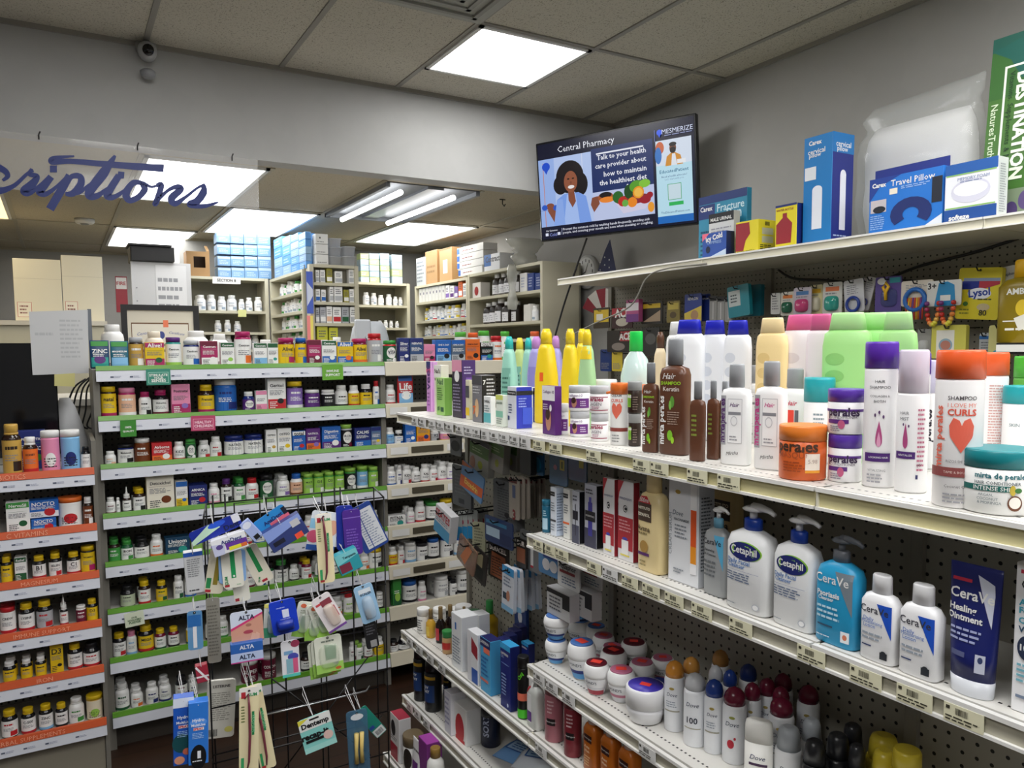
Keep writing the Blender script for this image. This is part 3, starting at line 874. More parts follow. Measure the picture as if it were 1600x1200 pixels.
row('''176 199 1068 p w w w f -
204 223 1075 p w w w o -
227 247 1066 p w w w n -
248 267 1062 p w w w n -
273 293 1056 p k k w h -
295 308 1059 p w w w n -
377 404 1032 c w h h - SUPER
409 432 1022 c w h h - COLON
452 468 1018 p w w w s -
470 487 1020 p k d w k -
500 518 1012 p w w w g -
545 556 1003 p w w w h -
545 567 1006 p l w w f -
569 582 1003 p w w w h -
586 601 995 p w w y - -
602 617 1000 p k d w - -
621 642 996 p k k w - -''', GY, GZ[7], 'bottom vitamin shelf', 'vitamins on the bottom shelf', .6)
row('''0 32 663 p q d q d -
33 58 683 p w d o r HONEY
62 92 673 c w i i w -
93 124 672 c w u u n -
125 150 697 p k k w - CITRATE''', OY, OZ[0], 'top orange-edged shelf', 'goods on the top orange shelf')
t = place(P_box(.09, .15, 'ffffff'[:0] or None, '1b2a70', '2d4aa0', '3d9440', 'PROBIOTIC'), 'medicine_box', 'navy probiotic box behind the bottles on top orange-edged shelf', 'box', (on(50, 700, 1, OY + .16).x, OY + .16, OZ[0] - .011), 0, 'goods on the top orange shelf')
row('''8 46 783 b g w w f NervoSil
48 88 809 b b b 3a8ad0 r NOCTO
89 128 777 c o w w r -
130 149 776 p w d a w -''', OY, OZ[1], 'second orange-edged shelf', 'goods on the second orange shelf')
t = place(P_box(.1, .066, None, '2063b8', 'e8e8ee', 'c0232b', 'NOCTO'), 'medicine_box', 'upper blue box of the two stacked on second orange-edged shelf', 'box', (on(68, 800, 1, OY + .03).x, OY + .03, on(68, 809, 1, OY + .03).z + .001), 0, 'goods on the second orange shelf')
row('''0 18 869 p y k y - -
22 41 869 b f w f - Relief
49 71 868 p y k w r B1
75 96 864 p y k w r SELEN
103 125 862 p y k w r C1
127 152 852 j y k y m WOMENS''', OY, OZ[2], 'third orange-edged shelf', 'goods on the third orange shelf', .5)
row('''-2 24 948 j r w w r CREW
27 53 942 p y k w r LYSINE
55 82 938 p y k s r -
92 105 932 d w k w r -
118 134 945 j w w h - -
141 161 934 p y k y - D3''', OY, OZ[3], 'fourth orange-edged shelf', 'goods on the fourth orange shelf', .4)
row('''3 25 1033 p w k y - -
31 50 1029 p w k y - -
54 72 1025 p w k y - -
77 98 1005 b y y y k D3
104 128 1005 p y k w r L-LYSINE
135 162 1003 p k k w r -''', OY, OZ[4], 'fifth orange-edged shelf', 'goods on the fifth orange shelf', .5)
row('''0 27 1109 p y k w r -
31 55 1106 p y k w r C-500
59 82 1100 p y k w u ZINC
85 105 1098 p y k w k -
106 131 1090 p w w w g -
134 160 1085 c y q c l -''', OY, OZ[5], 'bottom orange-edged shelf', 'goods on the bottom orange shelf', .5)
# ---------------------------------------------------------------- toiletries: templates in fractions of width, depth and height
def zpix(x, y, py):                            # height at which the point above (x, y) shows at photo row py
    a = Vector((x, y, 0)); k = CY - py
    return H + (k * a.dot(F0) - FPX * a.dot(U0)) / (FPX * U0.z - k * F0.z)
TM = {
 'sham': [('body', 0, .3, [(0, .9, .9, 4), (.015, 1, 1, 4), (.69, 1, 1, 4), (.745, .9, .85, 3.5), (.765, .5, .6, 2.2), (.775, .45, .6, 2)]), ('cap', 1, .3, [(.775, .55, .66, 2), (.985, .53, .64, 2), (1, .47, .58, 2)])],
 'cyl': [('body', 0, .35, [(0, .94), (.012, 1), (.80, 1), (.82, .96)]), ('cap', 1, .35, [(.82, 1.02), (.985, 1), (1, .95)])],
 'mist': [('body', 0, .35, [(0, .94), (.012, 1), (.68, 1), (.70, .9)]), ('cap', 1, .2, [(.70, .95), (.985, .93), (1, .86)])],
 'big': [('body', 0, .4, [(0, .92, .95, 4), (.02, 1, 1, 4), (.25, 1, 1, 3.5), (.78, 1, 1, 3), (.86, .93, .85, 3), (.885, .74, .7, 2.6)]), ('cap', 1, .4, [(.885, .76, .74, 2.8), (.985, .66, .62, 3), (1, .62, .55, 3)])],
 'pump': [('body', 0, .35, [(0, .9, .9, 4), (.02, 1, 1, 4), (.62, 1, 1, 4), (.70, .9, .9, 3.2), (.745, .55, .6, 2.4), (.76, .34, .45, 2)]), ('collar', 1, .35, [(.745, .38, .52, 2), (.85, .38, .52, 2), (.86, .3, .42, 2)]), ('pump_head', 2, .3, None)],
 'lotn': [('body', 0, .3, [(0, .88, .9, 4), (.02, 1, 1, 4), (.68, 1, 1, 4), (.76, .8, .85, 3), (.79, .5, .6, 2)]), ('cap', 1, .35, [(.785, .54, .7, 2), (.98, .52, .68, 2), (1, .46, .6, 2)])],
 'jar': [('body', 0, .3, [(0, .92), (.03, .99), (.70, .99), (.72, .94)]), ('lid', 1, .35, [(.72, 1), (.97, 1), (1, .96)])],
 'tub': [('body', 0, .3, [(0, .5), (.03, .58), (.35, .84), (.55, .95), (.57, .95)]), ('lid', 1, .3, [(.575, .97), (.68, 1), (.84, .97), (.94, .87), (.96, .82)]), ('lid_disc', 2, .4, [(.961, .8), (1, .76)])],
 'flat': [('body', 0, .3, [(0, .6), (.05, .78), (.35, .95), (.48, .96)]), ('lid', 1, .35, [(.48, 1), (.84, 1), (.95, .98), (1, .92)])],
 'aero': [('can', 0, .3, [(0, .97), (.01, 1), (.74, 1), (.78, .93), (.79, .8)]), ('cap', 1, .25, [(.785, .88), (.86, .9), (.92, .8), (.97, .55), (1, .15)])],
 'bull': [('can', 0, .3, [(0, .97), (.01, 1), (.76, 1), (.79, .9)]), ('cap', 1, .3, [(.79, .93), (.97, .9), (1, .8)])],
 'roll': [('body', 0, .3, [(0, .9), (.02, 1), (.58, 1), (.66, .92)]), ('cap', 1, .3, [(.66, .86), (.9, .78), (.97, .66), (1, .4)])],
 'stick': [('body', 0, .3, [(0, .96, .96, 2.6), (.02, 1, 1, 2.6), (.66, 1, 1, 2.6)]), ('cap', 1, .3, [(.665, 1, 1, 2.6), (.9, .98, .95, 2.6), (.97, .9, .75, 2.6), (1, .7, .5, 2.5)])],
 'tube': [('cap', 1, .2, [(0, .78, 1, 2), (.01, .8, 1.02, 2), (.13, .84, 1.02, 2)]), ('body', 0, .3, [(.13, .82, 1, 2), (.3, .86, .9, 2.2), (.7, .96, .45, 2.6), (.95, 1, .06, 5), (1, 1, .05, 6)])],
 'taper': [('body', 0, .35, [(0, .9, .9, 3), (.02, 1, 1, 3), (.5, .96, .95, 3), (.78, .66, .8, 2.6), (.84, .46, .6, 2.2)]), ('cap', 1, .3, [(.84, .5, .62, 2), (.95, .46, .6, 2), (1, .28, .35, 2)])],
 'jug': [('body', 0, .15, [(0, .9), (.02, 1), (.55, 1), (.72, .75), (.80, .38), (.82, .34)]), ('cap', 1, .4, [(.80, .44), (.99, .42), (1, .4)])],
 'oil': [('body', 0, .12, [(0, .9), (.02, 1), (.52, 1), (.64, .5), (.68, .4)]), ('cap', 1, .3, [(.66, .45), (.99, .43), (1, .4)])],
 'can': [('body', 0, .35, [(0, .95), (.01, 1), (.99, 1), (1, .96)])],
 'jugw': [('body', 0, .35, [(0, .92), (.02, 1), (.80, 1), (.86, .93), (.90, .7)]), ('cap', 1, .4, [(.895, .66), (.99, .65), (1, .6)])],
 'milk': [('body', 0, .35, [(0, .9), (.02, 1), (.55, 1), (.72, .9), (.82, .48)]), ('cap', 1, .4, [(.82, .56), (.99, .55), (1, .5)])],
}
PRIM = {'sham': 'body', 'aero': 'can', 'bull': 'can'}
def scaled(cmds, W, h):
    out = []
    for c in cmds:
        k = c[0]; w2 = W / 2
        if k in 'r': out.append((k, c[1] * w2, c[2] * h, c[3] * w2, c[4] * h, C_(c[5])))
        elif k == 'b': out.append((k, c[1] * w2, c[2] * h, c[3] * w2, c[4] * h, C_(c[5])))
        elif k == 'e': out.append((k, c[1] * w2, c[2] * h, c[3] * w2, c[4] * h, C_(c[5])))
        elif k == 't': out.append((k, c[1], c[2] * w2, c[3] * h, c[4] * (h if len(c) > 7 and c[7] in (90, -90) else W), C_(c[5]), *c[6:]))
        elif k == 'l': out.append((k, c[1] * w2, c[2] * h, c[3] * w2, c[4] * h, c[5], C_(c[6])))
        elif k == 'p': out.append((k, [(a * w2, b * h) for a, b in c[1]], C_(c[2])))
    return out
def make(tm, W, D, h, cols, cmds=(), alpha=1):
    ps = []; bs = None
    for nm, ci, ro, secs in TM[tm]:
        col = C_(cols[min(ci, len(cols) - 1)]); m = mat(col, ro) if alpha == 1 or ci else mat(col, .08, 0, 1, 0, alpha)
        if secs is None:
            mb = MB().loft([(h * .855, W * .07), (h * .93, W * .07)], m, 12)
            mb.loft([(h * .93, W * .2, W * .15, 2), (h * .945, W * .24, W * .17, 2), (h * .97, W * .15, W * .12, 2)], m, 14)
            mb.tube([(0, 0, h * .962), (W * .2, -.004, h * .975), (W * .42, -.006, h * .965), (W * .55, -.006, h * .935)], [W * .09, W * .075, W * .055, W * .04], m, 8)
            ps.append((nm, mb)); continue
        S = [(z * h, a * W / 2, (r[0] if r else a) * D / 2, r[1] if len(r) > 1 else 2) for z, a, *r in secs]
        ps.append((nm, MB().loft(S, m, 28)))
        if nm in ('body', 'can'): bs = [norm_sec(s) for s in S]
    if cmds: ps.append(('label', decal(MB(), Surf(bs), scaled(cmds, W, h))))
    return ps
def boxy(W, D, h, body, cmds=(), side=None, top=None, scmds=()):
    m = mat(C_(body), .38); mb = MB().box(-W / 2, W / 2, 0, D, 0, h, m, .0012)
    if side: mb.box(W / 2, W / 2 + .0003, .0012, D - .0012, .001, h - .001, mat(C_(side), .38))
    if top: mb.box(-W / 2 + .001, W / 2 - .001, .001, D - .001, h, h + .0003, mat(C_(top), .38))
    ps = [('carton', mb)]
    if cmds: ps.append(('front_print', decal(MB(), Surf(y=0), scaled(cmds, W, h))))
    if scmds:
        q = decal(MB(), Surf(y=0), scaled(scmds, D, h)); q.xf(Matrix.Translation((W / 2 + .0004, D / 2, 0)) @ Matrix.Rotation(pi / 2, 4, 'Z')); ps.append(('side_print', q))
    return ps
BX_ = 1.44
FACE = dict(big=.42, taper=.3, cyl=.55, jar=.5, mist=.55, sham=.28, tub=.5, flat=.5, aero=.5, jug=.4)
def rgeo(x0, x1, yb, yt, Z, rho, box, real_h=None, dl=0, pw=2):
    """width, depth, height and base centre of something on the gondola from its outline in the photo"""
    pc = (x0 + x1) / 2
    if yb == 0:
        bx = BX_; P = on(pc, yt, 0, bx); s = mpp(P); hd = math.atan2(P.x, P.y); cf, sf = sin(hd + dl), abs(cos(hd + dl)); m = (x1 - x0) * s
        W = m / (cf ** pw + (rho * sf) ** pw) ** (1 / pw)
        return W, W * rho, zpix(P.x, P.y, yt) - Z, P.x, P.y
    P = on(pc, yb, 2, Z) if real_h is None else on(pc, yt, 2, Z + real_h)
    for _ in range(3):
        s = mpp(P); m = (x1 - x0) * s; hd = math.atan2(P.x, P.y); cf, sf = sin(hd + dl), abs(cos(hd + dl))
        if box: W = m / (cf + rho * sf); pm = x0 + (x1 - x0) * cf / (cf + rho * sf); D = W * rho
        else: W = m / (cf ** pw + (rho * sf) ** pw) ** (1 / pw); D = W * rho; pm = pc
        if real_h is None: P = on(pm, yb, 2, Z)
        else: P = on(pc, yt, 2, Z + real_h)
    if box:
        if real_h is None: x, y = P.x, P.y + W / 2
        else: x, y = P.x - D / 2, P.y
        hh = real_h or zpix(P.x, P.y, yt) - Z
    else:
        if real_h is None:
            v = Vector((P.x, P.y)).normalized(); e = 1 / sqrt((v.x / (D / 2)) ** 2 + (v.y / (W / 2)) ** 2); x, y = P.x + v.x * e, P.y + v.y * e
        else: x, y = P.x, P.y
        hh = real_h or zpix(x, y, yt) - Z
    return W, D, hh, x, y
RG = 'toiletries on the island gondola'
REG = []
PW = dict(sham=1.7, pump=1.36, lotn=1.36, big=1.45, tube=1.5)
def hits(x, y, a, b, Z, skip=None):
    for (X, Y, A, B, Q, h0, h1) in REG:
        if abs(Q - Z) < .02 and abs(x - X) < a + A and abs(y - Y) < b + B:
            dx, dy = (x - X) / (a + A), (y - Y) / (b + B)
            if dx * dx + dy * dy < 1.0 or min(A, a) < .0: return True
    return False
def ext2(D, W, rz, tm):
    f = .92 if tm == 'tub' else 1.01 if tm in ('cyl', 'jar', 'tub', 'flat', 'aero', 'bull', 'roll', 'mist', 'jug', 'oil', 'milk') else 1.09
    return sqrt((D / 2 * cos(rz)) ** 2 + (W / 2 * sin(rz)) ** 2) * f, sqrt((W / 2 * cos(rz)) ** 2 + (D / 2 * sin(rz)) ** 2) * f
def hh(t): return max(v.co.z for ch in t.children for v in ch.data.vertices) + .0008
def ritem(tm, ext, Z, cols, cmds, name, label, cat, rho=.6, real_h=None, rz=0, alpha=1, group=None, lift=0, minx=1.085, xy=None, bx=None):
    global BX_
    BX_ = bx or 1.44; rz += FACE.get(tm, 0)
    x0, x1, yb, yt = ext
    W, D, h, x, y = rgeo(x0, x1, yb, yt, Z, rho, False, real_h, rz, PW.get(tm, 2))
    if yb == 0 and xy is None:
        k = 0
        while k < 80:
            BX_ = (bx or 1.40) + (.006 * ((k + 1) // 2)) * (1 if k % 2 else -1); k += 1
            if BX_ > 1.60 or BX_ < 1.14: continue
            W, D, h, x, y = rgeo(x0, x1, yb, yt, Z, rho, False, None, rz, PW.get(tm, 2))
            if not hits(x, y, *ext2(D, W, rz, tm), Z): break
    if xy: x, y = xy
    if x < minx + D / 2 and not xy:
        k = (minx + D / 2) / x; x *= k; y *= k; W *= k; D *= k; h *= k
        if x < minx + D / 2: x = minx + D / 2
    if Z < 1.3 and x + D / 2 > 1.342: x = 1.342 - D / 2
    if Z == ZC: h = min(h, .226)
    if Z == ZE and y < 1.8: h = min(h, .156)
    if y + W / 2 > 2.662: y = 2.662 - W / 2
    if yb and not xy and not lift:
        for sh, j in [(q_, 0) for q_ in (1, .97, .94, .91, .88, .85, .82)] + [(.86, s_ * .006 * q_) for q_ in range(1, 13) for s_ in (1, -1)]:
            k = 1 + j; g_ = k * sh
            if x * k - D / 2 * g_ < minx - .004 or (Z < 1.3 and x * k + D * g_ / 2 > 1.344): continue
            if not hits(x * k, y * k, *ext2(D * g_, W * g_, rz, tm), Z): x, y, W, D, h = x * k, y * k, W * g_, D * g_, h * k; break
    if (DRY and yb or not DRY and not yb) and not lift: REG.append((x, y, *ext2(D, W, rz, tm), Z, 0, 0))
    return place(make(tm, W, D, h, cols, cmds, alpha), name, label, cat, (x, y, Z + .0006 + lift), -pi / 2 + rz, group)
def rbox(ext, Z, body, cmds, label, rho=.6, side=None, top=None, scmds=(), name='product_box', rz=0, real_h=None, group=None, lift=0, minx=1.083):
    x0, x1, yb, yt = ext
    W, D, h, x, y = rgeo(x0, x1, yb, yt, Z, rho, True, real_h)
    if x < minx: k = minx / x; x *= k; y *= k; W *= k; D *= k; h *= k
    if Z < 1.3 and x + D > 1.342: D = min(D, .25); x = min(x, 1.342 - D)
    if Z == ZC: h = min(h, .226)
    if Z == ZE and y < 1.8: h = min(h, .156)
    if y + W / 2 > 2.662: y = 2.662 - W / 2
    if DRY or not yb: REG.append((x + D / 2, y, D / 2 * 1.15, W / 2 * 1.15, Z, 0, 0))
    return place(boxy(W, D, h, body, cmds, side, top, scmds), name, label, 'box', (x, y, Z + .0006 + lift), -pi / 2 + rz, group)
BR = 'shampoo_bottle'
def shelf_b():
    # ---- shelf B, first section
    for i, (a, b) in enumerate(((649, 662), (663, 676))):
        rbox((a, b, 640 + i * 3, 565), ZB, 'd9a3da', [('r', -1, .87, 1, 1, 'n'), ('r', -1, .78, 1, .86, 'e05a90'), ('t', 'veet', 0, .68, .5, 'p', .02, 90), ('p', [(-1, .2), (1, .45), (1, 0), (-1, 0)], 'c98bcf'), ('l', -.6, .1, .6, .4, 4, '8a4a9a')],
             ['tall lilac box with navy top at the far end of the gondola top', 'second tall lilac box with navy top, right of the first'][i], .5)
    rbox((679, 702, 648, 571), ZB, 'e9e2d4', [('r', -1, .75, 1, 1, 'f0eee8'), ('t', "Nad's", 0, .88, .8, '3a2a2a', .02), ('e', .1, .35, .45, .3, 'c98f70'), ('l', -.8, .68, .8, .74, 2, '5a4a40')], 'cream hair removal box with hand picture, left of the green box', .5)
    rbox((682, 707, 650, 591), ZB, '9fd070', [('r', -1, .8, 1, 1, 'b5dc8a'), ('t', 'Nad', 0, .9, .7, 'f', .02), ('l', -.7, .4, .7, .75, 6, '4a7a35'), ('t', '#1', -.4, .18, .3, 'f', .02), ('r', .1, .1, .8, .22, 'f')], 'bright green box on the gondola top', .45, side='8cc25c')
    rbox((707, 744, 654, 563), ZB, '2a2036', [('r', -1, .8, 1, 1, 'e59ab5'), ('e', 0, .72, .5, .1, 'w'), ('l', -.8, .1, .8, .6, 9, '8f88a0')], 'dark purple hair colour box with pink top, taller than its neighbours', .7, side='4a2f70', scmds=[('r', -.4, .2, .4, .7, '7a55a8'), ('l', -.7, .75, .7, .9, 3, 'c0b8d8')])
    rbox((728, 739, 656, 594), ZB, 'd8d4b8', [('r', -1, .55, 1, .85, '4a4a50'), ('r', -1, .1, 1, .3, 'y')], 'thin pale box squeezed between the two dark hair colour boxes', .5)
    rbox((738, 775, 661, 587), ZB, '7b7a80', [('r', -1, .8, 1, 1, '46464c'), ('e', 0, .3, .4, .2, 'd8b48a'), ('t', '7', -.5, .25, .3, 'o', .03), ('l', -.8, .6, .8, .78, 3, 'c8c8cc')], 'grey and black hair colour box marked with a large 7', .8, side='1b1b1f', scmds=[('t', '7', -.6, .85, .2, 'w', .03), ('l', -.3, .35, .9, .95, 8, 'c8c8cc')])
    rbox((756, 775, 665, 620), ZB, 'eef0f0', [('r', -1, .08, 1, .42, '5fb8bf'), ('t', 'OREAL', 0, .82, .8, '3a3a40', .02), ('l', -.8, .45, .8, .7, 3, '7a8a90')], 'white skincare box with teal lower half, beside the 7 box', .4)
    rbox((775, 794, 668, 618), ZB, 'e8efe4', [('r', -1, .85, 1, 1, 'd8e070'), ('t', 'GARNIER', 0, .75, .85, '3a5a40', .02), ('r', -1, .3, 1, .5, '8ac8b0'), ('l', -.8, .08, .8, .28, 3, '7a8a80')], 'white skincare box with lime top edge on the gondola top', .4)
    for i, (a, b, yb, yt) in enumerate(((793, 832, 671, 605), (828, 848, 668, 605))):
        rbox((a, b, yb, yt) if i == 0 else (824, 848, 660, 606), ZB, 'd9dde6', [('r', -1, .8, 1, .9, 'k'), ('t', 'Neutrogena', 0, .85, .8, 'w'), ('l', -.7, .35, .2, .6, 4, '33406a'), ('r', -.9, .2, -.5, .3, '33406a')],
             ['large blue and silver skincare box left of the purple collagen box', 'second blue and silver box behind the first, touching the purple one'][i], 1.1, side='2a38b0', scmds=[('r', -1, .8, 1, .9, 'k'), ('l', -.7, .5, .3, .75, 4, '9aa8e8'), ('r', -.2, .1, 1, .5, '3d55cc')])
    def tall(ext, cols, label, h, tm='taper', rho=.6, name=BR, cmds=(), alpha=1, bx=None):
        return ritem(tm, (ext[0], ext[1], 0, ext[2]), ZB, cols, cmds, name, label, 'bottle', rho, h, alpha=alpha, bx=bx)
    cl = [('r', -.6, .1, .6, .6, '7fb8a8'), ('l', -.5, .15, .5, .5, 6, '3a6a60')]
    tall((783, 808, 526), ('9fd8c6', '35c0bb'), 'pale green bottle with turquoise cap, first of the tall back row', .25, cmds=cl, bx=1.36)
    tall((801, 823, 528), ('c9dc8e', 'f0dd4a'), 'pale lime bottle with yellow cap in the back row', .25, cmds=cl, bx=1.52)
    tall((815, 836, 528), ('9fd8c6', '35c0bb'), 'pale green bottle with turquoise cap behind the lilac-capped one', .25, bx=1.52)
    tall((824, 852, 526), ('a7a0dc', 'c48bd0'), 'lavender bottle with lilac cap left of the large yellow bottle', .25, cmds=[('r', -.6, .1, .6, .6, '8f86cc')], bx=1.52)
    tall((836, 871, 514), ('f4d428', 'f4d428'), 'large yellow tapered bottle with orange sticker near its middle', .27, cmds=[('r', -.2, .45, .15, .54, 'f0622a')], bx=1.31)
    tall((857, 880, 525), ('a7a0dc', 'c48bd0'), 'lavender bottle with lilac cap between the two large yellow bottles', .25, bx=1.52)
    tall((877, 905, 514), ('f4d428', 'f4d428'), 'yellow tapered bottle, second in the back row', .27, cmds=[('r', -.1, .1, .25, .2, 'f0622a')], bx=1.31)
    tall((904, 931, 515), ('b0d8a0', 'f4d428'), 'pale green bottle with yellow top at the right of the yellow bottles', .27, cmds=[('r', -1, .7, 1, .83, 'f4d428'), ('r', -.9, .28, -.6, .36, 'f0622a')], bx=1.31)
    tall((897, 922, 514), ('f4d428', 'f4d428'), 'yellow bottle half hidden behind the pale green yellow-topped one', .27, bx=1.5)
    # ---- shelf B, second section
    rbox((847, 878, 681, 604), ZB, '5b2475', [('r', -1, .7, 1, 1, 'f0eef0'), ('t', 'Collagen 10', 0, .87, .85, '6a4a7a', .01), ('e', 0, .3, .42, .22, 'b8826a'), ('e', -.1, .42, .35, .12, '3a2018'), ('e', .35, .55, .18, .07, 'w'), ('l', -.8, .5, 0, .64, 3, 'd8c8e0')], 'purple and white collagen box with woman picture, right of blue box', .35)
    def ojar(ext, label, lid='c4c6ca', kind=0, lift=0, xy=None, rh=None):
        cm = [[('r', -1.4, .12, 1.4, .5, '6a2a80'), ('t', 'collagen10', 0, .6, .7, '7a5a88', .01), ('e', -.1, .34, .28, .2, 'b8826a'), ('e', -.15, .42, .26, .12, '3a2018'), ('l', .5, .18, 1.2, .42, 3, 'd8c8e0')],
              [('r', -1.4, .58, 1.4, .61, '9a2a50'), ('t', 'perales', -.1, .5, .9, '9a2a50', .03), ('t', 'LAGEN', -.1, .34, .7, '8a8088', .01), ('r', -1.4, .1, 1.4, .13, '9a2a50'), ('l', -.5, .16, .5, .26, 2, 'b06a88')],
              [('r', -1.4, .5, 1.4, .56, '5a2a8a'), ('t', 'perales', .0, .47, .95, '3a2a4a', .03), ('t', 'CONDITIONER', 0, .38, .8, '6a6070'), ('r', -1, .24, .3, .33, '5a2a7a'), ('e', -.1, .22, .2, .1, 'c05a80'), ('l', -.8, .06, .0, .2, 3, '8a8090')],
              [('r', -1.2, .2, -.2, .6, '9fc850'), ('t', 'les', -.5, .55, .4, 'w', .03), ('e', -.5, .35, .25, .14, '6fb030'), ('l', .1, .1, .9, .55, 6, '8a7a70')]][kind]
        return ritem('jar', ext, ZB, ('f2f1f2' if kind < 3 else '2f2018', lid), cm, 'hair_mask_jar', label, 'jar', 1.0, rh, lift=lift, xy=xy)
    j1 = ojar((888, 924, 688, 646), 'white jar with purple picture label, bottom of the silver-lidded pair')
    ojar((888, 924, 688, 646), 'white jar with purple picture label, top of the silver-lidded pair', lift=hh(j1), xy=(j1.location.x, j1.location.y))
    j2 = ojar((921, 953, 695, 650), 'collagen jar with dark red lettering, bottom of its stack', kind=1)
    ojar((921, 953, 695, 650), 'collagen jar with dark red lettering, top of its stack', kind=1, lift=hh(j2), xy=(j2.location.x, j2.location.y))
    ojar((871, 890, 682, 633), 'narrow white jar beside the purple collagen box', lid='w')
    ritem('jar', (876, 921, 0, 585), ZB, ('w', 'w'), [('t', 'perales', .2, .5, .6, 'e05a70', .02)], 'hair_mask_jar', 'large white jar with white lid behind the stacked jars', 'jar', 1, .13)
    ritem('jar', (928, 964, 0, 593), ZB, ('w', 'w'), [], 'hair_mask_jar', 'white-lidded jar behind the curl cream bottle', 'jar', 1, .12)
    heart = [(-.0, .30), (-.55, .42), (-.6, .5), (-.4, .56), (-.1, .54), (0, .5), (.1, .54), (.4, .56), (.6, .5), (.55, .42)]
    ritem('cyl', (951, 985, 701, 603), ZB, ('f2f1f0', 'f07a30'), [('r', -1.4, .22, 1.4, .28, '8a4038'), ('t', 'CURLS', 0, .72, .7, 'e0604a', .02), ('p', [(a, b + .12) for a, b in heart], 'e8705a'), ('t', 'CREAM', -.05, .8, .6, '6a6a6a', .01), ('l', -.6, .04, .6, .18, 3, '9a9a9a')], 'lotion_bottle', 'white curl cream bottle with orange pump and heart print', 'bottle', 1)
    def pumphead(par, z, r, col, flip=1):
        m = mat(C_(col), .3)
        MB().loft([(z, r * .7), (z + r * .9, r * .62), (z + r, r * .3), (z + r * 1.5, r * .3)], m, 14).loft([(z + r * 1.5, r * .5), (z + r * 1.75, r * .45)], m, 12).tube([(0, 0, z + r * 1.62), (-r * 1.2 * flip, -.002, z + r * 1.6), (-r * 1.9 * flip, -.003, z + r * 1.45)], r * .2, m, 8).build('pump_head', par)
    c = [o for o in COL.objects if o.get('label', '').startswith('white curl cream')][0]
    pumphead(c, .098, .017, 'f2803a')
    ritem('jug', (970, 1018, 0, 518), ZB, ('cfe6e2', '1fd655'), [('r', -.5, .1, .5, .42, 'f0a070'), ('l', -.4, .15, .4, .35, 3, 'c05a3a')], 'clear_bottle', 'clear round bottle of liquid with bright green cap', 'bottle', .7, .24)
    t = ritem('cyl', (988, 1016, 0, 601), ZB, ('f2f1f0', 'f07a30'), [], 'lotion_bottle', 'second curl bottle with orange pump, behind the dark jars', 'bottle', 1, .105); pumphead(t, .105, .015, 'f2803a')
    j3 = ojar((980, 1003, 702, 650), 'dark brown jar with green print, bottom of its pair', kind=3, lid='9a9c9c')
    ojar((980, 1003, 702, 650), 'dark brown jar with green print, top of its pair', kind=3, lid='9a9c9c', lift=hh(j3), xy=(j3.location.x, j3.location.y))
    def ker(ext, label, big=0, tm='sham', rho=.5):
        cm = [('t', 'mirta perales', -.62, .3, .42, 'w', .03, 90), ('t', 'Hair', -.1, .68, .5, 'w', .0, 0, .3), ('t', 'SHAMPOO' if big else 'DRESSING', .0, .62, .75, '9ed030', .02), ('t', 'Keratin', .05, .57, .6, 'e8e0d8', .01), ('e', .15, .46, .16, .05, '5f9a3a'), ('e', .0, .43, .1, .04, '7fbf50'), ('l', -.2, .26, .7, .38, 6, 'a89080'), ('e', .0, .17, .2, .045, '7fbf30'), ('e', .2, .13, .12, .03, '9ed030')]
        if tm == 'slim': cm = [('l', -.6, .3, .2, .6, 5, '8a9a40')]
        return ritem('sham', ext, ZB, ('5f3a28', '8d9094'), cm, BR, label, 'bottle', rho)
    ker((1002, 1031, 712, 571), 'brown keratin dressing bottle, left of the tallest brown bottle')
    ker((1028, 1080, 721, 538), 'tallest brown keratin shampoo bottle with green lettering', 1, rho=.6)
    ker((1076, 1103, 725, 599), 'slim brown bottle with silver cap, right of the tallest brown one', tm='slim')
    ker((1103, 1124, 722, 598), 'slim brown bottle with silver cap, middle of the three slim ones', tm='slim')
    ker((1122, 1140, 720, 598), 'slim brown bottle with silver cap beside the first white bottle', tm='slim')
    ritem('sham', (1066, 1092, 0, 571), ZB, ('5f3a28', '8d9094'), [], BR, 'brown bottle behind the slim ones, only its grey cap showing', 'bottle', .6, .19)
    ritem('taper', (1020, 1044, 0, 519), ZB, ('ecd9b4', '5a3a28'), [('t', 'MILK', 0, .4, .5, '5a4a3a')], BR, 'cream milk bottle with dark brown cap in the back row', 'bottle', .7, .25)
    def bigb(x0, x1, yt, cols, label, h=.27):
        t = ritem('big', (x0, x1, 0, yt), ZB, cols, (), 'conditioner_bottle', label, 'bottle', .5, h)
        b = [c for c in t.children if c.name.startswith('body')][0]
        return t
    def grips(t, W, h, col, n=4):                  # side finger grips as flat ovals, recess shade put in as darker body tone
        mb = MB()
        b = [c for c in t.children if c.name.startswith('body')][0].data
        xs = [v.co.x for v in b.vertices]; ys = [v.co.y for v in b.vertices]; W, D = max(xs) - min(xs), max(ys) - min(ys)
        S = Surf([(0, W / 2, D / 2, 3.3), (1, W / 2, D / 2, 3.3)])
        for k in range(n):
            zc = h * (.76 - k * .125); m = mat(col, .45)
            cmd = [('e', -W * .2, zc, W * .2, h * .045, col)]
            decal(mb, S, cmd, .0003)
        mb.build('finger_grip', t)
    bigb(1041, 1080, 503, ('f2f2f2', 'e8e8e8'), 'white bottle with white cap, first of the big back bottles')
    for i, (a, b, yt) in enumerate(((1052, 1103, 500), (1096, 1138, 501), (1132, 1175, 501))):
        t = bigb(a, b, yt, ('eef0f4', '1a22b8'), 'big white conditioner bottle with bright blue cap, %s of the three' % ('first', 'middle', 'last')[i]); grips(t, 0, .27, 'd5dae4')
    t = bigb(1183, 1232, 497, ('f2d79c', 'f5dca8'), 'big pale yellow conditioner bottle'); grips(t, 0, .27, 'e3c585')
    t = bigb(1262, 1306, 491, ('f1e4ea', 'dd5f97'), 'second big pink-capped bottle, between pink and green ones')
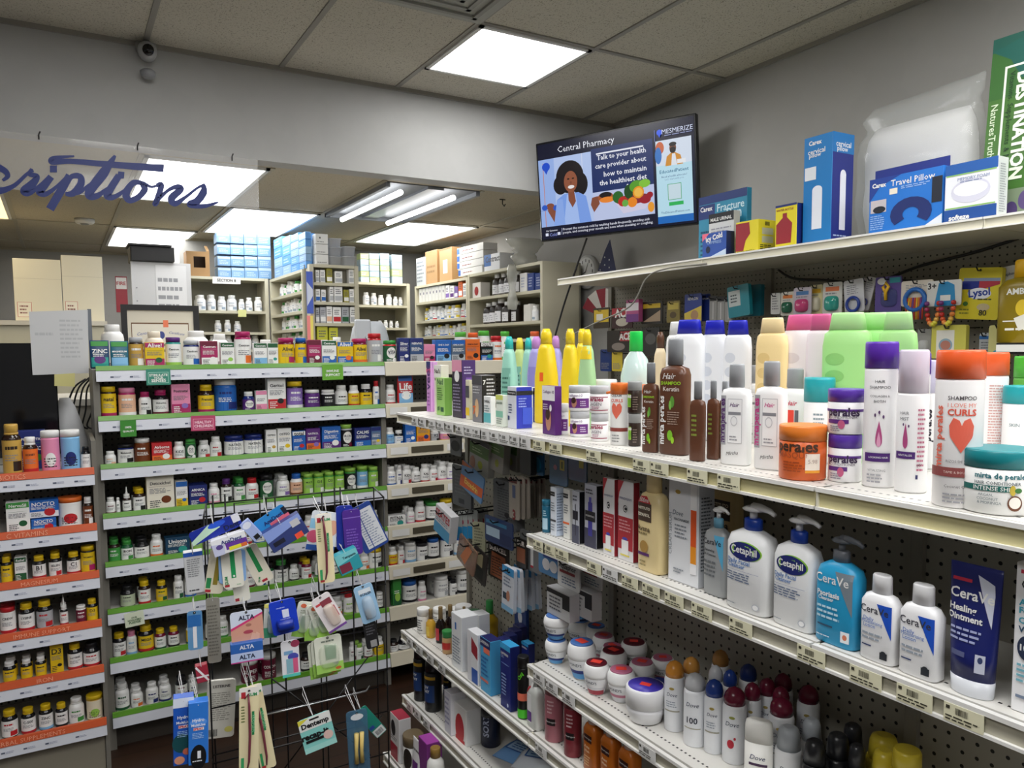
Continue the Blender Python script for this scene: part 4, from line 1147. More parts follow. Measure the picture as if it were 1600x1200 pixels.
    t = bigb(1221, 1290, 492, ('f3eef1', 'dd5f97'), 'big white conditioner bottle with pink cap, nearer of the two'); grips(t, 0, .27, 'e0d8dd')
    t = bigb(1376, 1433, 488, ('a5e08a', 'b4e89c'), 'big light green bottle, last of the three green ones')
    t = bigb(1336, 1398, 489, ('a5e08a', 'b4e89c'), 'big light green bottle, middle of the three green ones')
    t = bigb(1289, 1362, 489, ('a5e08a', 'b4e89c'), 'big light green bottle, first of the three green ones'); grips(t, 0, .27, '8fcc74')
    def mpw(ext, label, c1, red=0, real_h=None):
        cm = [('r', -.95, .2, -.5, .69, 'a8a8ac'), ('t', 'mirtaperales', -.72, .44, .44, c1, .03, 90), ('r', -.35, .22, .68, .66, 'b8b8bc'), ('r', -.32, .225, .65, .655, 'f4f4f4'), ('t', 'Hair', .15, .6, .35, c1, .01, 0, .3), ('r', -.3, .5, .6, .53, '8a8a90'), ('e', .12, .44, .25, .05, 'c8c8cc'), ('e', .12, .44, .2, .04, 'f0f0f0'), ('l', -.2, .24, .5, .3, 2, '9a9aa0'), ('t', 'Mirtha', .0, .12, .45, '2a2a30', 0, 8, .4)]
        if red: cm = [('t', 'Hair', 0, .6, .4, 'd0405a', .01, 0, .3), ('r', -.4, .35, .2, .52, 'f04a3a'), ('r', .25, .35, .5, .52, '6a6a70')]
        return ritem('sham', ext, ZB, ('f3f3f3', '9fa2a6'), cm, BR, label, 'bottle', .55, real_h)
    mpw((1158, 1192, 0, 571), 'white bottle with grey cap between the purple and pink lettered ones', '55286a', 0, .205)
    mpw((1124, 1175, 735, 576), 'white hair bottle with dark purple side lettering', '55286a')
    mpw((1176, 1230, 746, 575), 'white hair bottle with pink side lettering', 'c83a88')
    mpw((1220, 1266, 0, 576), 'white hair bottle with red block, behind the orange jar', 'c83a88', 1, .2)
    ritem('jar', (1258, 1304, 0, 590), ZB, ('f2f2f2', '1fa3ac'), [('l', -.2, .2, .6, .6, 8, '8a9aa0'), ('r', -.1, .1, .3, .16, '2b8fc0')], 'hair_mask_jar', 'white bottle with turquoise lid behind the orange jar', 'jar', 1, .14)
    ritem('jar', (1216, 1289, 757, 668), ZB, ('d9642a', 'ef8430'), [('t', 'perales', -.1, .6, .95, '4a3020', .03), ('t', 'MASQUE', -.25, .46, .7, 'b0522a', .01), ('l', -.7, .15, .3, .36, 4, 'a8481f'), ('r', .3, .15, .95, .5, 'f2e6d8'), ('r', .3, .15, .95, .2, 'f0a030'), ('t', '5.98', .62, .36, .2, 'b09a90')], 'hair_mask_jar', 'orange hair masque jar with white price sticker', 'jar', 1.0)
    j4 = ojar((1289, 1347, 770, 692), 'white jar with purple lid, bottom of the purple-lidded pair', kind=2, lid='5a35a8')
    h4 = max(v.co.z for c in j4.children for v in c.data.vertices)
    ojar((1289, 1347, 770, 692), 'white jar with purple lid, top of the purple-lidded pair', kind=2, lid='5a35a8', lift=h4 + .001, xy=(j4.location.x, j4.location.y))
    drop = [(0, .46), (-.12, .4), (-.2, .35), (-.2, .31), (-.1, .285), (0, .28), (.1, .285), (.2, .31), (.2, .35), (.12, .4)]
    def purp(ext, label, back=0, rh=None):
        cm = [('t', 'HAIR', 0, .73, .3, '3a3a40'), ('t', 'SHAMPOO', 0, .69, .65, '3a3a40'), ('t', 'COLLAGEN &', 0, .63, .6, '3a3a40'), ('t', 'BIOTIN', 0, .595, .35, '3a3a40'), ('p', drop, 'b04a80'), ('p', [(a * .6, .28 + (b - .28) * .6) for a, b in drop], 'e0a0c0'), ('e', -.25, .5, .06, .012, '5a3a6a'), ('e', .25, .49, .06, .012, '5a3a6a'), ('e', 0, .52, .06, .012, '5a3a6a'), ('r', -.9, .18, .75, .24, '4a2470'), ('t', 'LOOKING HAIR', 0, .21, .6, 'w'), ('t', 'VITALIZING', -.1, .12, .55, '6a6a70'), ('l', -.7, .03, .5, .1, 3, '9a9aa0')]
        if back: cm = [('t', 'mirta perales', 0, .45, .36, '3a2a4a', .03, 90), ('r', -1, .1, 1, .18, '4a2470'), ('l', .3, .15, .9, .6, 12, 'a8a0b0')]
        return ritem('cyl', ext, ZB, ('f4f3f4', '5d2fae'), cm, BR, label, 'bottle', 1, rh)
    purp((1343, 1399, 779, 550), 'white collagen shampoo bottle with purple cap and drop print')
    purp((1397, 1452, 0, 551), 'white bottle with purple cap behind the clear-capped mist', 1, .215)
    ritem('mist', (1394, 1448, 788, 563), ZB, ('f3f3f4', 'd9cfe0'), [('t', 'HAIR', -.5, .56, .3, '4a4a50'), ('t', 'MIST', -.5, .52, .3, '4a4a50'), ('p', [(a * .8 - .4, b + .03) for a, b in drop], 'b04a80'), ('e', -.55, .48, .05, .01, '5a3a6a'), ('e', -.2, .47, .05, .01, '5a3a6a'), ('r', -1.1, .24, .25, .29, '4a2470'), ('t', 'REVITALIZE', -.4, .265, .45, 'w'), ('l', .35, .15, .95, .6, 14, 'c0708a'), ('r', .3, .1, .45, .13, '2a2a60'), ('t', 'Mir', .55, .2, .2, '2a2a30', 0, 20, .3)], 'hair_mist_bottle', 'white hair mist bottle with clear cap, beside purple-capped shampoo', 'bottle', 1)
    ritem('mist', (1440, 1468, 0, 563), ZB, ('f3f3f4', 'd0cce6'), [('t', 'perales', 0, .4, .3, '2a2030', .03, 90)], 'hair_mist_bottle', 'second hair mist bottle, partly hidden left of the curls shampoo', 'bottle', 1, .2)
    def curl(ext, label, back=0, rh=None):
        cm = [('t', 'SHAMPOO', .1, .70, .6, '5a5458', .01), ('t', 'I LOVE MY', .1, .655, .6, 'f0907a'), ('t', 'CURLS', .1, .61, .6, 'e05a45', .03), ('t', 'mirta perales', -.85, .45, .4, 'e8705a', .03, 90), ('p', [(a * .85 + .1, b * .85 + .1) for a, b in heart], 'ec6a55'), ('t', 'RIZOS DE WOW', .1, .3, .6, '8a8488'), ('r', -1.4, .2, 1.4, .26, '8f4a48'), ('t', 'TAME & BOUNCE', 0, .23, .6, 'f0d8d0'), ('t', 'Coconut Oil +', 0, .14, .55, '6a6468', .01), ('l', -.6, .03, .5, .1, 3, '9a9aa0')]
        if back: cm = [('l', -.1, .1, .8, .75, 30, 'd8a8a0')]
        return ritem('cyl', ext, ZB, ('f4f2f2', 'f2622c'), cm, BR, label, 'bottle', 1, rh)
    curl((1525, 1574, 0, 551), 'second orange-capped curls bottle, showing its back label', 1, .215)
    curl((1458, 1527, 798, 550), 'white curls shampoo bottle with orange cap and heart print')
    ritem('jar', (1503, 1610, 817, 710), ZB, ('f2f2f0', '16848c'), [('t', 'mirta de perales', .05, .6, .72, '1f6f7a', .03), ('t', 'HAIR CONDITIONER', -.05, .5, .62, '4a5a60', .01), ('r', -1.1, .37, .4, .46, '14665f'), ('t', 'INTENSE SHINE', -.1, .415, .6, 'w', .01), ('t', 'ARGAN,', -.35, .31, .2, '6a7a80'), ('t', 'COCONUT', -.3, .25, .28, '6a7a80'), ('t', '& MORINGA', -.25, .19, .32, '6a7a80'), ('e', .42, .2, .2, .12, '6a3f28'), ('e', .42, .21, .16, .09, 'f3efe6'), ('e', .35, .4, .08, .08, 'c8b040'), ('e', .5, .4, .1, .04, '3f7a3a'), ('r', .8, .1, .95, .2, '33406a')], 'hair_mask_jar', 'large white intense shine conditioner jar with teal lid', 'jar', 1.0)
    ritem('cyl', (1572, 1620, 0, 603), ZB, ('f2f2f2', '18a0a8'), [('t', 'SKIN', -.4, .6, .3, '5a7a80'), ('e', -.2, .3, .2, .05, 'd0a040'), ('e', 0, .32, .15, .06, '3f7a3a')], BR, 'white bottle with teal cap behind the teal-lidded jar', 'bottle', 1, .17)
    ritem('cyl', (1588, 1622, 0, 557), ZB, ('5fae45', '4fb838'), [], BR, 'green bottle at the right edge of the gondola top', 'bottle', 1, .25, bx=1.5)

def two_pass(fn):
    global DRY
    DRY = True; REG.clear(); had = set(COL.objects.keys()); fn()
    for n_ in [n_ for n_ in COL.objects.keys() if n_ not in had]:
        o = bpy.data.objects[n_]; d = o.data; bpy.data.objects.remove(o)
        if d and d.users == 0: bpy.data.meshes.remove(d)
    DRY = False; fn(); REG.clear()
DRY = True
BR = 'shampoo_bottle'
two_pass(shelf_b)
DRY = True
# ---- shelf C
ritem('cyl', (847, 861, 833, 781), ZC, ('1f6a88', '2a7a98'), [('r', -.7, .1, .6, .45, 'b8d8e8'), ('l', -.5, .5, .5, .7, 3, 'c8e0ea')], 'lotion_bottle', 'small teal bottle at the far end of the second shelf', 'bottle', .8)
neu = lambda c: [('r', -.95, .82, .6, .91, 'k'), ('t', 'Neutrogena', -.15, .865, .7, 'w'), ('l', -.7, .5, .6, .7, 4, '6a7078'), ('r', -1, .3, 1, .34, c), ('l', -.7, .1, .6, .26, 3, '8a9098')]
rbox((860, 881, 839, 763), ZC, 'dfe6f0', neu('4a4a50'), 'tall white skincare box with pale blue tint, second shelf', .9, side='cfdcf0', scmds=[('l', -.8, .1, .8, .9, 14, '7a88a0')])
rbox((880, 897, 844, 766), ZC, 'e9e9e4', neu('f0703a'), 'white skincare box with orange stripe, second shelf', .5)
rbox((894, 914, 851, 769), ZC, 'b9bcc6', [('r', -1, 0, 1, .35, '4a4c60'), ('r', -.8, .45, .7, .62, '1c1c24'), ('r', -.1, .15, .1, .75, '2a2a3a'), ('l', -.7, .8, .7, .93, 2, '4a4a55')], 'slim grey serum box with black side', .6, side='15151b')
rbox((913, 943, 859, 760), ZC, 'b4b6c2', [('r', -1, 0, 1, .3, '3a3a50'), ('r', -.35, .18, .35, .72, '3a3590'), ('r', -.2, .72, .2, .8, '4a45a0'), ('r', -.85, .42, .85, .58, '15151c'), ('t', 'HYDRATING', 0, .5, .7, 'w'), ('l', -.7, .84, .7, .94, 2, '4a4a55')], 'wider grey serum box with purple bottle picture', .45, side='101015')
for i, (a, b, yb, yt) in enumerate(((942, 966, 871, 750), (965, 999, 881, 755))):
    rbox((a, b, yb, yt), ZC, 'e9e8ea', [('r', -1, .14, 1, .55, 'b5303a'), ('p', [(-1, 1), (-.2, 1), (-.8, .85), (-1, .7)], 'b5303a'), ('t', 'WINDREAM', 0, .78, .8, '4a5a8a'), ('e', .0, .655, .28, .045, '2a2a30'), ('t', 'C', 0, .655, .2, 'w', .03), ('l', -.8, .36, .8, .52, 4, 'e0a0a4'), ('r', -.45, .08, .45, .26, 'f4f2f2'), ('e', 0, .28, .35, .02, '4a4ab0'), ('r', -.6, .06, .6, .08, 'e8d85a')],
         ['red and white cream box with round C mark, left of its twin', 'red and white cream box with black C mark, beside the oat lotion'][i], .3 if i == 0 else .35, side='9a2a35')
ritem('lotn', (997, 1046, 898, 728), ZC, ('eed8a0', 'eed8a0'), [('r', -.9, .5, .35, .68, '4a382c'), ('p', [(-.95, .68), (-.7, .74), (-.1, .75), (.3, .68)], 'c5303a'), ('t', '500ml', -.3, .71, .4, 'w', .01), ('t', 'INSTITUTO', -.28, .63, .52, 'f4ecd8', .03), ('t', 'ESPANOL', -.28, .565, .52, 'f4ecd8', .03), ('t', 'Avena', -.3, .43, .55, '5a4a30', .02), ('l', -.8, .36, .2, .4, 1, '8a7a50'), ('e', -.25, .25, .35, .06, 'b08a48'), ('r', -.8, .16, .2, .19, '5a2a6a'), ('l', -.6, .05, .0, .12, 2, '9a8a58')], 'lotion_bottle', 'tall cream-coloured oat lotion bottle with brown emblem', 'bottle', .5)
rbox((1043, 1112, 922, 0), ZC, 'e4e6ea', [('e', -.35, .86, .18, .025, 'c8a850'), ('t', 'Dove', -.35, .7, .32, '4a5a70', .0, 0, .3), ('t', 'CREAM SERUM', -.85, .5, .4, '8a9098', .0, 90), ('t', 'NIACINAMIDE', -.15, .63, .42, '5a6068', .02), ('l', -.55, .45, .25, .58, 4, '8a9098'), ('r', .5, .2, .9, .95, 'f2f2f4'), ('r', .52, .24, .88, .68, 'e85a1c'), ('r', .52, .24, .88, .38, 'f29a20'), ('l', -.6, .08, .1, .14, 2, '8a9098')], 'large white serum box with orange bottle picture, second shelf', .45, side='c9ccd2', scmds=[('l', -.7, .15, .7, .85, 20, '5a6068')], real_h=None) if False else None
W_ = on(1043, 840, 0, 1.10).y - on(1090, 840, 0, 1.10).y
pb = on(1090, 921, 2, ZC)
place(boxy(W_, .045, .224, 'e4e6ea', [('e', -.35, .86, .18, .02, 'c8a850'), ('t', 'Dove', -.35, .66, .36, '4a5a70', .0, 0, .3), ('t', 'CREAM SERUM', -.85, .45, .4, '8a9098', .0, 90), ('t', 'NIACINAMIDE', -.1, .6, .5, '5a6068', .02), ('l', -.55, .42, .3, .56, 4, '8a9098'), ('r', .5, .12, .92, .95, 'f6f6f8'), ('r', .53, .22, .9, .72, 'e85a1c'), ('r', .53, .22, .9, .38, 'f29a20'), ('l', -.6, .08, .1, .14, 2, '8a9098')], side='c9ccd2', scmds=[('l', -.7, .15, .7, .85, 22, '5a6068')]),
      'product_box', 'large white serum box with orange bottle picture, second shelf', 'box', (max(1.083, pb.x), pb.y + W_ / 2, ZC + .0006), -pi / 2)
ritem('lotn', (1108, 1158, 0, 700), ZC, ('e0c890', 'e0c890'), [('r', -.7, .45, .7, .65, '3a2c22'), ('t', 'INSTITUTO', 0, .6, .6, 'd8ccb0', .03), ('t', 'ESPANOL', 0, .54, .6, 'd8ccb0', .03), ('t', 'Avena', 0, .4, .6, '3a2c22', .02)], 'lotion_bottle', 'second oat lotion bottle in the shade behind the pump bottles', 'bottle', .4, xy=(1.31, on(1133, 790, 0, 1.31).y))  # same bottle as the first in darker tones, its shade put into the colours
cer = lambda s, c1, c2, lines: [('p', [(.05, .68), (.85, .68), (.85, .3)], c2), ('t', 'CeraVe', -.1, .6, .8, c1, .01)] + lines
ritem('pump', (1100, 1143, 934, 790), ZC, ('a3a6a8', '78b8d8', 'f0f0f0'), cer(1, '26262c', '5fb4dc', [('t', 'Renewing', -.3, .5, .45, '33363a', .02), ('t', 'SA Cleanser', -.25, .455, .55, '33363a', .02), ('l', -.8, .2, .4, .4, 4, '6a6e72')]), 'cleanser_pump_bottle', 'grey cleanser pump bottle with pale blue collar', 'bottle', .5)
for i, (a, b, yb, yt) in enumerate(((1136, 1214, 962, 787), (1201, 1290, 992, 808))):
    ritem('pump', (a, b, yb, yt), ZC, ('eeeff0', '1a44b0', 'e9e9ea'), [('e', .1, .57, .72, .085, '8fc840'), ('e', .02, .565, .74, .082, '1a2468'), ('t', 'Cetaphil', 0, .565, .62, 'w', .02), ('t', 'Daily Facial', -.25, .455, .55, '2a6ab0', .01), ('t', 'Cleanser', -.35, .42, .42, '2a6ab0', .01), ('r', -.85, .375, .7, .377, '33509a'), ('l', -.85, .27, .6, .36, 4, '5a6a8a'), ('e', .6, .08, .16, .03, 'b8bcc4'), ('e', .6, .08, .12, .022, 'f0f0f0'), ('l', -.8, .05, -.3, .07, 1, '9aa0aa')],
          'cleanser_pump_bottle', ['white facial cleanser pump bottle with blue oval, further one', 'white facial cleanser pump bottle with blue oval, nearer one'][i], 'bottle', .5)
ritem('pump', (1272, 1351, 1021, 843), ZC, ('2a9fd0', '6d7178', '6d7178'), cer(1, 'w', '7a8690', [('t', 'Psoriasis', -.25, .46, .55, 'w', .03), ('t', 'Cleanser', -.35, .415, .38, 'w', .02), ('l', -.8, .22, .4, .36, 3, 'c0e4f2'), ('r', -.75, .16, .0, .175, '33506a'), ('r', .4, .06, .78, .16, 'eef4f8'), ('e', .59, .11, .1, .025, 'd88060'), ('l', -.8, .06, -.1, .08, 1, 'e0f0f8')]), 'cleanser_pump_bottle', 'bright blue psoriasis cleanser bottle with grey pump', 'bottle', .5)
for i, (a, b, yb, yt) in enumerate(((1346, 1404, 1043, 903), (1407, 1470, 1070, 921))):
    ritem('lotn', (a, b, yb, yt), ZC, ('f2f2f4', 'ececee'), cer(1, '3a3a44', '1f55c8', [('t', 'Daily', -.4, .48, .3, '3a70c0'), ('t', 'Moisturizing', -.2, .445, .6, '3a70c0'), ('t', 'Lotion', -.35, .41, .35, '3a70c0'), ('l', -.75, .24, .5, .34, 2, '9aa4b0'), ('r', -.75, .17, -.2, .185, '2a3a6a'), ('r', .3, .06, .7, .14, '22262e'), ('e', .5, .13, .15, .03, '22262e')]), 'lotion_bottle', ['small white moisturizing lotion bottle beside the blue pump bottle', 'small white moisturizing lotion bottle beside the navy tube'][i], 'bottle', .5)
ritem('tube', (1474, 1562, 1098, 889), ZC, ('1c2468', 'd5d8de'), [('p', [(.1, .93), (.75, .88), (.8, .8), (.75, .55)], 'd8dcec'), ('r', -.85, .86, -.1, .885, 'c8304a'), ('t', 'CeraVe', -.05, .77, .85, 'w', .02), ('t', 'Healing', -.35, .65, .55, 'w', .03), ('t', 'Ointment', -.25, .59, .7, 'w', .03), ('l', -.8, .4, .5, .52, 3, 'a8b0d8'), ('r', -.8, .29, -.1, .33, '5a6088'), ('r', .3, .2, .7, .34, 'c8ccdc'), ('e', .5, .3, .1, .025, '33406a')], 'ointment_tube', 'navy blue healing ointment tube standing on its cap', 'tube', .5)
pb = on(1570, 1112, 2, ZC)
place(boxy(.062, .045, .205, 'f0f0f2', [('r', -.8, .93, -.2, .955, 'c8304a'), ('t', 'CeraVe', .1, .86, .85, '33363c', .01), ('t', 'Acne', -.4, .74, .42, '3aa0b8', .03), ('t', 'Foaming', -.15, .68, .65, '3aa0b8', .03), ('t', 'Cream', -.3, .62, .5, '3aa0b8', .03), ('t', 'Wash', -.35, .56, .45, '33506a', .03), ('e', -.4, .44, .42, .085, '2a3550'), ('t', '10%', -.4, .44, .3, 'w', .03), ('l', -.8, .2, .7, .34, 4, '7ab8c8'), ('r', -.8, .1, .2, .12, '7a88a0')], side='e4e4e8'),
      'product_box', 'white acne wash box at the right end of the second shelf', 'box', (1.10, pb.y - .031, ZC + .0006), -pi / 2)
# ---- shelf D: cream tubs, deodorants
def dtub(x0, x1, yb, yt, c, label, lift=0, tm='tub', real_h=None, xy=None, blue=0):
    cols = {'b': ('f0f1f3', 'f2f2f2', '4a78c0'), 'p': ('eeeef0', 'f2f2f2', 'b86a88'), 'r': ('eeeef0', 'f2f2f2', '5a1424')}[c]
    band = {'b': ('5a9fd8', '1a2f80'), 'p': ('d8d8dc', 'c07a90'), 'r': ('a83a48', 'd8d8dc')}[c]
    cm = [('r', -.9, .04, .9, .2, band[0]), ('r', -1.1, .2, 1.1, .3, band[1]), ('t', "POND'S", -.1, .45, .5, '5a5f6a', .01)]
    t = ritem('tub', (x0, x1, yb, yt), ZD, cols, cm, 'cream_tub', label, 'tub', 1.0, real_h, lift=lift, xy=xy)
    h = max(v.co.z for ch in t.children for v in ch.data.vertices)
    q = MB(); a = rnd.uniform(-.5, .5); w_ = h * .16; M = Matrix.Translation((0, 0, h + .0008)) @ Matrix.Rotation(a, 4, 'Z')
    q.box(-w_, w_, -w_ * .7, w_ * .7, -.0005, .0005, mat('f0463a', .5)).xf(M); q.build('price_sticker', t)
    return t
def below(ext, Z, rho=1.0, h=None):
    return ext
t1 = dtub(851, 888, 1042, 998, 'b', 'blue-lidded cream tub, bottom of the stack nearest the shelf corner')
hh = lambda t: max(v.co.z for ch in t.children for v in ch.data.vertices) + .0012
dtub(851, 892, 1042, 998, 'b', 'blue-lidded cream tub, top of the stack nearest the shelf corner', lift=hh(t1), xy=(t1.location.x, t1.location.y))
t2 = dtub(886, 925, 1012, 967, 'b', 'blue-lidded cream tub, bottom of the back stack')
dtub(885, 924, 1012, 967, 'b', 'blue-lidded cream tub, top of the back stack', lift=hh(t2), xy=(t2.location.x, t2.location.y))
dtub(886, 932, 1068, 1002, 'b', 'large blue-lidded cream tub in front of the back stack')
dtub(923, 962, 1012, 966, 'b', 'blue-lidded cream tub standing alone against the pegboard')
dtub(922, 964, 1035, 989, 'p', 'pink-lidded cream tub left of the dark red one')
dtub(956, 997, 1024, 980, 'p', 'pink-lidded cream tub closest to the pegboard')
dtub(933, 984, 1066, 1009, 'r', 'dark red-lidded cream tub in the middle of the group')
dtub(982, 1029, 1046, 998, 'r', 'dark red-lidded cream tub close to the pegboard')
dtub(911, 953, 1092, 1034, 'r', 'dark red-lidded cream tub at the shelf front')
dtub(1022, 1060, 1068, 1025, 'p', 'pink-lidded cream tub beside the deodorant cans')
dtub(982, 1024, 1086, 1033, 'p', 'pink-lidded cream tub behind the purple-labelled one')
dtub(948, 993, 1104, 1045, 'p', 'pink-lidded cream tub with crumpled white wrapper at the shelf front')
t = ritem('flat', (976, 1040, 1150, 1080), ZD, ('e9e9ec', 'f1f1f3'), [('r', -1.4, .5, 1.4, .84, '3a2fa0')], 'cream_jar', 'wide white cream jar with purple band and purple lid label', 'jar', 1.0)
h = max(v.co.z for ch in t.children for v in ch.data.vertices)
q = MB(); r = .9 * max(v.co.x for ch in t.children for v in ch.data.vertices)
q.tube([(0, 0, h), (0, 0, h + .0006)], r * .98, mat('4a3fb8', .4), 28); q.tube([(0, 0, h + .0006), (0, 0, h + .001)], r * .9, mat('4438b0', .4), 28)
q.box(-r * .3, r * .3, -r * .2, r * .2, h + .001, h + .0016, mat('f0463a', .5)); q.build('lid_label', t)
ritem('flat', (1016, 1045, 1100, 1064), ZD, ('1a2a78', '1a2f88'), [], 'cream_jar', 'flat navy cream tin behind the first deodorant can', 'jar', 1.0)
def dove(tm, x0, x1, yt, cap, label, h=.155, body='eef0f4', cmds=None, name='deodorant_can', cat='can', rho=1, yb=0):
    pc = (x0 + x1) / 2
    P = on(pc, yt, 2, ZD + h); s = mpp(P); W = (x1 - x0) * s
    cm = cmds if cmds is not None else [('t', 'Dove', 0, .55, .55, '3a4660', .0, 0, .3), ('e', 0, .64, .25, .02, 'b09a50'), ('r', -.8, .3, .8, .32, 'a8a494'), ('l', -.6, .36, .6, .46, 3, 'a0a8b4')]
    P.x = min(P.x, 1.335 - W / 2)
    if P.x < 1.086 + W / 2: P = P * ((1.086 + W / 2) / P.x)
    for sh, j in [(q_, 0) for q_ in (1, .96, .92)] + [(.92, s_ * .006 * q_) for q_ in range(1, 15) for s_ in (1, -1)]:
        if P.x * (1 + j) + W * sh / 2 < 1.343 and not hits(P.x * (1 + j), P.y * (1 + j), W * sh / 2, W * sh / 2, ZD): P = P * (1 + j); W *= sh; break
    REG.append((P.x, P.y, W / 2 * 1.02, W / 2 * 1.02, ZD, 0, 0))
    t = place(make(tm, W, W * rho, h, (body, cap), cm), name, label, cat, (P.x, P.y, ZD + .0006), -pi / 2 + .55)
    return t
A_ = 'deodorant can with'
dove('aero', 1038, 1071, 1033, 'e0963a', 'white deodorant can with orange cap at the shelf front')
dove('aero', 1066, 1095, 1027, 'd99a48', 'white deodorant can with amber cap behind the orange-capped one')
dove('aero', 1112, 1140, 1016, 'c08a48', 'white deodorant can with amber cap closest to the pegboard')
dove('aero', 1069, 1104, 1052, 'c9cbce', 'white deodorant can with silver cap at the shelf front', cmds=[('t', 'Dove', 0, .6, .6, '3a4660', .0, 0, .3), ('t', '100', 0, .38, .5, '2a3040', .02), ('r', -.8, .26, .8, .275, 'a8a494')])
dove('aero', 1106, 1131, 1040, 'd0d2d6', 'white deodorant can with silver cap in the second line')
dove('aero', 1100, 1133, 1059, '1f3f90', 'white deodorant can with blue cap at the shelf front')
dove('aero', 1128, 1154, 1047, '1f3f90', 'white deodorant can with blue cap in the second line')
dove('aero', 1155, 1184, 1038, '1c3478', 'white deodorant can with blue cap beside the pegboard')
for i, (a, b, c) in enumerate(((1130, 1167, 1074), (1161, 1191, 1070), (1185, 1214, 1060), (1211, 1241, 1052), (1233, 1263, 1043), (1247, 1281, 1071), (1202, 1241, 1090))):
    dove('aero', a, b, c, '6a1530', 'white deodorant can with dark red dome cap, ' + ['front one with red berry print', 'second of its line', 'third of its line', 'fourth of its line', 'fifth, deepest against the pegboard', 'beside the pegboard at the right', 'nearest the grey-capped roll-ons'][i],
         cmds=[('t', 'Dove', 0, .55, .6, '3a4660', .0, 0, .3), ('e', 0, .64, .25, .02, '9aa050'), ('e', -.1, .28, .3, .06, 'c0283a'), ('e', .25, .36, .1, .02, 'c0283a')] if i == 0 else None)
dove('stick', 1165, 1208, 1124, 'efeee8', 'white oval deodorant stick in front of the dark red caps', .13, 'f0efe9', [('t', 'Dove', 0, .45, .55, '2a3560', .0, 0, .3), ('r', -.6, .32, .7, .36, '4a3050')], 'deodorant_stick', 'stick', .55)
gr = [('t', 'Dove', 0, .4, .5, '3a4660', .0, 0, .3)]
dove('roll', 1212, 1254, 1135, 'b4bac0', 'white roll-on deodorant with grey cap, nearer one', .125, 'eff0f2', gr, 'roll_on_deodorant', 'bottle')
dove('roll', 1252, 1286, 1123, 'b8bec4', 'white roll-on deodorant with grey cap, further one', .125, 'eff0f2', gr, 'roll_on_deodorant', 'bottle')
for i, (a, b, c) in enumerate(((1255, 1292, 1156), (1290, 1330, 1146), (1316, 1350, 1131), (1340, 1371, 1118))):
    dove('roll', a, b, c, '26272b', 'black deodorant bottle, ' + ['nearest of the four', 'second of the four', 'third of the four', 'furthest of the four'][i], .13, '1b1c20', [('r', -.9, .4, .9, .5, 'a8aab0')], 'deodorant_bottle', 'bottle')
for i, (a, b, c) in enumerate(((1364, 1416, 1144), (1400, 1444, 1131), (1440, 1486, 1120))):
    dove('roll' if i < 2 else 'bull', a, b, c, 'd8c238', 'yellow bottle low at the right, ' + ['nearest of three', 'middle of three', 'tallest, against the pegboard'][i], .13 + .03 * (i == 2), 'd8c238', [], 'yellow_bottle', 'bottle')
# ---- shelf E, far section
E_ = dict(bx=None)
def eitem(tm, ext, cols, cm, name, label, cat='jar', rho=1.0, Z=None, **k): return ritem(tm, ext, Z or ZE, cols, cm, name, label, cat, rho, **k)
wl = [('l', -.6, .1, .6, .6, 5, '6a6a70')]
eitem('jar', (652, 672, 991, 950), ('e9e8e2', 'f0f0ee'), wl, 'salve_jar', 'white ointment jar with red-marked lid, first at the corner of its shelf')
eitem('jar', (669, 689, 975, 944), ('e9e8e2', 'f0f0ee'), wl, 'salve_jar', 'white ointment jar with red-marked lid, second at the shelf corner')
eitem('jar', (688, 712, 966, 940), ('e9e8e2', 'f0f0ee'), wl, 'salve_jar', 'white ointment jar with red-marked lid, third behind the gold-capped oils')
for x0, yb, yt, w_ in ((712, 972, 931, 30),):
    eitem('jar', (x0, x0 + w_, yb, yt), ('1c1c1e', 'f0f0f0'), [], 'salve_jar', 'black jar with white-rimmed lid beside the green-lidded jar')
eitem('jar', (730, 756, 985, 946), ('1f4a30', '3a6a4a'), [], 'salve_jar', 'dark green jar left of the green-capped oil')
eitem('oil', (752, 779, 1003, 938), ('a8860f', '2f8f45'), [('l', -.6, .1, .6, .4, 4, 'd8c070')], 'oil_bottle', 'golden oil bottle with green cap on the lower shelf', 'bottle')
for i, (a, b, yb, yt, c) in enumerate(((666, 681, 998, 952, 'd8a83a'), (681, 697, 1006, 948, '1c1210'), (696, 712, 1000, 945, '1c1210'), (719, 732, 990, 943, '20140f'))):
    eitem('oil', (a, b, yb, yt), (c, '8a7248'), [('r', -.8, .08, .8, .42, ('e8c850', 'c8404a', '3a2a20', '3a2a20')[i])], 'oil_bottle', 'small oil bottle with tall gold cap, ' + ['yellow liquid', 'dark with red label', 'dark, third in line', 'dark, right of the three'][i], 'bottle')
eitem('jar', (691, 708, 1023, 985), ('c8a070', '2f8f45'), [('r', -1.2, .2, 1.2, .5, 'c0302a')], 'salve_jar', 'small tan jar with green lid and red label')
rbox((706, 748, 1051, 966), ZE, 'eef0f2', [('r', -.3, .72, .0, .85, '2a6ab8'), ('l', -.8, .1, .8, .6, 9, '8a94a4')], 'tall white box with blue square, left front of the lower shelf', .8, side='dcdfe4')
rbox((738, 766, 1030, 962), ZE, 'eef0f2', [('r', -.6, .9, .6, .96, '3a8ad0')], 'white box with blue top stripe behind the tall white one', .8, side='dcdfe4')
rbox((731, 762, 1075, 995), ZE, 'e9eaee', [('p', [(-.2, .9), (1, .75), (1, .5), (-.2, .6)], '9a2030'), ('r', -.2, .02, 1, .3, '2a5ab0'), ('r', -1, .0, -.3, 1, 'e4e4e8')], 'white box with red and blue diagonal bands', .5)
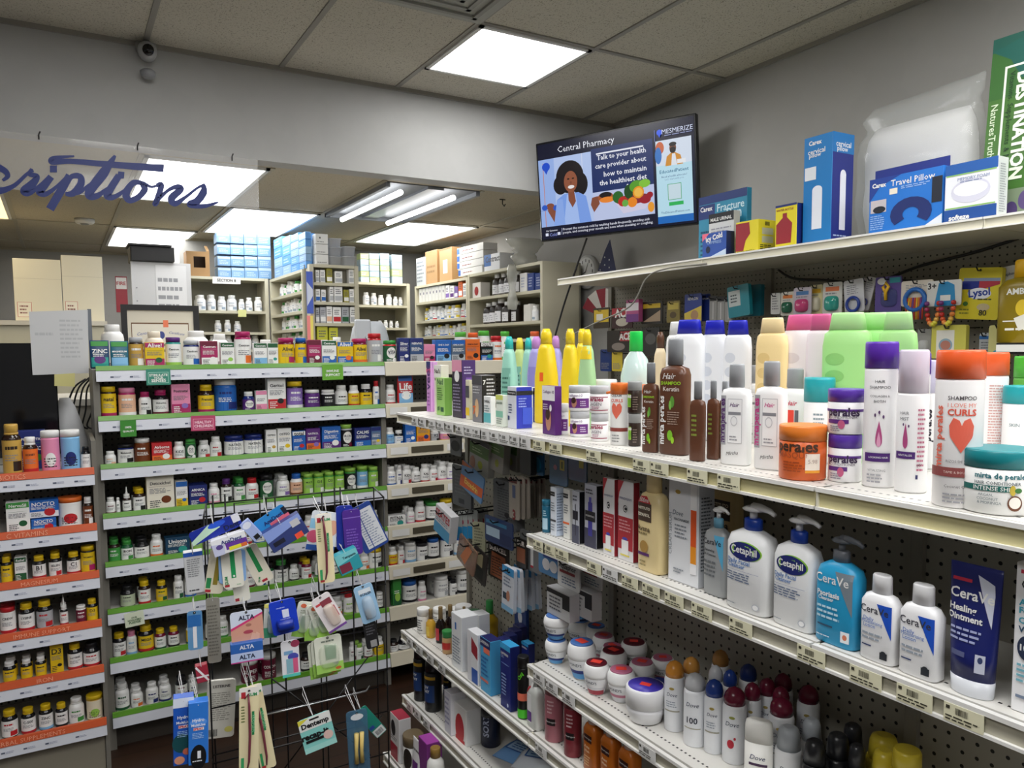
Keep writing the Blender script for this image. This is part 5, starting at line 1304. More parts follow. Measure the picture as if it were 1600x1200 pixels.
rbox((751, 784, 1095, 1010), ZE, '4fa8d8', [('r', -1, .84, 1, 1, '1c2060'), ('t', 'DIFFERIN', -.1, .92, .8, 'w', .01), ('r', -.3, .74, .9, .84, 'f07a60'), ('r', -1, .2, .6, .25, 'e07a70'), ('l', -.8, .3, .6, .68, 5, '2a6ab0')], 'light blue gel box with navy top edge', .6, side='3c94c8', top='1c2060')
for i in range(4):
    place(boxy(.045, .03, .125, '1c2060', [], top='1c2468'), 'product_box', 'navy box lying deep on the lower shelf, ' + nth(i) + ' in its line from the front', 'box', (1.18 + i * .034, on(790 + i * 8, 1010, 0, 1.18 + i * .034).y + .03, ZE + .0006), -pi / 2, 'navy boxes on the lower shelf')
dif = [('t', 'DIFFERIN', -.1, .85, .7, 'w', .01), ('r', -1, .92, 1, 1, '3aa8e0'), ('t', 'GEL', -.5, .8, .3, 'a8c0e8'), ('e', 0, .7, .8, .01, '6a80c8'), ('l', -.7, .2, .4, .55, 7, '9ab0e0'), ('e', .5, .08, .15, .03, 'c8d4f0')]
rbox((782, 813, 1115, 1014), ZE, '1c2878', dif, 'navy acne gel box with cyan top, nearest of the gel boxes', .55, side='161f60', top='3aa8e0')
rbox((815, 836, 1060, 1008), ZE, '1c2878', dif[:2], 'navy acne gel box with cyan top behind the black and green tube', .6, side='161f60', top='3aa8e0')
eitem('cyl', (809, 827, 1130, 1030), ('161618', '161618'), [('t', 'Oxy', 0, .7, .8, '6fe030', .03, 60), ('r', -1.4, .3, 1.4, .42, 'f07a60'), ('r', -1.4, .02, 1.4, .16, '4fc830')], 'acne_wash_tube', 'black tube with bright green lettering and base', 'tube')
ritem('pump', (824, 851, 1150, 1045), ZE, ('dde0dc', 'c8ccc8', 'c8ccc8'), [('r', -.8, .1, .1, .85, 'f0f0f0'), ('p', [(-.8, .6), (.1, .8), (.1, .9), (-.8, .8)], 'b02a3a'), ('r', -.8, .12, .1, .3, '6a3a90')], 'acne_wash_bottle', 'clear flat bottle with white and purple label', 'bottle', .6, minx=1.085)
for i, (a, b, yb, yt, c, l) in enumerate(((851, 881, 1168, 1068, 'b8707c', 'pink clear tube of scrub under the cream tubs'), (881, 909, 1190, 1085, '8a2a36', 'dark red scrub tube next to the pink one'))):
    ritem('cyl', (a, b, yb, yt), ZE, (c, 'a06068' if i == 0 else '7a2430'), [('r', -.5, .3, .5, .42, '1c1418'), ('t', 'Neutrogena', 0, .36, .6, 'w'), ('l', -.4, .5, .4, .75, 4, 'e8c8cc')], 'scrub_tube', l, 'tube', .9)
for i, (a, b, yt) in enumerate(((911, 944, 1122), (938, 972, 1138), (966, 1003, 1156))):
    P = on((a + b) / 2, yt, 2, ZE + .155); W = (b - a) * mpp(P); P = P * max(1, (1.086 + W * .4) / P.x)
    place(make('lotn', W, W * .7, .155, ('c46a1c', 'f0e8e4'), [('r', -.6, .5, .6, .62, '3a1410'), ('t', 'Neutrogena', 0, .56, .6, 'w'), ('t', 'Acne', -.1, .42, .4, 'f4e0c0', .02), ('t', 'Wash', -.1, .35, .4, 'f4e0c0', .02), ('l', -.5, .1, .5, .28, 4, 'f0c890')]), 'acne_wash_bottle', 'amber acne wash bottle with white cap, ' + nth(i) + ' of the three', 'bottle', (P.x, P.y, ZE + .0006), -pi / 2)
# ---- shelf F and the base deck
for i, (a, b, yb, yt) in enumerate(((640, 652, 1078, 1000), (647, 669, 1097, 1010), (664, 691, 1114, 1032), (693, 706, 1096, 1050))):
    ritem('bull', (a, b, yb, yt), ZF, ('17181c', '101014'), [('r', -1.4, .66, 1.4, .72, 'c8a030'), ('r', -1.3, .2, 1.3, .55, '1a3a70'), ('t', 'BODY', 0, .5, .6, 'w', .02), ('t', 'SPRAY', 0, .42, .7, 'w', .02)], 'spray_can', 'black body spray can with gold band, ' + nth(i) + ' from the left', 'can', 1.0)
rbox((695, 729, 1160, 1095), ZF, 'd8d8e2', [('l', -.8, .2, .8, .9, 6, '9a9ab8')], 'pale grey box left of the box with the red shape', 1.2, side='e8e8ee')
rbox((710, 752, 1168, 1112), ZF, 'eeeeec', [('e', -.1, .35, .72, .42, 'c01a24'), ('r', -.8, .0, .7, .1, 'c01a24')], 'white box with large red rounded shape', .6, side='e0e0e0')
ritem('cyl', (752, 782, 1170, 1106), ZF, ('1a2038', '14161c'), [('t', 'SORT', 0, .6, .6, 'a8b0c8', .03, 90)], 'dark_bottle', 'dark blue and black bottle right of the red-shape box', 'bottle', 1)
def soft_pack(w, d, h, col, cmds, m2='f4f4f6'):
    mb = MB(); nx, ny = 8, 6; vs = []; fs = []
    for j in range(ny + 1):
        for i in range(nx + 1):
            u, v = i / nx * 2 - 1, j / ny * 2 - 1
            z = h * (1 - abs(u) ** 3) ** .5 * (1 - abs(v) ** 4) ** .5 if abs(u) < 1 and abs(v) < 1 else 0
            vs.append((u * w / 2, v * d / 2, z + .002))
    n = len(vs); vs += [(x, y, 0) for x, y, z in vs]
    for j in range(ny):
        for i in range(nx):
            a = j * (nx + 1) + i; fs.append((a, a + 1, a + nx + 2, a + nx + 1)); fs.append((n + a, n + a + nx + 1, n + a + nx + 2, n + a + 1))
    e = [i for i in range(nx + 1)] + [j * (nx + 1) + nx for j in range(1, ny + 1)] + [ny * (nx + 1) + i for i in range(nx - 1, -1, -1)] + [j * (nx + 1) for j in range(ny - 1, 0, -1)]
    fs += [(e[k], n + e[k], n + e[(k + 1) % len(e)], e[(k + 1) % len(e)]) for k in range(len(e))]
    mb.add(vs, fs, mat(col, .25), True)
    q = decal(MB(), Surf(y=0), cmds); q.xf(Matrix.Translation((0, 0, h + .0028)) @ Matrix.Rotation(-pi / 2, 4, 'X'))
    return [('pack_body', mb), ('lid_print', q)]
for i, (px, py, rz, c) in enumerate(((770, 1185, -1.2, '6f9fd6'), (800, 1198, -.9, 'dfe6f0'))):
    P = on(px, py, 2, ZF + .03 * (1 + i))
    place(soft_pack(.17, .1, .03, c, [('r', -.05, -.03, .05, .03, '2a5aa8'), ('r', -.045, -.025, .045, .025, 'a8c8e8'), ('l', -.035, -.018, .035, .018, 3, '2a5aa8')]), 'wipes_pack', ['blue soft pack of face wipes on the low shelf', 'white and blue soft pack of face wipes lying on another pack'][i], 'wipes', (1.22 + .0 * i, P.y, ZF + .001 + .036 * i), rz)
rbox((611, 643, 1195, 1126), ZG, 'eceaea', [('r', -1, .0, .6, .35, 'a8243a'), ('e', -.3, .7, .5, .18, '2a2a2e'), ('l', -.8, .42, .6, .52, 2, '8a8a8e')], 'white box with red top at the low left corner of the gondola', .55, side='e2e2e4', top='a82a42', minx=1.0)
ritem('jar', (627, 667, 1212, 1147), ZG, ('eeeeec', '7a6a50'), [('e', 0, .4, .5, .3, '2a2420')], 'powder_jar', 'white jar with bronze lid on the base deck', 'jar', 1.0, minx=1.0)
ritem('tube', (640, 668, 1232, 1160), ZG, ('f0eff2', 'f0eff2'), [('t', 'GOLD BOND', 0, .75, .8, '2a2420', .03), ('r', -.6, .2, .6, .5, '6a2a80')], 'lotion_tube', 'white and purple lotion tube on the base deck', 'tube', .5, minx=1.0)
rbox((655, 692, 1240, 1164), ZG, '8a3a90', [], 'magenta-topped box on the base deck', .8, top='b04ab0', minx=1.0)
ritem('milk', (667, 696, 1262, 1175), ZG, ('efeeea', '9a7a3a'), [], 'powder_bottle', 'white bottle with gold cap on the base deck', 'bottle', 1.0, minx=1.0)
# ---------------------------------------------------------------- television
TW, TH = .96, .557
yaw, tilt, roll = -.466, .081, .016
r_ = Vector((-sin(yaw), -cos(yaw), 0)); n_ = Vector((-cos(yaw), sin(yaw), 0)); up = Vector((0, 0, 1))
u2 = up * cos(tilt) + n_ * sin(tilt); rr = r_ * cos(roll) + u2 * sin(roll); uu = u2 * cos(roll) - r_ * sin(roll); nn = rr.cross(uu)
Mtv = Matrix(((rr.x, -nn.x, uu.x, 2.675), (rr.y, -nn.y, uu.y, 3.475), (rr.z, -nn.z, uu.z, 2.56), (0, 0, 0, 1)))
black = mat('0c0d12', .25)
tv = thing('television', 'wall-mounted television showing a pharmacy health message', 'television')
tv.matrix_world = Mtv
MB().box(-TW / 2, TW / 2, 0, .035, -TH / 2, TH / 2, black, .004).build('housing', tv)
def em(h, e=.9):
    k = ('em', h, e)
    if k in MC: return MC[k]
    m = mat(h, .6).copy(); m.name = 'screen_' + h; b = m.node_tree.nodes['Principled BSDF']
    b.inputs['Base Color'].default_value = (0, 0, 0, 1); b.inputs['Emission Color'].default_value = lin(h); b.inputs['Emission Strength'].default_value = e
    b.inputs['Roughness'].default_value = .3
    MC[k] = m; return m
class EMB(MB):
    pass
def escr(cmds):                                # lit screen content: swap every paint for its glowing twin
    q = MB(); decal(q, Surf(y=-.0008), cmds)
    q.mats = [em(m.name.split('_')[1].split('.')[0]) for m in q.mats]
    return q
sx, sz = TW / 2 - .012, TH / 2 - .012
def X(u): return -sx + 2 * sx * u              # u, v in 0..1 from the left and from the bottom
def Z_(v): return -sz + 2 * sz * v
def R4(u0, v0, u1, v1, c): return ('r', X(u0), Z_(v0), X(u1), Z_(v1), c)
def EL(u, v, ru, rv, c): return ('e', X(u), Z_(v), ru * 2 * sx, rv * 2 * sz, c)
def PG(p, c): return ('p', [(X(a), Z_(b)) for a, b in p], c)
def TX(s, u, v, wd, c, b=.0): return ('t', s, X(u), Z_(v), wd * 2 * sx, c, b)
navy = '0d1436'
S = [R4(0, 0, 1, 1, '0b0f2c'),
     TX('Central Pharmacy', .33, .91, .38, 'f4f6ff'),
     R4(.0, .13, .365, .84, 'b9cdf6'), R4(.0, .13, .11, .84, '9cb8f0'), R4(.03, .13, .035, .8, 'c88a80'), R4(.30, .3, .305, .84, 'd8e0fa'), R4(.0, .3, .12, .31, '8aa0d8'),
     R4(.365, .13, .755, .45, 'c3cef0'), R4(.365, .42, .755, .86, '1c2f66'),
     # woman in a white coat
     EL(.215, .62, .095, .17, '1a1418'), EL(.15, .55, .05, .1, '1a1418'), EL(.285, .53, .05, .12, '1a1418'),
     PG([(.09, .13), (.12, .4), (.17, .45), (.27, .45), (.32, .4), (.35, .13)], '7fa4ee'), PG([(.16, .13), (.19, .44), (.25, .44), (.27, .13)], 'a9c4f8'),
     PG([(.2, .47), (.24, .47), (.25, .36), (.225, .3), (.2, .38)], '8a4f3a'), EL(.22, .57, .046, .11, '96583e'), EL(.222, .515, .022, .018, 'f4f0f0'), EL(.205, .6, .008, .008, '1a1010'), EL(.238, .6, .008, .008, '1a1010'), EL(.222, .56, .007, .015, '7d4632'),
     PG([(.05, .3), (.09, .36), (.14, .2), (.12, .14), (.1, .15)], '8a4f3a'), EL(.07, .34, .03, .035, '8a4f3a'), EL(.03, .335, .02, .03, '2a5ac8'), EL(.11, .32, .02, .03, '2a5ac8'),
     PG([(.09, .13), (.12, .4), (.16, .4), (.17, .13)], '8fb0f2'),
     PG([(.35, .3), (.36, .37), (.4, .38), (.41, .3), (.37, .22)], '8a4f3a'), EL(.055, .76, .028, .045, '2050d0'), PG([(.035, .74), (.075, .74), (.055, .68)], '2050d0'),
     R4(.40, .795, .70, .81, 'f2f4ff')]
for i, tx in enumerate(('Talk to your health', 'care provider about', 'how to maintain', 'the healthiest diet', 'for you.')):
    wd = (.31, .325, .27, .30, .13)[i]; S.append(TX(tx, .715 - wd / 2, .755 - i * .083, wd, 'f4f6ff', .015))
S += [EL(.45, .36, .05, .05, 'a85a30'), EL(.45, .38, .04, .03, '1a1418'), EL(.46, .33, .05, .03, 'f08a30'),
      PG([(.51, .29), (.74, .3), (.7, .19), (.56, .17)], 'd8d4ec'), EL(.625, .3, .115, .05, '8a2a3a')]
for a, b, c, d, e in ((.53, .34, .035, .06, '2a6a2a'), (.56, .29, .03, .05, 'c02a20'), (.6, .38, .03, .07, '1d4a1a'), (.65, .42, .045, .06, '5aa02a'), (.7, .44, .035, .04, '86c83a'), (.66, .36, .035, .06, 'f09a20'), (.66, .36, .026, .045, 'f8c050'), (.62, .27, .03, .05, 'f08a20'), (.7, .28, .035, .04, 'a01a2a'), (.575, .27, .02, .035, '6ab04a'), (.73, .32, .02, .03, 'a01a2a'), (.735, .2, .02, .05, 'f0a030')):
    S.append(EL(a, b, c, d, e))
S += [R4(.77, .82, .773, .93, '6a7ac0'), EL(.8, .9, .016, .028, '2a5af0'), PG([(.788, .895), (.812, .895), (.8, .85)], '2a5af0'), TX('MESMERIZE', .905, .9, .18, 'dfe6ff'), ('l', X(.83), Z_(.855), X(.99), Z_(.87), 1, 'a0aad8'),
      R4(.775, .02, .985, .82, 'bfe6f6'), R4(.775, .58, .985, .82, 'dbe6f6'), R4(.775, .02, .985, .09, '1f6cc0'), EL(.8, .75, .025, .06, 'd06a40'), EL(.79, .68, .02, .08, '3a7ac8'),
      PG([(.83, .57), (.84, .66), (.865, .69), (.89, .69), (.92, .66), (.935, .57)], 'd6922e'), PG([(.865, .57), (.872, .68), (.89, .68), (.9, .57)], 'e8ecf4'), EL(.877, .735, .02, .045, '7a4a34'), EL(.877, .715, .018, .03, '1c1416'), EL(.877, .77, .022, .02, '1c1416'), R4(.9, .58, .95, .62, 'f0f2f6'),
      TX('EducatedPatient', .88, .52, .17, '1f6a90', .01), TX('Need a health advocate?', .88, .47, .15, '2a4a80'), TX('Let\'s start with you', .88, .44, .11, '7a9ab8'), R4(.84, .24, .92, .395, '3aa860'), R4(.843, .245, .917, .39, 'cfe4ee'), R4(.845, .185, .93, .22, '2fb85a'), TX('TheEducatedPatient.com', .88, .125, .17, '1f4a80'),
      TX('the Common', .075, .085, .08, 'f0f2ff', .01), TX('Cold', .085, .04, .05, '8a96d8', .01), R4(.03, .03, .05, .06, 'e8ecff'), R4(.115, .03, .135, .06, 'e8ecff'), R4(.145, .03, .147, .1, 'c0c8f0'),
      TX('Prevent the common cold by washing hands frequently, avoiding sick', .44, .08, .57, 'f0f2ff', .01), TX('people, and covering your mouth and nose when sneezing or coughing.', .45, .045, .59, 'f0f2ff', .01)]
q = escr(S); q.build('screen', tv)
MB().box(-.13, .13, .036, .09, -.12, .12, black).build('wall_bracket', tv)
# a short arm back to the wall
a = Mtv @ Vector((0, .09, 0))
inv = Mtv.inverted()
MB().tube([inv @ a, inv @ Vector((3.0, a.y + .05, a.z)), inv @ Vector((WX - .001, a.y + .05, a.z))], .02, black).build('mount_arm', tv)
# cables under the television
def cable(pts, r, col, label, group=None, name='cable'):
    P = [Vector(p) for p in pts]; out = []
    for i in range(len(P) - 1):
        p0, p1, p2, p3 = P[max(i - 1, 0)], P[i], P[i + 1], P[min(i + 2, len(P) - 1)]
        for k in range(6):
            t = k / 6; out.append(.5 * ((2 * p1) + (-p0 + p2) * t + (2 * p0 - 5 * p1 + 4 * p2 - p3) * t * t + (-p0 + 3 * p1 - 3 * p2 + p3) * t ** 3))
    out.append(P[-1])
    o = MB().tube(out, r, mat(col, .4), 6).build(name); return tag(o, label, 'cable', group)
cable([on(917, 372, 0, 2.7), on(900, 420, 0, 2.68), on(880, 480, 0, 2.66), on(866, 530, 0, 2.62)], .006, '121214', 'thick black cable hanging down from the television')
cable([on(1104, 412, 0, 2.48), on(1040, 420, 0, 2.47), on(1010, 435, 0, 2.46), on(985, 478, 0, 2.45), on(930, 505, 0, 2.45), on(880, 530, 0, 2.45)], .004, '8a8880', 'thin grey cable looping from the high shelf down to the left')
cable([on(1216, 422, 0, 2.885), on(1240, 435, 0, 2.86), on(1290, 438, 0, 2.85), on(1360, 442, 0, 2.85), on(1440, 415, 0, 2.86), on(1520, 395, 0, 2.87), on(1592, 372, 0, 2.885)], .006, '151517', 'black cable strung along the pegboard under the high shelf')
# ---------------------------------------------------------------- hanging acrylic sign
sgn = thing('hanging_sign', 'clear acrylic sign with blue script letters hanging under the soffit', 'sign')
SY = 3.93
sR = on(404, 300, 1, SY).x; sZ = on(404, 327, 1, SY).z; sT = SOF - .015
acr = bpy.data.materials.new('clear_acrylic'); acr.use_nodes = True
b = acr.node_tree.nodes['Principled BSDF']; b.inputs['Base Color'].default_value = (1, 1, 1, 1); b.inputs['Alpha'].default_value = .16; b.inputs['Roughness'].default_value = .06
MB().box(-1.3, sR, SY, SY + .006, sZ, sT, acr).build('panel', sgn)
for px in (62, 215, 362):
    p = on(px, 240, 1, SY); MB().tube([(p.x, SY - .004, sT - .02), (p.x, SY - .006, sT + .0), (p.x + .006, SY - .004, sT + .014)], .003, mat('1c1c1c', .4), 6).build('hook', sgn)
blue = mat('10266e', .5)
def stroke(pts, ws, nm='lettering'):           # a brush stroke of changing width lying on the sign
    P = []
    W = []
    n = len(pts)
    for i in range(n - 1):
        p0, p1, p2, p3 = [Vector(pts[max(0, min(n - 1, i + k))]) for k in (-1, 0, 1, 2)]
        for k in range(8):
            t = k / 8; P.append(.5 * ((2 * p1) + (-p0 + p2) * t + (2 * p0 - 5 * p1 + 4 * p2 - p3) * t * t + (-p0 + 3 * p1 - 3 * p2 + p3) * t ** 3)); W.append(ws[i] * (1 - t) + ws[i + 1] * t)
    P.append(Vector(pts[-1])); W.append(ws[-1])
    vs = []; 
    for i, p in enumerate(P):
        d = (P[min(i + 1, len(P) - 1)] - P[max(i - 1, 0)]).normalized(); nrm = Vector((-d.y, d.x)); 
        for s in (1, -1):
            q = p + nrm * s * W[i] / 2; c = on(q.x, q.y, 1, SY - .0008); vs.append(c)
    return vs, [(2 * i, 2 * i + 1, 2 * i + 3, 2 * i + 2) for i in range(len(P) - 1)]
L_ = [  # photo-traced pen strokes of "criptions"
 ([(-30, 296), (-12, 262), (6, 266), (12, 275), (4, 282)], (6, 8, 7, 6, 3)), ([(-30, 296), (0, 298), (22, 290), (42, 272), (52, 266)], (7, 8, 5, 4, 4)),
 ([(50, 264), (46, 272), (58, 276), (50, 288), (38, 298), (46, 302), (62, 290), (76, 276)], (4, 5, 6, 10, 10, 6, 4, 3)),
 ([(80, 276), (68, 292), (62, 300), (72, 303), (88, 292), (104, 276)], (8, 9, 9, 6, 4, 3)), ([(78, 264), (89, 264)], (8, 8)),
 ([(109, 274), (94, 300), (78, 327)], (9, 10, 10)), ([(98, 290), (112, 276), (125, 276), (126, 288), (114, 302), (102, 303)], (4, 6, 7, 9, 8, 4)), ([(110, 304), (125, 300), (140, 288)], (4, 5, 3)),
 ([(180, 243), (162, 270), (142, 296), (140, 306), (152, 306), (168, 294)], (3, 12, 11, 9, 7, 3)),
 ([(116, 244), (84, 247), (82, 253), (110, 252), (160, 256), (210, 260), (256, 263)], (2, 5, 7, 6, 7, 8, 9)),
 ([(186, 274), (172, 296), (168, 306), (178, 308), (194, 298), (206, 288)], (8, 9, 9, 6, 4, 3)), ([(184, 273), (194, 274)], (8, 8)),
 ([(222, 286), (208, 286), (197, 302), (202, 313), (216, 308), (226, 296), (222, 286), (236, 292), (244, 290)], (5, 7, 9, 7, 7, 8, 5, 3, 3)),
 ([(244, 290), (252, 290), (244, 316), (243, 316), (262, 298), (276, 292), (282, 296), (268, 310), (274, 318), (290, 308), (308, 294), (319, 289)], (4, 7, 7, 5, 4, 6, 8, 9, 7, 4, 3, 4)),
 ([(318, 287), (318, 300), (308, 314), (296, 318), (300, 322), (320, 322), (341, 316)], (3, 9, 9, 6, 5, 5, 2)),
]
q = MB(); sgn_vs = []
for i, (p, w_) in enumerate(L_):
    vs, fs = stroke(p, [q_ * 1.35 for q_ in w_]); vs = [Vector((v.x, v.y - i * .00004, v.z)) for v in vs]; q.add(vs, fs, blue)
q.build('lettering', sgn)
p = on(395, 345, 1, SY)
# ---------------------------------------------------------------- high shelf goods
HB = 'goods on the high shelf'
def hbox(ext, body, cmds, label, rho=.4, side=None, top=None, scmds=(), xf=2.53, yaw_=0, name='product_box', z=UZ):
    x0, x1, yt = ext; hd0 = on((x0 + x1) / 2, 400, 0, xf); hd = math.atan2(hd0.x, hd0.y); cf, sf = sin(hd), cos(hd)
    m = (x1 - x0) * mpp(hd0); W = m / (cf + rho * sf); D = W * rho; pm = x0 + (x1 - x0) * cf / (cf + rho * sf)
    c = on(pm, 400, 0, xf); h = zpix(c.x, c.y, yt) - z
    return place(boxy(W, D, h, body, cmds, side, top, scmds), name, label, 'box', (xf, c.y + W / 2, z + .0008), -pi / 2 + yaw_)
hbox((1093, 1173, 292), '2a86a8', [('r', -1, .88, 1, 1, '16306e'), ('r', -1, .66, -.3, .87, '16306e'), ('t', 'Carex', -.66, .81, .26, 'w', .02), ('t', 'Fracture', .35, .79, .55, 'c8e4ee', .01), ('t', 'Pan', .5, .68, .3, 'c8e4ee', .01), ('l', -.9, .1, -.4, .5, 6, '16506e')], 'tall blue fracture pan box behind the small boxes', .1, xf=2.66)
hbox((1108, 1155, 328), 'd5d6d4', [('r', -1, .8, 1, 1, '17191f'), ('t', 'MALE URINAL', 0, .87, .85, 'w', .02), ('l', -.8, .2, .8, .7, 8, '9a9aa0')], 'grey male urinal box with black top band', .25, xf=2.6, side='c8c8c6')
hbox((1098, 1147, 360), '1f4fa8', [('t', 'Icy Cold', 0, .78, .7, 'w', .04, 8), ('p', [(-1, .7), (-.4, 1), (-1, 1)], 'f0708a'), ('t', 'COMPRESS', 0, .62, .6, 'a8c8f0'), ('p', [(-1, 0), (1, 0), (1, .3), (-.2, .08)], 'c8dcf4'), ('e', -.5, .35, .18, .14, '0c1c40')], 'small blue icy cold compress box at the left of the high shelf', .35, xf=2.53, side='14235a')
wb = [('e', -.2, .5, .75, .3, '9a2430'), ('r', -.3, .1, .1, .3, '9a2430'), ('t', 'WATER BOTTLE', 0, .07, .8, '2a2a10', .01)]
hbox((1150, 1212, 342), 'e6d62c', [('p', [(-1, .95), (.2, .95), (.3, .6), (-.1, .4), (-.3, .1), (-1, .1)], '9a2430'), ('t', 'WATER BOTTLE', -.1, .06, .8, '2a2a10', .01)], 'yellow water bottle box lying open with red bottle picture', .9, xf=2.54, side='e6d62c', scmds=[('r', -.6, .3, .6, .5, 'c8c8b0'), ('r', -.6, .55, .6, .75, 'c8c8b0'), ('b', -.3, .82, .2, .94, '222222'), ('l', -.8, .08, .8, .25, 3, '3a3a10')])
hbox((1212, 1257, 316), 'e6d62c', [('p', [(-.9, .1), (.5, .1), (.6, .55), (.1, .7), (.1, .8), (-.3, .8), (-.3, .7), (-.9, .55)], '9a2430'), ('t', 'WATER BOTTLE', -.1, .88, .8, '8a1a20', .02), ('r', -1, .95, 1, 1, '1a2a70')], 'upright yellow water bottle box with navy edge', .5, xf=2.53, side='1a2a70')
pil = [('r', -.25, .12, .3, .62, 'e9ebf4'), ('e', .03, .62, .275, .05, 'e9ebf4'), ('r', -1, .78, 1, 1, '1f74b8'), ('t', 'cervical', -.25, .86, .6, 'w', .01), ('t', 'pillow', -.35, .81, .42, 'w', .01), ('t', 'Carex', -.4, .94, .5, 'w', .03)]
hbox((1255, 1328, 205), '1a7ac0', [('r', -.35, .14, .35, .5, 'e6eaf4'), ('e', 0, .5, .35, .04, 'e6eaf4'), ('t', 'cervical', -.1, .86, .6, 'w', .01), ('t', 'pillow', -.2, .82, .42, 'w', .01), ('t', 'Carex', -.2, .94, .45, 'w', .03), ('r', -.9, .6, -.1, .72, 'e0e4ea')], 'very tall blue cervical pillow box on the high shelf', .95, xf=2.55, side='1b2a80', scmds=pil[:2] + [('r', -1, .82, 1, 1, '1f74b8'), ('t', 'cervical', 0, .9, .7, 'w', .01), ('t', 'pillow', -.1, .85, .5, 'w', .01), ('l', -.8, .05, .6, .08, 1, 'a8b8e0')])
# pillow in a clear bag
t = thing('bagged_pillow', 'white bed pillow in a clear plastic bag behind the travel pillow box', 'pillow', (2.82, 1.80, UZ + .001), 0)
def blob(w, d, h, n1=.6, nz=10, wob=0, top=0):
    secs = []
    for k in range(nz + 1):
        z = k / nz; f = (1 - abs(2 * z - 1) ** 4) ** n1 if 0 < k < nz else .12
        secs.append((z * h, w / 2 * (.86 + .14 * f) , d / 2 * max(.1, f), 3, rnd.uniform(-wob, wob), rnd.uniform(-wob, wob)))
    return secs
S1 = blob(.42, .15, .45, .6, 10, .004)
MB().loft(S1, mat('e4e4e4', .7), 28).xf(Matrix.Rotation(-pi / 2, 4, 'Z')).build('pillow', t)
bagm = mat('dfe2e0', .12, 0, .22)
S2 = [(-.0005 if k == 0 else z * 1.0, a * 1.12 + .01, b * 1.12 + .006, n, cx, cy) for k, (z, a, b, n, cx, cy) in enumerate(S1)] + [(.485, .23, .05, 3, .0, 0), (.51, .225, .02, 3, .01, 0), (.53, .215, .004, 3, .02, 0)]
mb = MB().loft(S2, bagm, 28)
mb.v = [(x + rnd.uniform(-.005, .005), y + rnd.uniform(-.005, .005), max(z, 0) + (.05 * (x + .2) if z > .44 else 0)) for x, y, z in mb.v]
mb.xf(Matrix.Rotation(-pi / 2, 4, 'Z')).build('plastic_bag', t)
arc = []
for k in range(15):
    a = radians(-40 + 260 * k / 14); arc.append((.18 + .56 * cos(a), .31 + .27 * sin(a)))
for k in range(14, -1, -1):
    a = radians(-40 + 260 * k / 14); arc.append((.18 + .22 * cos(a), .30 + .11 * sin(a)))
tp = hbox((1366, 1490, 258), '2276d2', [('p', [(-1, 1), (-.1, 1), (-.7, .85), (-1, .6)], '1c3f96'), ('t', 'Carex', -.72, .88, .2, 'w', .04), ('t', 'Travel Pillow', .2, .87, .95 * .62, 'w', .01), ('l', -.1, .74, .7, .8, 2, 'a8c8f4'), ('r', -.42, .68, -.2, .78, 'f0ead8'), ('r', -.95, .4, -.5, .62, 'c8c0c4'), ('e', -.7, .45, .18, .06, '1a1e2a'),
      ('l', -.95, .1, -.5, .36, 7, '9ac0f0'), ('r', .72, .42, .98, .84, '1c2230'), ('p', [(.4, 0), (1, 0), (1, .22)], 'dfe6f2'), ('p', arc[:15] + arc[15:], '16296a')], 'blue travel pillow box with neck pillow picture', .3, xf=2.56)
W_ = max(v.co.x for c in tp.children for v in c.data.vertices); h_ = max(v.co.z for c in tp.children for v in c.data.vertices)
MB().box(-W_, W_, .03, .035, h_, h_ + .035, mat('1c2f80', .4)).build('hang_flap', tp)
hbox((1483, 1568, 243), 'eceef4', [('r', -1, .82, 1, 1, '1f5aa8'), ('r', -1, 0, 1, .24, '174a96'), ('e', 0, .52, .75, .2, 'd4d4e4'), ('e', 0, .55, .65, .12, 'f6f6fa'), ('r', -.95, .8, .95, .82, '8ac060'), ('r', -.95, .25, .95, .27, '8ac060'), ('t', 'MEMORY FOAM', .1, .73, .6, '6a78a8'), ('l', -.4, .66, .6, .7, 1, '8a94b8'), ('t', 'softeze', -.4, .1, .4, 'w', .03)], 'white and blue memory foam pillow box on the high shelf', .35, xf=2.54, side='d4d8da', scmds=[('l', -.6, .1, .6, .9, 20, '9a9ea8')])
# leaning green sign board
gb = thing('sign_board', 'tall green vitamin destination board standing at the right edge of high shelf', 'sign')
p0 = on(1532, 352, 0, 2.62); yb0, yb1 = p0.y + .03, p0.y - .62
gm = mat('44702f', .4)
MB().box(0, .012, -.5, 0, 0, .60, gm).build('board', gb)
s = MB(); decal(s, Surf(y=0), [('r', 0, .40, .5, .6, '35652b'), ('r', 0, .555, .5, .6, '1a5448'), ('p', [(.0, .56), (.09, .58), (.12, .47), (.10, .45), (.06, .52)], '15584e'), ('r', .0, 0, .5, .1, '7a8a70'), ('e', .06, .05, .02, .03, '5a4a7a'), ('e', .1, .03, .02, .03, '4a3a6a'), ('e', .14, .06, .02, .03, '5a4a7a'),
    ('r', .045, .14, .052, .50, 'e8eee0'), ('r', .045, .493, .5, .5, 'e8eee0'), ('t', 'NaturesTruth', .022, .3, .17, 'd8e8c8', .01, -90), ('t', 'Vitamins, Supplements & More', .068, .32, .32, '1a3a20', .0, -90), ('t', 'DESTINATION', .105, .3, .34, 'e8f2dc', .04, -90), ('t', 'YOUR', .17, .26, .2, 'e8f2dc', .04, -90)])
s.xf(Matrix.Rotation(-pi / 2, 4, 'Z')); s.build('board_print', gb)
gb.location = (2.64, p0.y + .02, UZ + .002); gb.rotation_euler = (0, radians(5), 0)
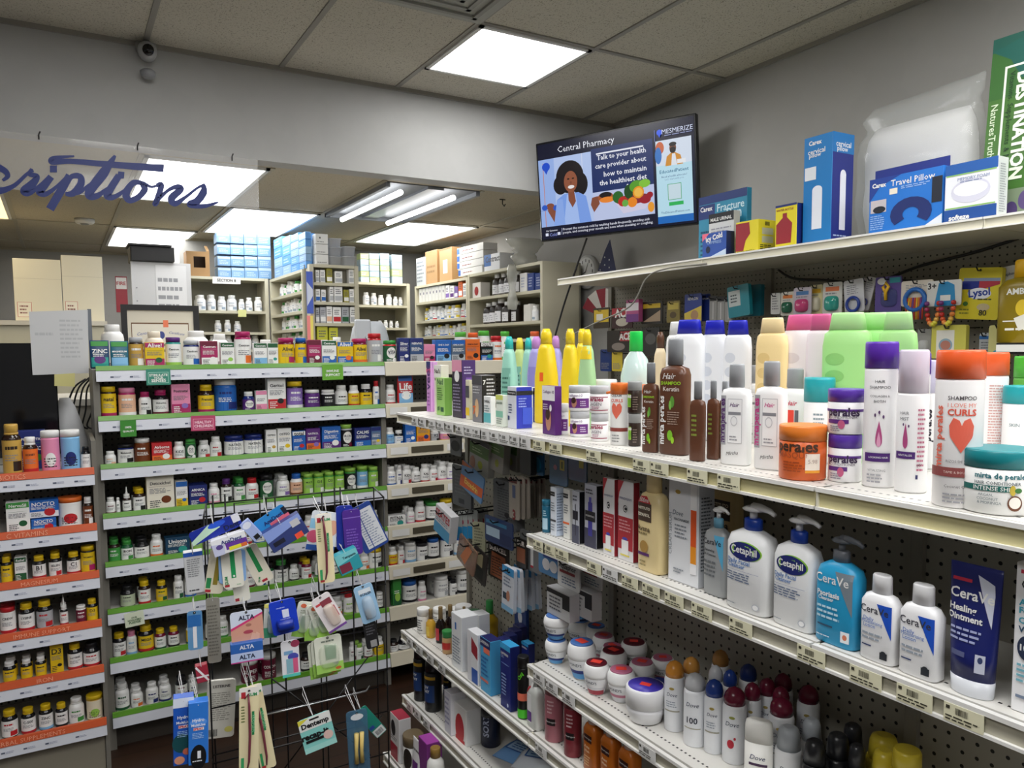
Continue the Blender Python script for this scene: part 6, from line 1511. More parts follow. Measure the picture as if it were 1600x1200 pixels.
# flag and clock behind
fl = thing('small_flag', 'small american flag on a stick hanging point-up above the shelf end', 'flag')
def fpt(px, py, x=2.95): return on(px, py, 0, x)
mb = MB(); nav = mat('20264a', .7); rd = mat('8a2232', .7); wh = mat('cfcac4', .7)
A, B, C_c, D_ = (953, 372), (962, 430), (917, 450), (938, 385)
mb.add([fpt(953, 374), fpt(963, 426), fpt(934, 424), fpt(945, 392)], [(0, 3, 2, 1)], nav)
for k in range(4):
    a = 424 + k * 5; mb.add([fpt(934 - k * 5, a), fpt(963, a + 2), fpt(964, a + 8), fpt(929 - k * 5, a + 6)], [(3, 2, 1, 0)], rd if k % 2 else wh)
M2 = list(mb.v); n = len(M2); mb.v += [(x + .002, y, z) for x, y, z in M2]; F2 = [tuple(i + n for i in reversed(f)) for f in mb.f]; mb.f += F2; mb.m += mb.m[:]; mb.sm += mb.sm[:]
mb.build('canton', fl)
q = MB()
for k in range(7):
    a = fpt(938 + (k % 3) * 7, 398 + k * 4, 2.9495); q.loft([(a.z - .004, .004), (a.z + .004, .004)], mat('e8e6e2', .7), 6); 
    for i in range(len(q.v) - 12, len(q.v)): v = q.v[i]; q.v[i] = (v[0] + a.x, v[1] + a.y, v[2])
q.build('star', fl)
q = MB()
for k in range(7):
    c0 = radians(20 + k * 24); c1 = radians(20 + (k + 1) * 24)
    def fan(a, r0): return fpt(945 - r0 * cos(a) * 1.0, 498 - r0 * sin(a) * 1.0 * 1.3)
    q.add([fan(c0, 14), fan(c0, 37), fan(c1, 37), fan(c1, 14)], [(0, 1, 2, 3)], rd if k % 2 == 0 else wh)
q.build('stripes_fan', fl)
ck = fpt(918, 425, 3.06)
t = thing('wall_clock', 'round white wall clock half hidden behind the small flag', 'clock', (WX - .002, ck.y, ck.z), -pi / 2)
q = MB().tube([(0, 0, 0), (0, -.03, 0)], .11, mat('c4c4c2', .4), 28); q.build('case', t)
s = MB().tube([(0, -.0305, 0), (0, -.032, 0)], .095, mat('e6e6e4', .5), 28)
decal(s, Surf(y=-.0325), [('r', .075 * sin(radians(30 * k)) - .004, .075 * cos(radians(30 * k)) - .01, .075 * sin(radians(30 * k)) + .004, .075 * cos(radians(30 * k)) + .01, '3a3a3a') for k in range(12)]); s.build('dial', t)
s = MB(); decal(s, Surf(y=-.034), [('p', [(-.003, 0), (.003, 0), (.03, .055), (.026, .057)], '1a1a1a'), ('p', [(0, .003), (0, -.003), (-.05, -.02), (-.05, -.014)], '1a1a1a')]); s.build('clock_hand', t)
# ---------------------------------------------------------------- dispensary stock
zL = [zat(690, y, 0, EX) for y in (440, 468, 499, 525)]
zR = [zat(790, y, 0, EX) for y in (418, 459, 504, 530)]
def room_above(z):                             # clear height over a cabinet shelf
    for L in (zA, zBc, zC, zD, zL, zR):
        for i, q in enumerate(L):
            if abs(q - z) < 1e-6: return (L[i - 1] - z - .024) if i else 9
    return 9
def gp(ax, val, x0, x1, yt, z):
    if ax == 1: a, b = on(x0, yt, 1, val).x, on(x1, yt, 1, val).x; loc = ((a + b) / 2, val, z); rz = 0; w_ = b - a
    else: a, b = on(x0, yt, 0, val).y, on(x1, yt, 0, val).y; loc = (val, (a + b) / 2, z); rz = -pi / 2; w_ = a - b
    return w_, zpix(loc[0], loc[1], yt) - z, loc, rz
PB = {}
def pill_line(ax, val, z, x0, x1, hs, label, group, dens=1.0, cols=None, back=0, name='medicine_bottle'):
    """a line of white dispensing bottles between two photo columns; hs = (lowest, highest) height in metres"""
    u0, u1 = (on(x0, 500, ax, val).x, on(x1, 500, ax, val).x) if ax == 1 else (on(x1, 500, ax, val).y, on(x0, 500, ax, val).y)
    u0 += .02; u1 -= .02; u = u0 + .005; i = 0; mh = room_above(z)
    while u < u1 - .03:
        h = min(mh, rnd.uniform(*hs)); r = h * rnd.uniform(.24, .31); k = rnd.choice(cols or ('w', 'w', 'w', 'w', 'g', 'b'))
        v = val + r + .015 + rnd.random() * .03; c = u + r
        if c + r > u1: break
        loc = (c, v, z + .001) if ax == 1 else (v, c, z + .001)
        key = (k, name)
        if key not in PB:
            lc = {'w': '9aa8b8', 'g': '3d9440', 'b': '2063b8', 'r': 'c0404a', 'y': 'e0c830', 'k': '3a3a40'}[k]
            cap = {'g': '3d9440', 'y': 'e0c830'}.get(k, 'f0f0ee'); body = 'f0f0ee' if name == 'medicine_bottle' else '221812'
            PB[key] = P_pill(.056, .1, cap, body, 'ecedef', lc, '') if name == 'medicine_bottle' else make('oil', .06, .1, .1, (body, 'f0f0ee'), [('r', -1.1, .05, 1.1, .48, 'e8e8ec'), ('l', -.7, .1, .7, .4, 3, '7a7a88')], 1) if False else (make('milk', .058, .058, .1, (body, 'f0f0ee'), [('r', -1.1, .08, 1.1, .5, 'e8e8ec'), ('l', -.7, .14, .7, .42, 3, '7a7a88')]))
            PB[key] = [(p[0], p[1].mesh(p[0])) for p in PB[key]]
        t = place(PB[key], name, label, 'bottle', loc, (0 if ax else -pi / 2) + rnd.uniform(-.5, .5), group)
        t.scale = (r / .028, r / .028, h / .1)
        if rnd.random() < back:
            d = 2 * r + .006; twin(t, (0, d, 0) if ax else (d, 0, 0))
        u = c + r + rnd.uniform(.004, .02) / dens; i += 1
WB, WC = 'medicine_bottle', 'syrup_bottle'
xa = on(302, 470, 1, AY).x
for i, (x0, x1) in enumerate(((303, 424), (372, 424), (305, 424))):
    if i == 1:
        pill_line(1, AY + .02, zA[2], 332, 382, (.08, .11), 'white bottle on the sparse shelf below the yellow note', 'bottles on the sparse dispensary shelf', .6, ('w',))
        pill_line(1, AY + .02, zA[2], 412, 425, (.09, .1), 'single white bottle at the right end of the sparse shelf', None, .6, ('w',))
    else:
        pill_line(1, AY + .02, zA[(1, 2, 3)[i]], x0, x1, (.09, .13), 'white pill bottle on the ' + ('shelf above the yellow note' if i == 0 else 'lowest visible shelf left of the corner bay'), ('bottles above the yellow note', '', 'bottles on the lowest visible left shelf')[i], 1, back=.2)
for i in range(5):
    if i == 0: continue
    pill_line(0, BXF + .012, zBc[i], 430, 474, (.08, .12), 'white pill bottle on the %s shelf of the side bay' % nth(i), 'bottles on the %s side bay shelf' % nth(i), 1.6, ('w', 'w', 'g'))
for i in (1, 2, 3):
    pill_line(1, AY + .02, zD[i], 567, 636 if i != 1 else 640, (.07, .11) if i == 1 else (.05, .065), 'white pill bottle on the %s shelf of the corner cabinet' % nth(i - 1), 'bottles on the %s corner cabinet shelf' % nth(i - 1), 1, ('w',))
zL = [zat(690, y, 0, EX) for y in (440, 468, 499, 525)]
for i, h in ((2, (.08, .12)), (3, (.07, .1))):
    pill_line(0, EX + .012, zL[i], 652, 730, h, 'pill bottle on the %s shelf of the right corner cabinet' % nth(i), 'bottles on the %s right corner shelf' % nth(i), 1.4, ('w', 'w', 'r', 'y', 'b'))
zR = [zat(790, y, 0, EX) for y in (418, 459, 504, 530)]
pill_line(0, EX + .012, zR[1], 753, 804, (.15, .19), 'dark syrup bottle with white label on the upper syrup shelf', 'syrup bottles on the upper shelf', 1.2, ('k', 'w'), name=WC)
pill_line(0, EX + .012, zR[2], 739, 800, (.15, .2), 'dark syrup bottle with white label on the lower syrup shelf', 'syrup bottles on the lower shelf', 1.6, ('k',), name=WC)
pill_line(0, EX + .012, zR[3] if False else zR[2], 806, 845, (.1, .12), 'small bottle at the near end of the lower syrup shelf', 'small bottles at the end of the lower syrup shelf', .8, ('w', 'r'))
def gbox(ax, val, x0, x1, yt, z, body, cmds, label, d=.09, group=None, side=None, name='carton_box', top=None, scmds=()):
    w_, h, loc, rz = gp(ax, val, x0, x1, yt, z); h = min(h, room_above(z))
    return place(boxy(w_ * .97, d, h, body, cmds, side, top, scmds), name, label, 'box', (loc[0], loc[1], z + .001), rz, group)
bb = [('r', -.95, .72, .95, .95, 'a9bccd'), ('l', -.7, .15, .7, .6, 3, 'b4c6d6')]
cw = (340, 361, 382, 403, 424)
z0 = zA[0]
for r in range(4):
    for c in range(4):
        if r == 0: t = gbox(1, AY + .02, cw[c], cw[c + 1], 418.5, z0, '6f94b8', bb, 'pale blue box in the four by four stack on the left cabinet', .14, 'stack of pale blue boxes on the left cabinet', '6d9ccc'); hb = max(v.co.z for ch in t.children for v in ch.data.vertices) + .002; last = (last if c else []) + [t]
        else: twin(last[c], (0, .002 * (r % 2), hb * r))
cw = (428, 441, 454, 467, 478)
for c in range(4):
    n = (4, 4, 5, 5)[c]
    yt = 424 - (424 - (368 - c * 1)) / n if False else None
    w_, h, loc, rz = gp(0, BXF + .015, cw[c], cw[c + 1], 400, zBc[0])
    hh_ = (zpix(loc[0], loc[1], (372, 370, 366, 364)[c]) - zBc[0]) / n
    for r in range(n):
        b = boxy(w_ * .97, .12 if c < 3 else .04, hh_ - .002, ('7fa2c8', '8cacc8', '4f8ed0', '5a96d6')[(c + r) % 4], [('l', -.7, .2, .7, .8, 2, 'b8cce0')])
        place(b, 'carton_box', 'bright blue box in the tall stack on the side bay cabinet', 'box', (loc[0], loc[1], zBc[0] + .001 + r * hh_), rz, 'stack of bright blue boxes on the side bay')
for r in range(3):
    w_, h, loc, rz = gp(1, CYF + .01, 493, 512, 365, zC[0]); hh_ = (zpix(loc[0], loc[1], 365) - zC[0]) / 3
    place(boxy(w_, .085, hh_ - .003, 'dcdcd8', [('l', -.8, .1, .8, .3, 1, '8a8a8a'), ('e', -.3, .6, .12, .1, '33363a')] if r == 2 else [('l', -.8, .1, .8, .3, 1, '8a8a8a')]), 'carton_box', 'white carton in the stack of three on the end bay, ' + ('bottom', 'middle', 'top')[r], 'box', (loc[0], loc[1], zC[0] + .001 + hh_ * r), 0)
for i, (a, b, n) in enumerate(((513, 534, 3), (535, 556, 2))):
    w_, h, loc, rz = gp(1, CYF + .02, a, b, 372 if n == 3 else 384, zC[0]); hh_ = (zpix(loc[0], loc[1], 372 if n == 3 else 385) - zC[0]) / n
    for r in range(n):
        mb = MB().loft([(0, w_ * .40, .05, 5), (hh_ * .85, w_ * .46, .06, 5), (hh_ * .86, w_ * .5, .064, 5), (hh_ - .004, w_ * .5, .064, 5)], mat('c9ccd2', .2, 0, .55), 24)
        place([('body', mb)], 'plastic_tub', 'clear plastic tub on the end bay cabinet', 'tub', (loc[0], loc[1] + .045, zC[0] + .001 + hh_ * r), 0, 'stacked clear plastic tubs')
# boxes on the end bay shelves
def smallset(ax, val, z, table, phrase, group):
    for k, ln in enumerate(table.split(';')):
        a, b, yt, c, c2 = ln.split(); a, b, yt = float(a), float(b), float(yt)
        gbox(ax, val, a, b, yt, z, C_(c), [('r', -.9, .1, .9, .4, C_(c2)), ('l', -.7, .5, .7, .85, 3, '5a5a60')], f'{colname(C_(c))} medicine carton with {colname(C_(c2))} lower half on {phrase}, {nth(k)} from left', .06, group, name='medicine_box')
smallset(1, CYF + .02, zC[1], '493 499 422 e9e9e6 s;500 508 422 e9e9e6 s;510 519 419 9a9430 w;523 535 424 e9e9e6 s;545 554 421 e9e9e6 s', 'the top end bay shelf', 'cartons on the top end bay shelf')
smallset(1, CYF + .02, zC[2], '493 500 452 w b;502 509 453 w b;515 521 448 w s;522 535 445 w s;537 545 453 9a9430 w;546 553 452 w s', 'the second end bay shelf', 'cartons on the second end bay shelf')
smallset(1, CYF + .02, zC[3], '493 499 481 s w;500 509 480 s w;510 519 479 w x;520 533 480 w r;534 545 480 s f;547 556 480 w s', 'the third end bay shelf', 'cartons on the third end bay shelf')
smallset(1, CYF + .02, zC[4], '495 512 510 c8c83a w;514 528 512 c8c83a w', 'the fourth end bay shelf', 'cartons on the fourth end bay shelf')
for k in range(8):
    gbox(0, EX + .015, 654.5 + k * 5.1, 659 + k * 5.1, 446, zL[1], 'dcdcd8', [('e', 0, .6, .3, .1, '3a3a60')], 'small white carton in the row on the right corner cabinet', .1, 'row of small white cartons')
smallset(0, EX + .015, zL[1], '696 702 446 w v;703 709 447 w p;710 715 448 v w;716 722 438 e06a30 w;723 729 443 w s', 'the right corner shelf', 'cartons on the right corner shelf')
gbox(0, EX + .02, 738, 751, 442, zR[1], 'e0dcd6', [('e', 0, .45, .5, .3, 'a02a2a')], 'white box with red print at the left of the upper syrup shelf', .08)
for i, (a, b) in enumerate(((812, 823), (824, 834), (836, 846))):
    gbox(0, EX + .02, a, b, 427, zR[1], ('e4e4e2', '2a3f80', '2a3f80')[i], [('l', -.6, .2, .6, .8, 4, 'a8b0c8')], ('white', 'blue', 'blue')[i] + ' medicine box near the end of the upper syrup shelf' + ('', ', first of two', ', second of two')[i], .08)
gbox(0, EX + .02, 818, 829, 476, zR[2], 'd8d6d0', [], 'tall plain carton on the lower syrup shelf', .07)
# on top of the corner cabinets
for i, (a, b, yt, n) in enumerate(((563, 576, 396, 5), (577, 592, 396, 5), (594, 608, 396, 5), (612, 628, 398, 4))):
    w_, h, loc, rz = gp(1, AY + .05, a, b, yt, zD[0]); hh_ = h / n
    for r in range(n):
        place(boxy(w_, .1, hh_ - .002, ('a9bcc4', 'b4c48a', '9fb8c8')[(i + r) % 3], [('l', -.8, .2, .5, .8, 2, 'dfe8ea')]), 'carton_box', 'pale green and blue box stacked on the corner cabinet', 'box', (loc[0], loc[1], zD[0] + .001 + r * hh_), 0, 'boxes stacked on the corner cabinet')
gbox(0, EX + .03, 664, 683, 392, zL[0], 'a9845a', [('l', -.7, .3, .7, .6, 2, '8a6a44')], 'plain brown cardboard box in the right corner, left one', .1)
t = gbox(0, EX + .03, 686, 706, 388, zL[0], 'b08a5e', [('r', -.4, .25, .3, .65, 'e8e6e2')], 'brown cardboard box with white label and open flap', .1)
MB().box(-.12, .09, -.004, 0, .26, .265, mat('b08a5e', .7)).build('flap', t)
gbox(0, EX + .02, 650, 664, 403, zL[0], 'b4b8bc', [('l', -.8, .1, .8, .9, 6, '7a8088')], 'grey stack of cartons at the far end of the right corner cabinet', .1)
w_, h, loc, rz = gp(0, EX + .0, 713, 754, 382, zL[0])
w_, h, loc, rz = gp(0, EX + .02, 714, 755, 383, zR[0]); hh_ = h / 4
for r in range(4):
    place(boxy(w_ - .04 * (r == 0), .12, hh_ - .003, 'dfdedb', [('r', -1, .1, -.8, .9, '1f5fb0'), ('l', -.6, .3, .3, .6, 1, '8a4a4a')]), 'carton_box', 'white carton with blue end in the pile beside the syrups, ' + nth(r) + ' from bottom', 'box', (loc[0], loc[1], zR[0] + .001 + r * hh_), rz)
gbox(0, EX + .02, 756, 781, 397, zR[0], 'e0e2e6', [('r', -1, .3, -.1, 1, '1f5fa8'), ('t', 'Contract', .1, .7, .9, '2a2a30', .02)], 'white and blue lettered box on the syrup cabinet', .12)
t = thing('plastic_bag', 'crumpled clear plastic bag hanging over the syrup cabinet edge', 'bag', (EX + .06, on(808, 400, 0, EX).y, zR[0] + .001))
S2 = [(z, .05 + .05 * sin(z * 30) ** 2 + .04 * (z > .08), .06 + .02 * cos(z * 40), 2.4, rnd.uniform(-.01, .01), rnd.uniform(-.01, .01)) for z in [k * .016 for k in range(12)]]
mb = MB().loft(S2, mat('c6c6bd', .15, 0, .55), 20); mb.v = [(x + rnd.uniform(-.008, .008), y + rnd.uniform(-.008, .008), max(0, z)) for x, y, z in mb.v]; mb.build('bag_body', t)
S3 = [(-.30 + k * .03, .03 + .01 * sin(k), .025, 2.2, -.10 + rnd.uniform(-.004, .004), 0) for k in range(11)]
MB().loft(S3, mat('c6c6bd', .15, 0, .5), 14).build('bag_tail', t)
# ---- pharmacy counter things
for i, (a, b, yt, c) in enumerate(((157, 194, 507, 'f2f2f0'), (226, 257, 518, 'f0e4d0'), (289, 328, 517, 'f0f0ee'), (331, 359, 522, 'f2f2f0'), (405, 430, 531, 'f2f2f0'), (520, 538, 527, 'f2f2f0'))):
    w_, h, loc, rz = gp(1, 4.30, a, b, yt, 1.43)
    place(make('jugw', w_, w_, h, (c, c), []), 'pill_jug', 'large %s pill jug on the counter behind the top shelf, %s from left' % (('cream' if i == 1 else 'white'), nth(i)), 'bottle', (loc[0], loc[1] + w_ / 2, 1.431), 0)
for i, (a, b, yt, c) in enumerate(((715, 732, 519, '4fae3a'), (735, 750, 520, 'e0602a'), (752, 768, 517, '4fae3a'), (786, 799, 518, '4fae3a'), (833, 846, 518, 'd05a2a'))):
    w_, h, loc, rz = gp(1, GY + .16, a, b, yt, GZ[0] - .012)
    place(P_jar(w_, h, c, 'c9d0d0', 'e6e6e2', c, ''), 'gummy_jar', f'{colname(c)}-capped gummy jar behind the front row of the top shelf, {nth(i)} from left', 'jar', (loc[0], loc[1] + w_ / 2, GZ[0] - .011), 0)
fr = thing('framed_certificate', 'black-framed certificate standing on the pharmacy counter', 'picture frame', (0, 0, 0))
a = on(188, 476, 1, 4.45); b = on(310, 482, 1, 4.45); cx_, wf, hf = (a.x + b.x) / 2, b.x - a.x, a.z - 1.43
q = MB(); bk = mat('121214', .4)
for r4 in ((-wf / 2, wf / 2, hf - .028, hf), (-wf / 2, wf / 2, 0, .028), (-wf / 2, -wf / 2 + .028, .028, hf - .028), (wf / 2 - .028, wf / 2, .028, hf - .028)): q.box(r4[0], r4[1], -.012, .012, r4[2], r4[3], bk)
q.build('frame', fr)
s = MB().box(-wf / 2 + .026, wf / 2 - .026, -.002, .004, .02, hf - .026, mat('dcd6c4', .6))
decal(s, Surf(y=-.002), [('r', -wf * .38, .03, wf * .36, hf * .8, '6a4a2a'), ('r', -wf * .37, .03, wf * .35, hf * .785, 'e4dfd0'), ('t', 'Central', -wf * .22, hf * .68, wf * .18, '4a5aa0', .0, 8, .4), ('t', 'Certificate', wf * .2, hf * .68, wf * .2, '4a5aa0', .0, -8, .4), ('e', 0, hf * .66, .016, .02, '3a4a90'), ('r', .01, hf * .75, .035, hf * .83, 'f0805a'), ('l', -wf * .3, hf * .45, wf * .3, hf * .58, 2, '6a6a78')])
s.build('certificate', fr); fr.location = (cx_, 4.45, 1.4315)
t = thing('card_terminal', 'grey rounded counting machine on the pharmacy counter', 'machine', (0, 0, 0))
a = on(545, 502, 1, 4.35); b = on(608, 505, 1, 4.35); w_ = b.x - a.x; h = a.z - 1.431
gm_ = mat('a9aeb2', .4)
MB().loft([(0, w_ * .5, .08, 4), (h * .6, w_ * .48, .075, 4), (h * .9, w_ * .4, .05, 3), (h, w_ * .3, .02, 3)], gm_, 24).build('housing', t)
MB().box(-w_ * .48, -w_ * .1, -.1, -.07, .03, h * 1.02, mat('b8bcc0', .4), .008).build('back_plate', t)
q = MB().tube([(0, 0, 0), (w_ * .3, 0, 0)], .022, gm_, 14).tube([(-.002, 0, 0), (-.004, 0, 0)], .01, mat('151515', .2), 12); q.xf(Matrix.Translation((-w_ * .25, -.115, h * .72))); q.build('scanner_head', t)
t.location = ((a.x + b.x) / 2, 4.35, 1.4315)
# paper board, black box and open carton
q0 = on(204, 408, 1, 4.62); q1 = on(300, 478, 1, 4.62)
t = thing('paper_board', 'white board with papers pinned on it below the black box', 'board', ((q0.x + q1.x) / 2, 4.62, 1.431))
w_ = q1.x - q0.x; h = q0.z - 1.431
MB().box(-w_ / 2, w_ / 2, 0, .03, 0, h, mat('d2d3d4', .6)).build('board', t)
s = MB(); decal(s, Surf(y=-.001), [('r', -w_ * .1, .08, w_ * .42, h * .98, 'e4e5e6'), ('l', -.02, h * .5, w_ * .35, h * .9, 6, '9a9ca0')] + [('e', -w_ * .42, h * (.3 + .1 * k), .004, .003, '8a8c90') for k in range(6)]); s.build('pinned_paper', t)
a = on(200, 380, 1, 4.6); b = on(276, 410, 1, 4.6); w_ = b.x - a.x
t = thing('black_box', 'black flat box lying on top of the paper board', 'box', ((a.x + b.x) / 2, 4.6, q0.z + .0015))
MB().box(-w_ * .46, w_ * .46, 0, .18, 0, a.z - q0.z - .01, mat('131314', .5), .004).build('body', t)
MB().box(-w_ * .5, w_ * .4, -.01, .19, a.z - q0.z - .0095, a.z - q0.z, mat('1b1b1c', .5)).build('lid', t)
a = on(291, 392, 1, AY + .03); b = on(328, 424, 1, AY + .03)
t = thing('cardboard_box', 'open brown cardboard box left of the pale blue stack', 'box', ((a.x + b.x) / 2, AY + .03, zA[0] + .001)); w_ = b.x - a.x; h = a.z - zA[0]
cb = mat('a07c50', .7)
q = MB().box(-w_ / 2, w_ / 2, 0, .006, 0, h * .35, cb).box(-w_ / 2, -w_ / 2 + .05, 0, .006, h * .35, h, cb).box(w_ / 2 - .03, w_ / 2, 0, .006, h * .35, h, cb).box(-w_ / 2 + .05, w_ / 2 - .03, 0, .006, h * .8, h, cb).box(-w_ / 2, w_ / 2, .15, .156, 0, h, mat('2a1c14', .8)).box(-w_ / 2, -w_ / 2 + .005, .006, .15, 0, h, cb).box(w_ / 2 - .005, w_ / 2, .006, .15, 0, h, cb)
q.build('body', t)
q = MB().prism([(0, h), (.1, h + .05), (.1, h + .056), (0, h + .006)], 0, w_ / 2 - .02, w_ / 2, cb); q.build('flap', t)
# left ledge with tall white cartons
lz = on(60, 501, 1, 6.0).z
t = thing('storage_cabinet', 'cream cabinet at the far left under the tall white cartons', 'cabinet')
x1_ = on(162, 501, 1, 6.0).x
MB().box(-1.6, x1_, 6.0, 6.5, 0, lz - .03, cab).build('body', t); MB().box(-1.62, x1_ + .02, 5.98, 6.5, lz - .03, lz, mat('cfcabb', .5)).build('top_panel', t)
for i, (a, b, yt) in enumerate(((19, 94, 405), (95, 159, 400))):
    w_, h, loc, rz = gp(1, 6.05, a, b, yt, lz)
    t = place(boxy(w_, .22, h, 'e4ddc4', [('r', -.9, .06, -.3, .3, 'c05040'), ('r', -.88, .065, -.32, .295, 'ece4d0'), ('l', -.8, .1, -.4, .26, 3, '8a5a50'), ('r', -1, .68, 1, .683, 'b8b09a')]), 'carton_box', ['tall cream carton with red-bordered label, left one', 'tall cream carton with red-bordered label, right one by the wall'][i], 'box', (loc[0], loc[1], lz + .001), 0)
gbox(1, 6.03, -20, 18, 500.5, lz, 'b08a5e', [], 'low brown box at the left edge', .2) if False else None
p = on(190, 455, 1, YB - .01)
t = thing('wall_sign', 'red and white fire sign on the far wall behind the frame', 'sign', (p.x, YB - .006, p.z))
s = MB().box(-.05, .05, 0, .005, -.2, .14, mat('a02030', .5)); decal(s, Surf(y=-.0005), [('r', -.045, .02, .045, .13, 'e8e4e0'), ('t', 'FIRE', .0, .075, .08, 'b02030', .03)]); s.build('sign_plate', t)
# till side at the left: dark monitor, taped paper, notes and cables
t = thing('till_counter', 'low counter behind the orange-edged shelving', 'counter')
MB().box(-1.4, .09, 3.76, 4.1, 0, 1.17, mat('8d8a82', .5)).build('body', t); MB().box(-1.4, .1, 3.755, 4.11, 1.17, 1.19, mat('c2beb2', .4)).build('countertop', t)
a = on(86, 536, 1, 3.8)
t = thing('monitor', 'large dark glossy monitor at the left edge', 'monitor', (0, 0, 0))
MB().box(-.9, a.x, 3.80, 3.84, 1.215, a.z, mat('0f1014', .12), .004).build('screen', t); MB().box(-.5, -.3, 3.8, 3.9, 1.1905, 1.216, mat('15161a', .4)).build('stand', t)
gpost = thing('grey_post', 'slim grey metal post right of the taped paper', 'post', (0, 0, 0))
a = on(138, 480, 1, 3.86); b = on(147, 535, 1, 3.86)
MB().box(a.x, b.x, 4.02, 4.045, 1.2005, a.z, mat('6a7078', .4)).build('pole', gpost)
MB().box(a.x - .02, b.x - .001, 4.01, 4.055, 1.1902, 1.2, mat('6a7078', .4)).build('foot', gpost)
def sheet(px, Y, col, name, label, cat, lines=None, curl=0, extra=()):
    P = [on(x, y, 1, Y) for x, y in px]; mb = MB()
    mb.add([(p.x, Y, p.z) for p in P] + [(p.x, Y + .0012, p.z) for p in P], [(3, 2, 1, 0), (4, 5, 6, 7), (0, 1, 5, 4), (1, 2, 6, 5), (2, 3, 7, 6), (3, 0, 4, 7)], mat(col, .6))
    x0, x1 = min(P[0].x, P[3].x), max(P[1].x, P[2].x); z0, z1 = P[3].z, P[0].z
    cm = []
    if lines: cm = [('l', x0 + (x1 - x0) * .5, z0 + (z1 - z0) * .25, x0 + (x1 - x0) * .9, z0 + (z1 - z0) * .9, 9, lines), ('l', x0 + (x1 - x0) * .08, z0 + (z1 - z0) * .6, x0 + (x1 - x0) * .4, z0 + (z1 - z0) * .7, 1, lines)]
    decal(mb, Surf(y=Y), cm + list(extra)); mb.f = [f if i != 0 else f for i, f in enumerate(mb.f)]
    o = mb.build(name); return tag(o, label, cat)
sheet([(45, 487), (137, 484), (139, 583), (51, 586)], 3.79, 'c9cacb', 'paper_sheet', 'white printed paper sheet taped up at the left of the top shelf', 'paper', 'b6b8ba')
sheet([(85, 585), (117, 583), (117, 604), (85, 603)], 3.785, 'd6cf8a', 'sticky_note', 'yellow sticky note under the taped paper sheet', 'note')
sheet([(372, 484), (385, 484), (385, 495), (372, 495)], AY - .008, 'd8d890', 'sticky_note', 'small yellow note on the dispensary shelf edge', 'note')
sheet([(332, 432), (376, 434), (376, 444), (332, 443)], AY - .008, 'd8d6d0', 'shelf_label', 'white section label on the shelf under the blue boxes', 'label', extra=[])
p = on(354, 438, 1, AY - .009)
s = MB(); decal(s, Surf(y=AY - .0092), [('t', 'SECTION 8', p.x, p.z, .14, '3a3a3a', .02)]); lab = [o for o in COL.objects if o.get('label', '').startswith('white section label')][0]; s.build('lettering', lab)
c0 = on(480, 424, 1, CYF - .01); c1 = on(490, 490, 1, CYF - .01)
q = MB().box(c0.x - .008, c1.x, CYF - .012, CYF - .008, c1.z, c0.z, mat('4a62c0', .4)); decal(q, Surf(y=CYF - .012), [('p', [(c0.x - .006, c1.z + .05), (c1.x - .002, c1.z + .12), (c1.x - .002, c0.z - .12), (c0.x - .006, c0.z - .07)], 'cfd6ea')]); tag(q.build('posted_sheet'), 'blue and white sheet posted on the end of the side bay', 'poster')
c2 = on(480, 492, 1, CYF - .01); c3 = on(490, 532, 1, CYF - .01)
q = MB().box(c2.x - .002, c3.x, CYF - .012, CYF - .008, c3.z, c2.z - .005, mat('f08a8a', .5)); decal(q, Surf(y=CYF - .012), [('r', (c2.x + c3.x) / 2, c3.z, c3.x, c2.z - .006, 'f0e070')]); tag(q.build('posted_sheet'), 'pink and yellow strip posted under the blue sheet', 'poster')
t = thing('white_bag', 'white cloth bag slumped behind the canisters at the left', 'bag', (on(104, 640, 1, 3.79).x + .02, 3.905, 1.1905))
MB().loft([(0, .05, .04, 2.5), (.05, .065, .055, 2.5), (.14, .05, .05, 2.4, -.01, 0), (.22, .035, .03, 2.2, -.02, 0), (.26, .02, .01, 2, -.025, 0)], mat('c9cacc', .8), 20).build('bag_body', t)
for i in range(5):
    x = 108 + i * 7; cable([on(x + 26, 592 - i * 3, 1, 3.99), on(x + 8, 606, 1, 3.98 - i * .004), on(x - 4 + i * 3, 640, 1, 3.97), on(x, 664, 1, 3.96 + i * .006), on(x + 8, 670, 1, 3.99)], .004, '18181a', 'black cable in the tangle beside the taped paper', 'tangle of black cables')
# shelf talkers
def talker(px, Y, col, txts, label, tcol='f0f4ee', border=None, emb=None):
    P = [on(x, y, 1, Y) for x, y in px]; cx_ = sum(p.x for p in P) / 4; cz = sum(p.z for p in P) / 4; w_ = ((P[1] - P[0]).length + (P[2] - P[3]).length) / 2; h = ((P[3] - P[0]).length + (P[2] - P[1]).length) / 2
    ang = math.atan2(P[1].z - P[0].z, P[1].x - P[0].x)
    t = thing('shelf_sign', label, 'sign', (cx_, Y, cz)); t.rotation_euler = (0, -ang, 0)
    MB().box(-w_ / 2, w_ / 2, 0, .002, -h / 2, h / 2, mat(col, .4)).build('sign_plate', t)
    cm = [('r', -w_ * .42, -h * .38, w_ * .42, h * .3, border)] if border else []
    if border: cm.append(('r', -w_ * .40, -h * .35, w_ * .40, h * .27, col))
    n = len(txts)
    for i, tx in enumerate(txts): cm.append(('t', tx, 0, h * (.2 - .5 * (i + .5) / n), w_ * min(.75, .1 * len(tx)), tcol, .03))
    s = decal(MB(), Surf(y=0), cm + list(emb or [])); s.build('lettering', t)
    MB().box(-w_ * .2, w_ * .2, .0025, .006, h * .32, h * .5, mat('2a6a5a', .4)).build('clip', t)
talker([(228, 577), (266, 576), (267, 601), (229, 602)], GY - .02, '3f8f7a', ['STIMULATE', 'YOUR', 'SENSES'], 'teal sign clipped to the edge of the top vitamin shelf', border='a8d8c8')
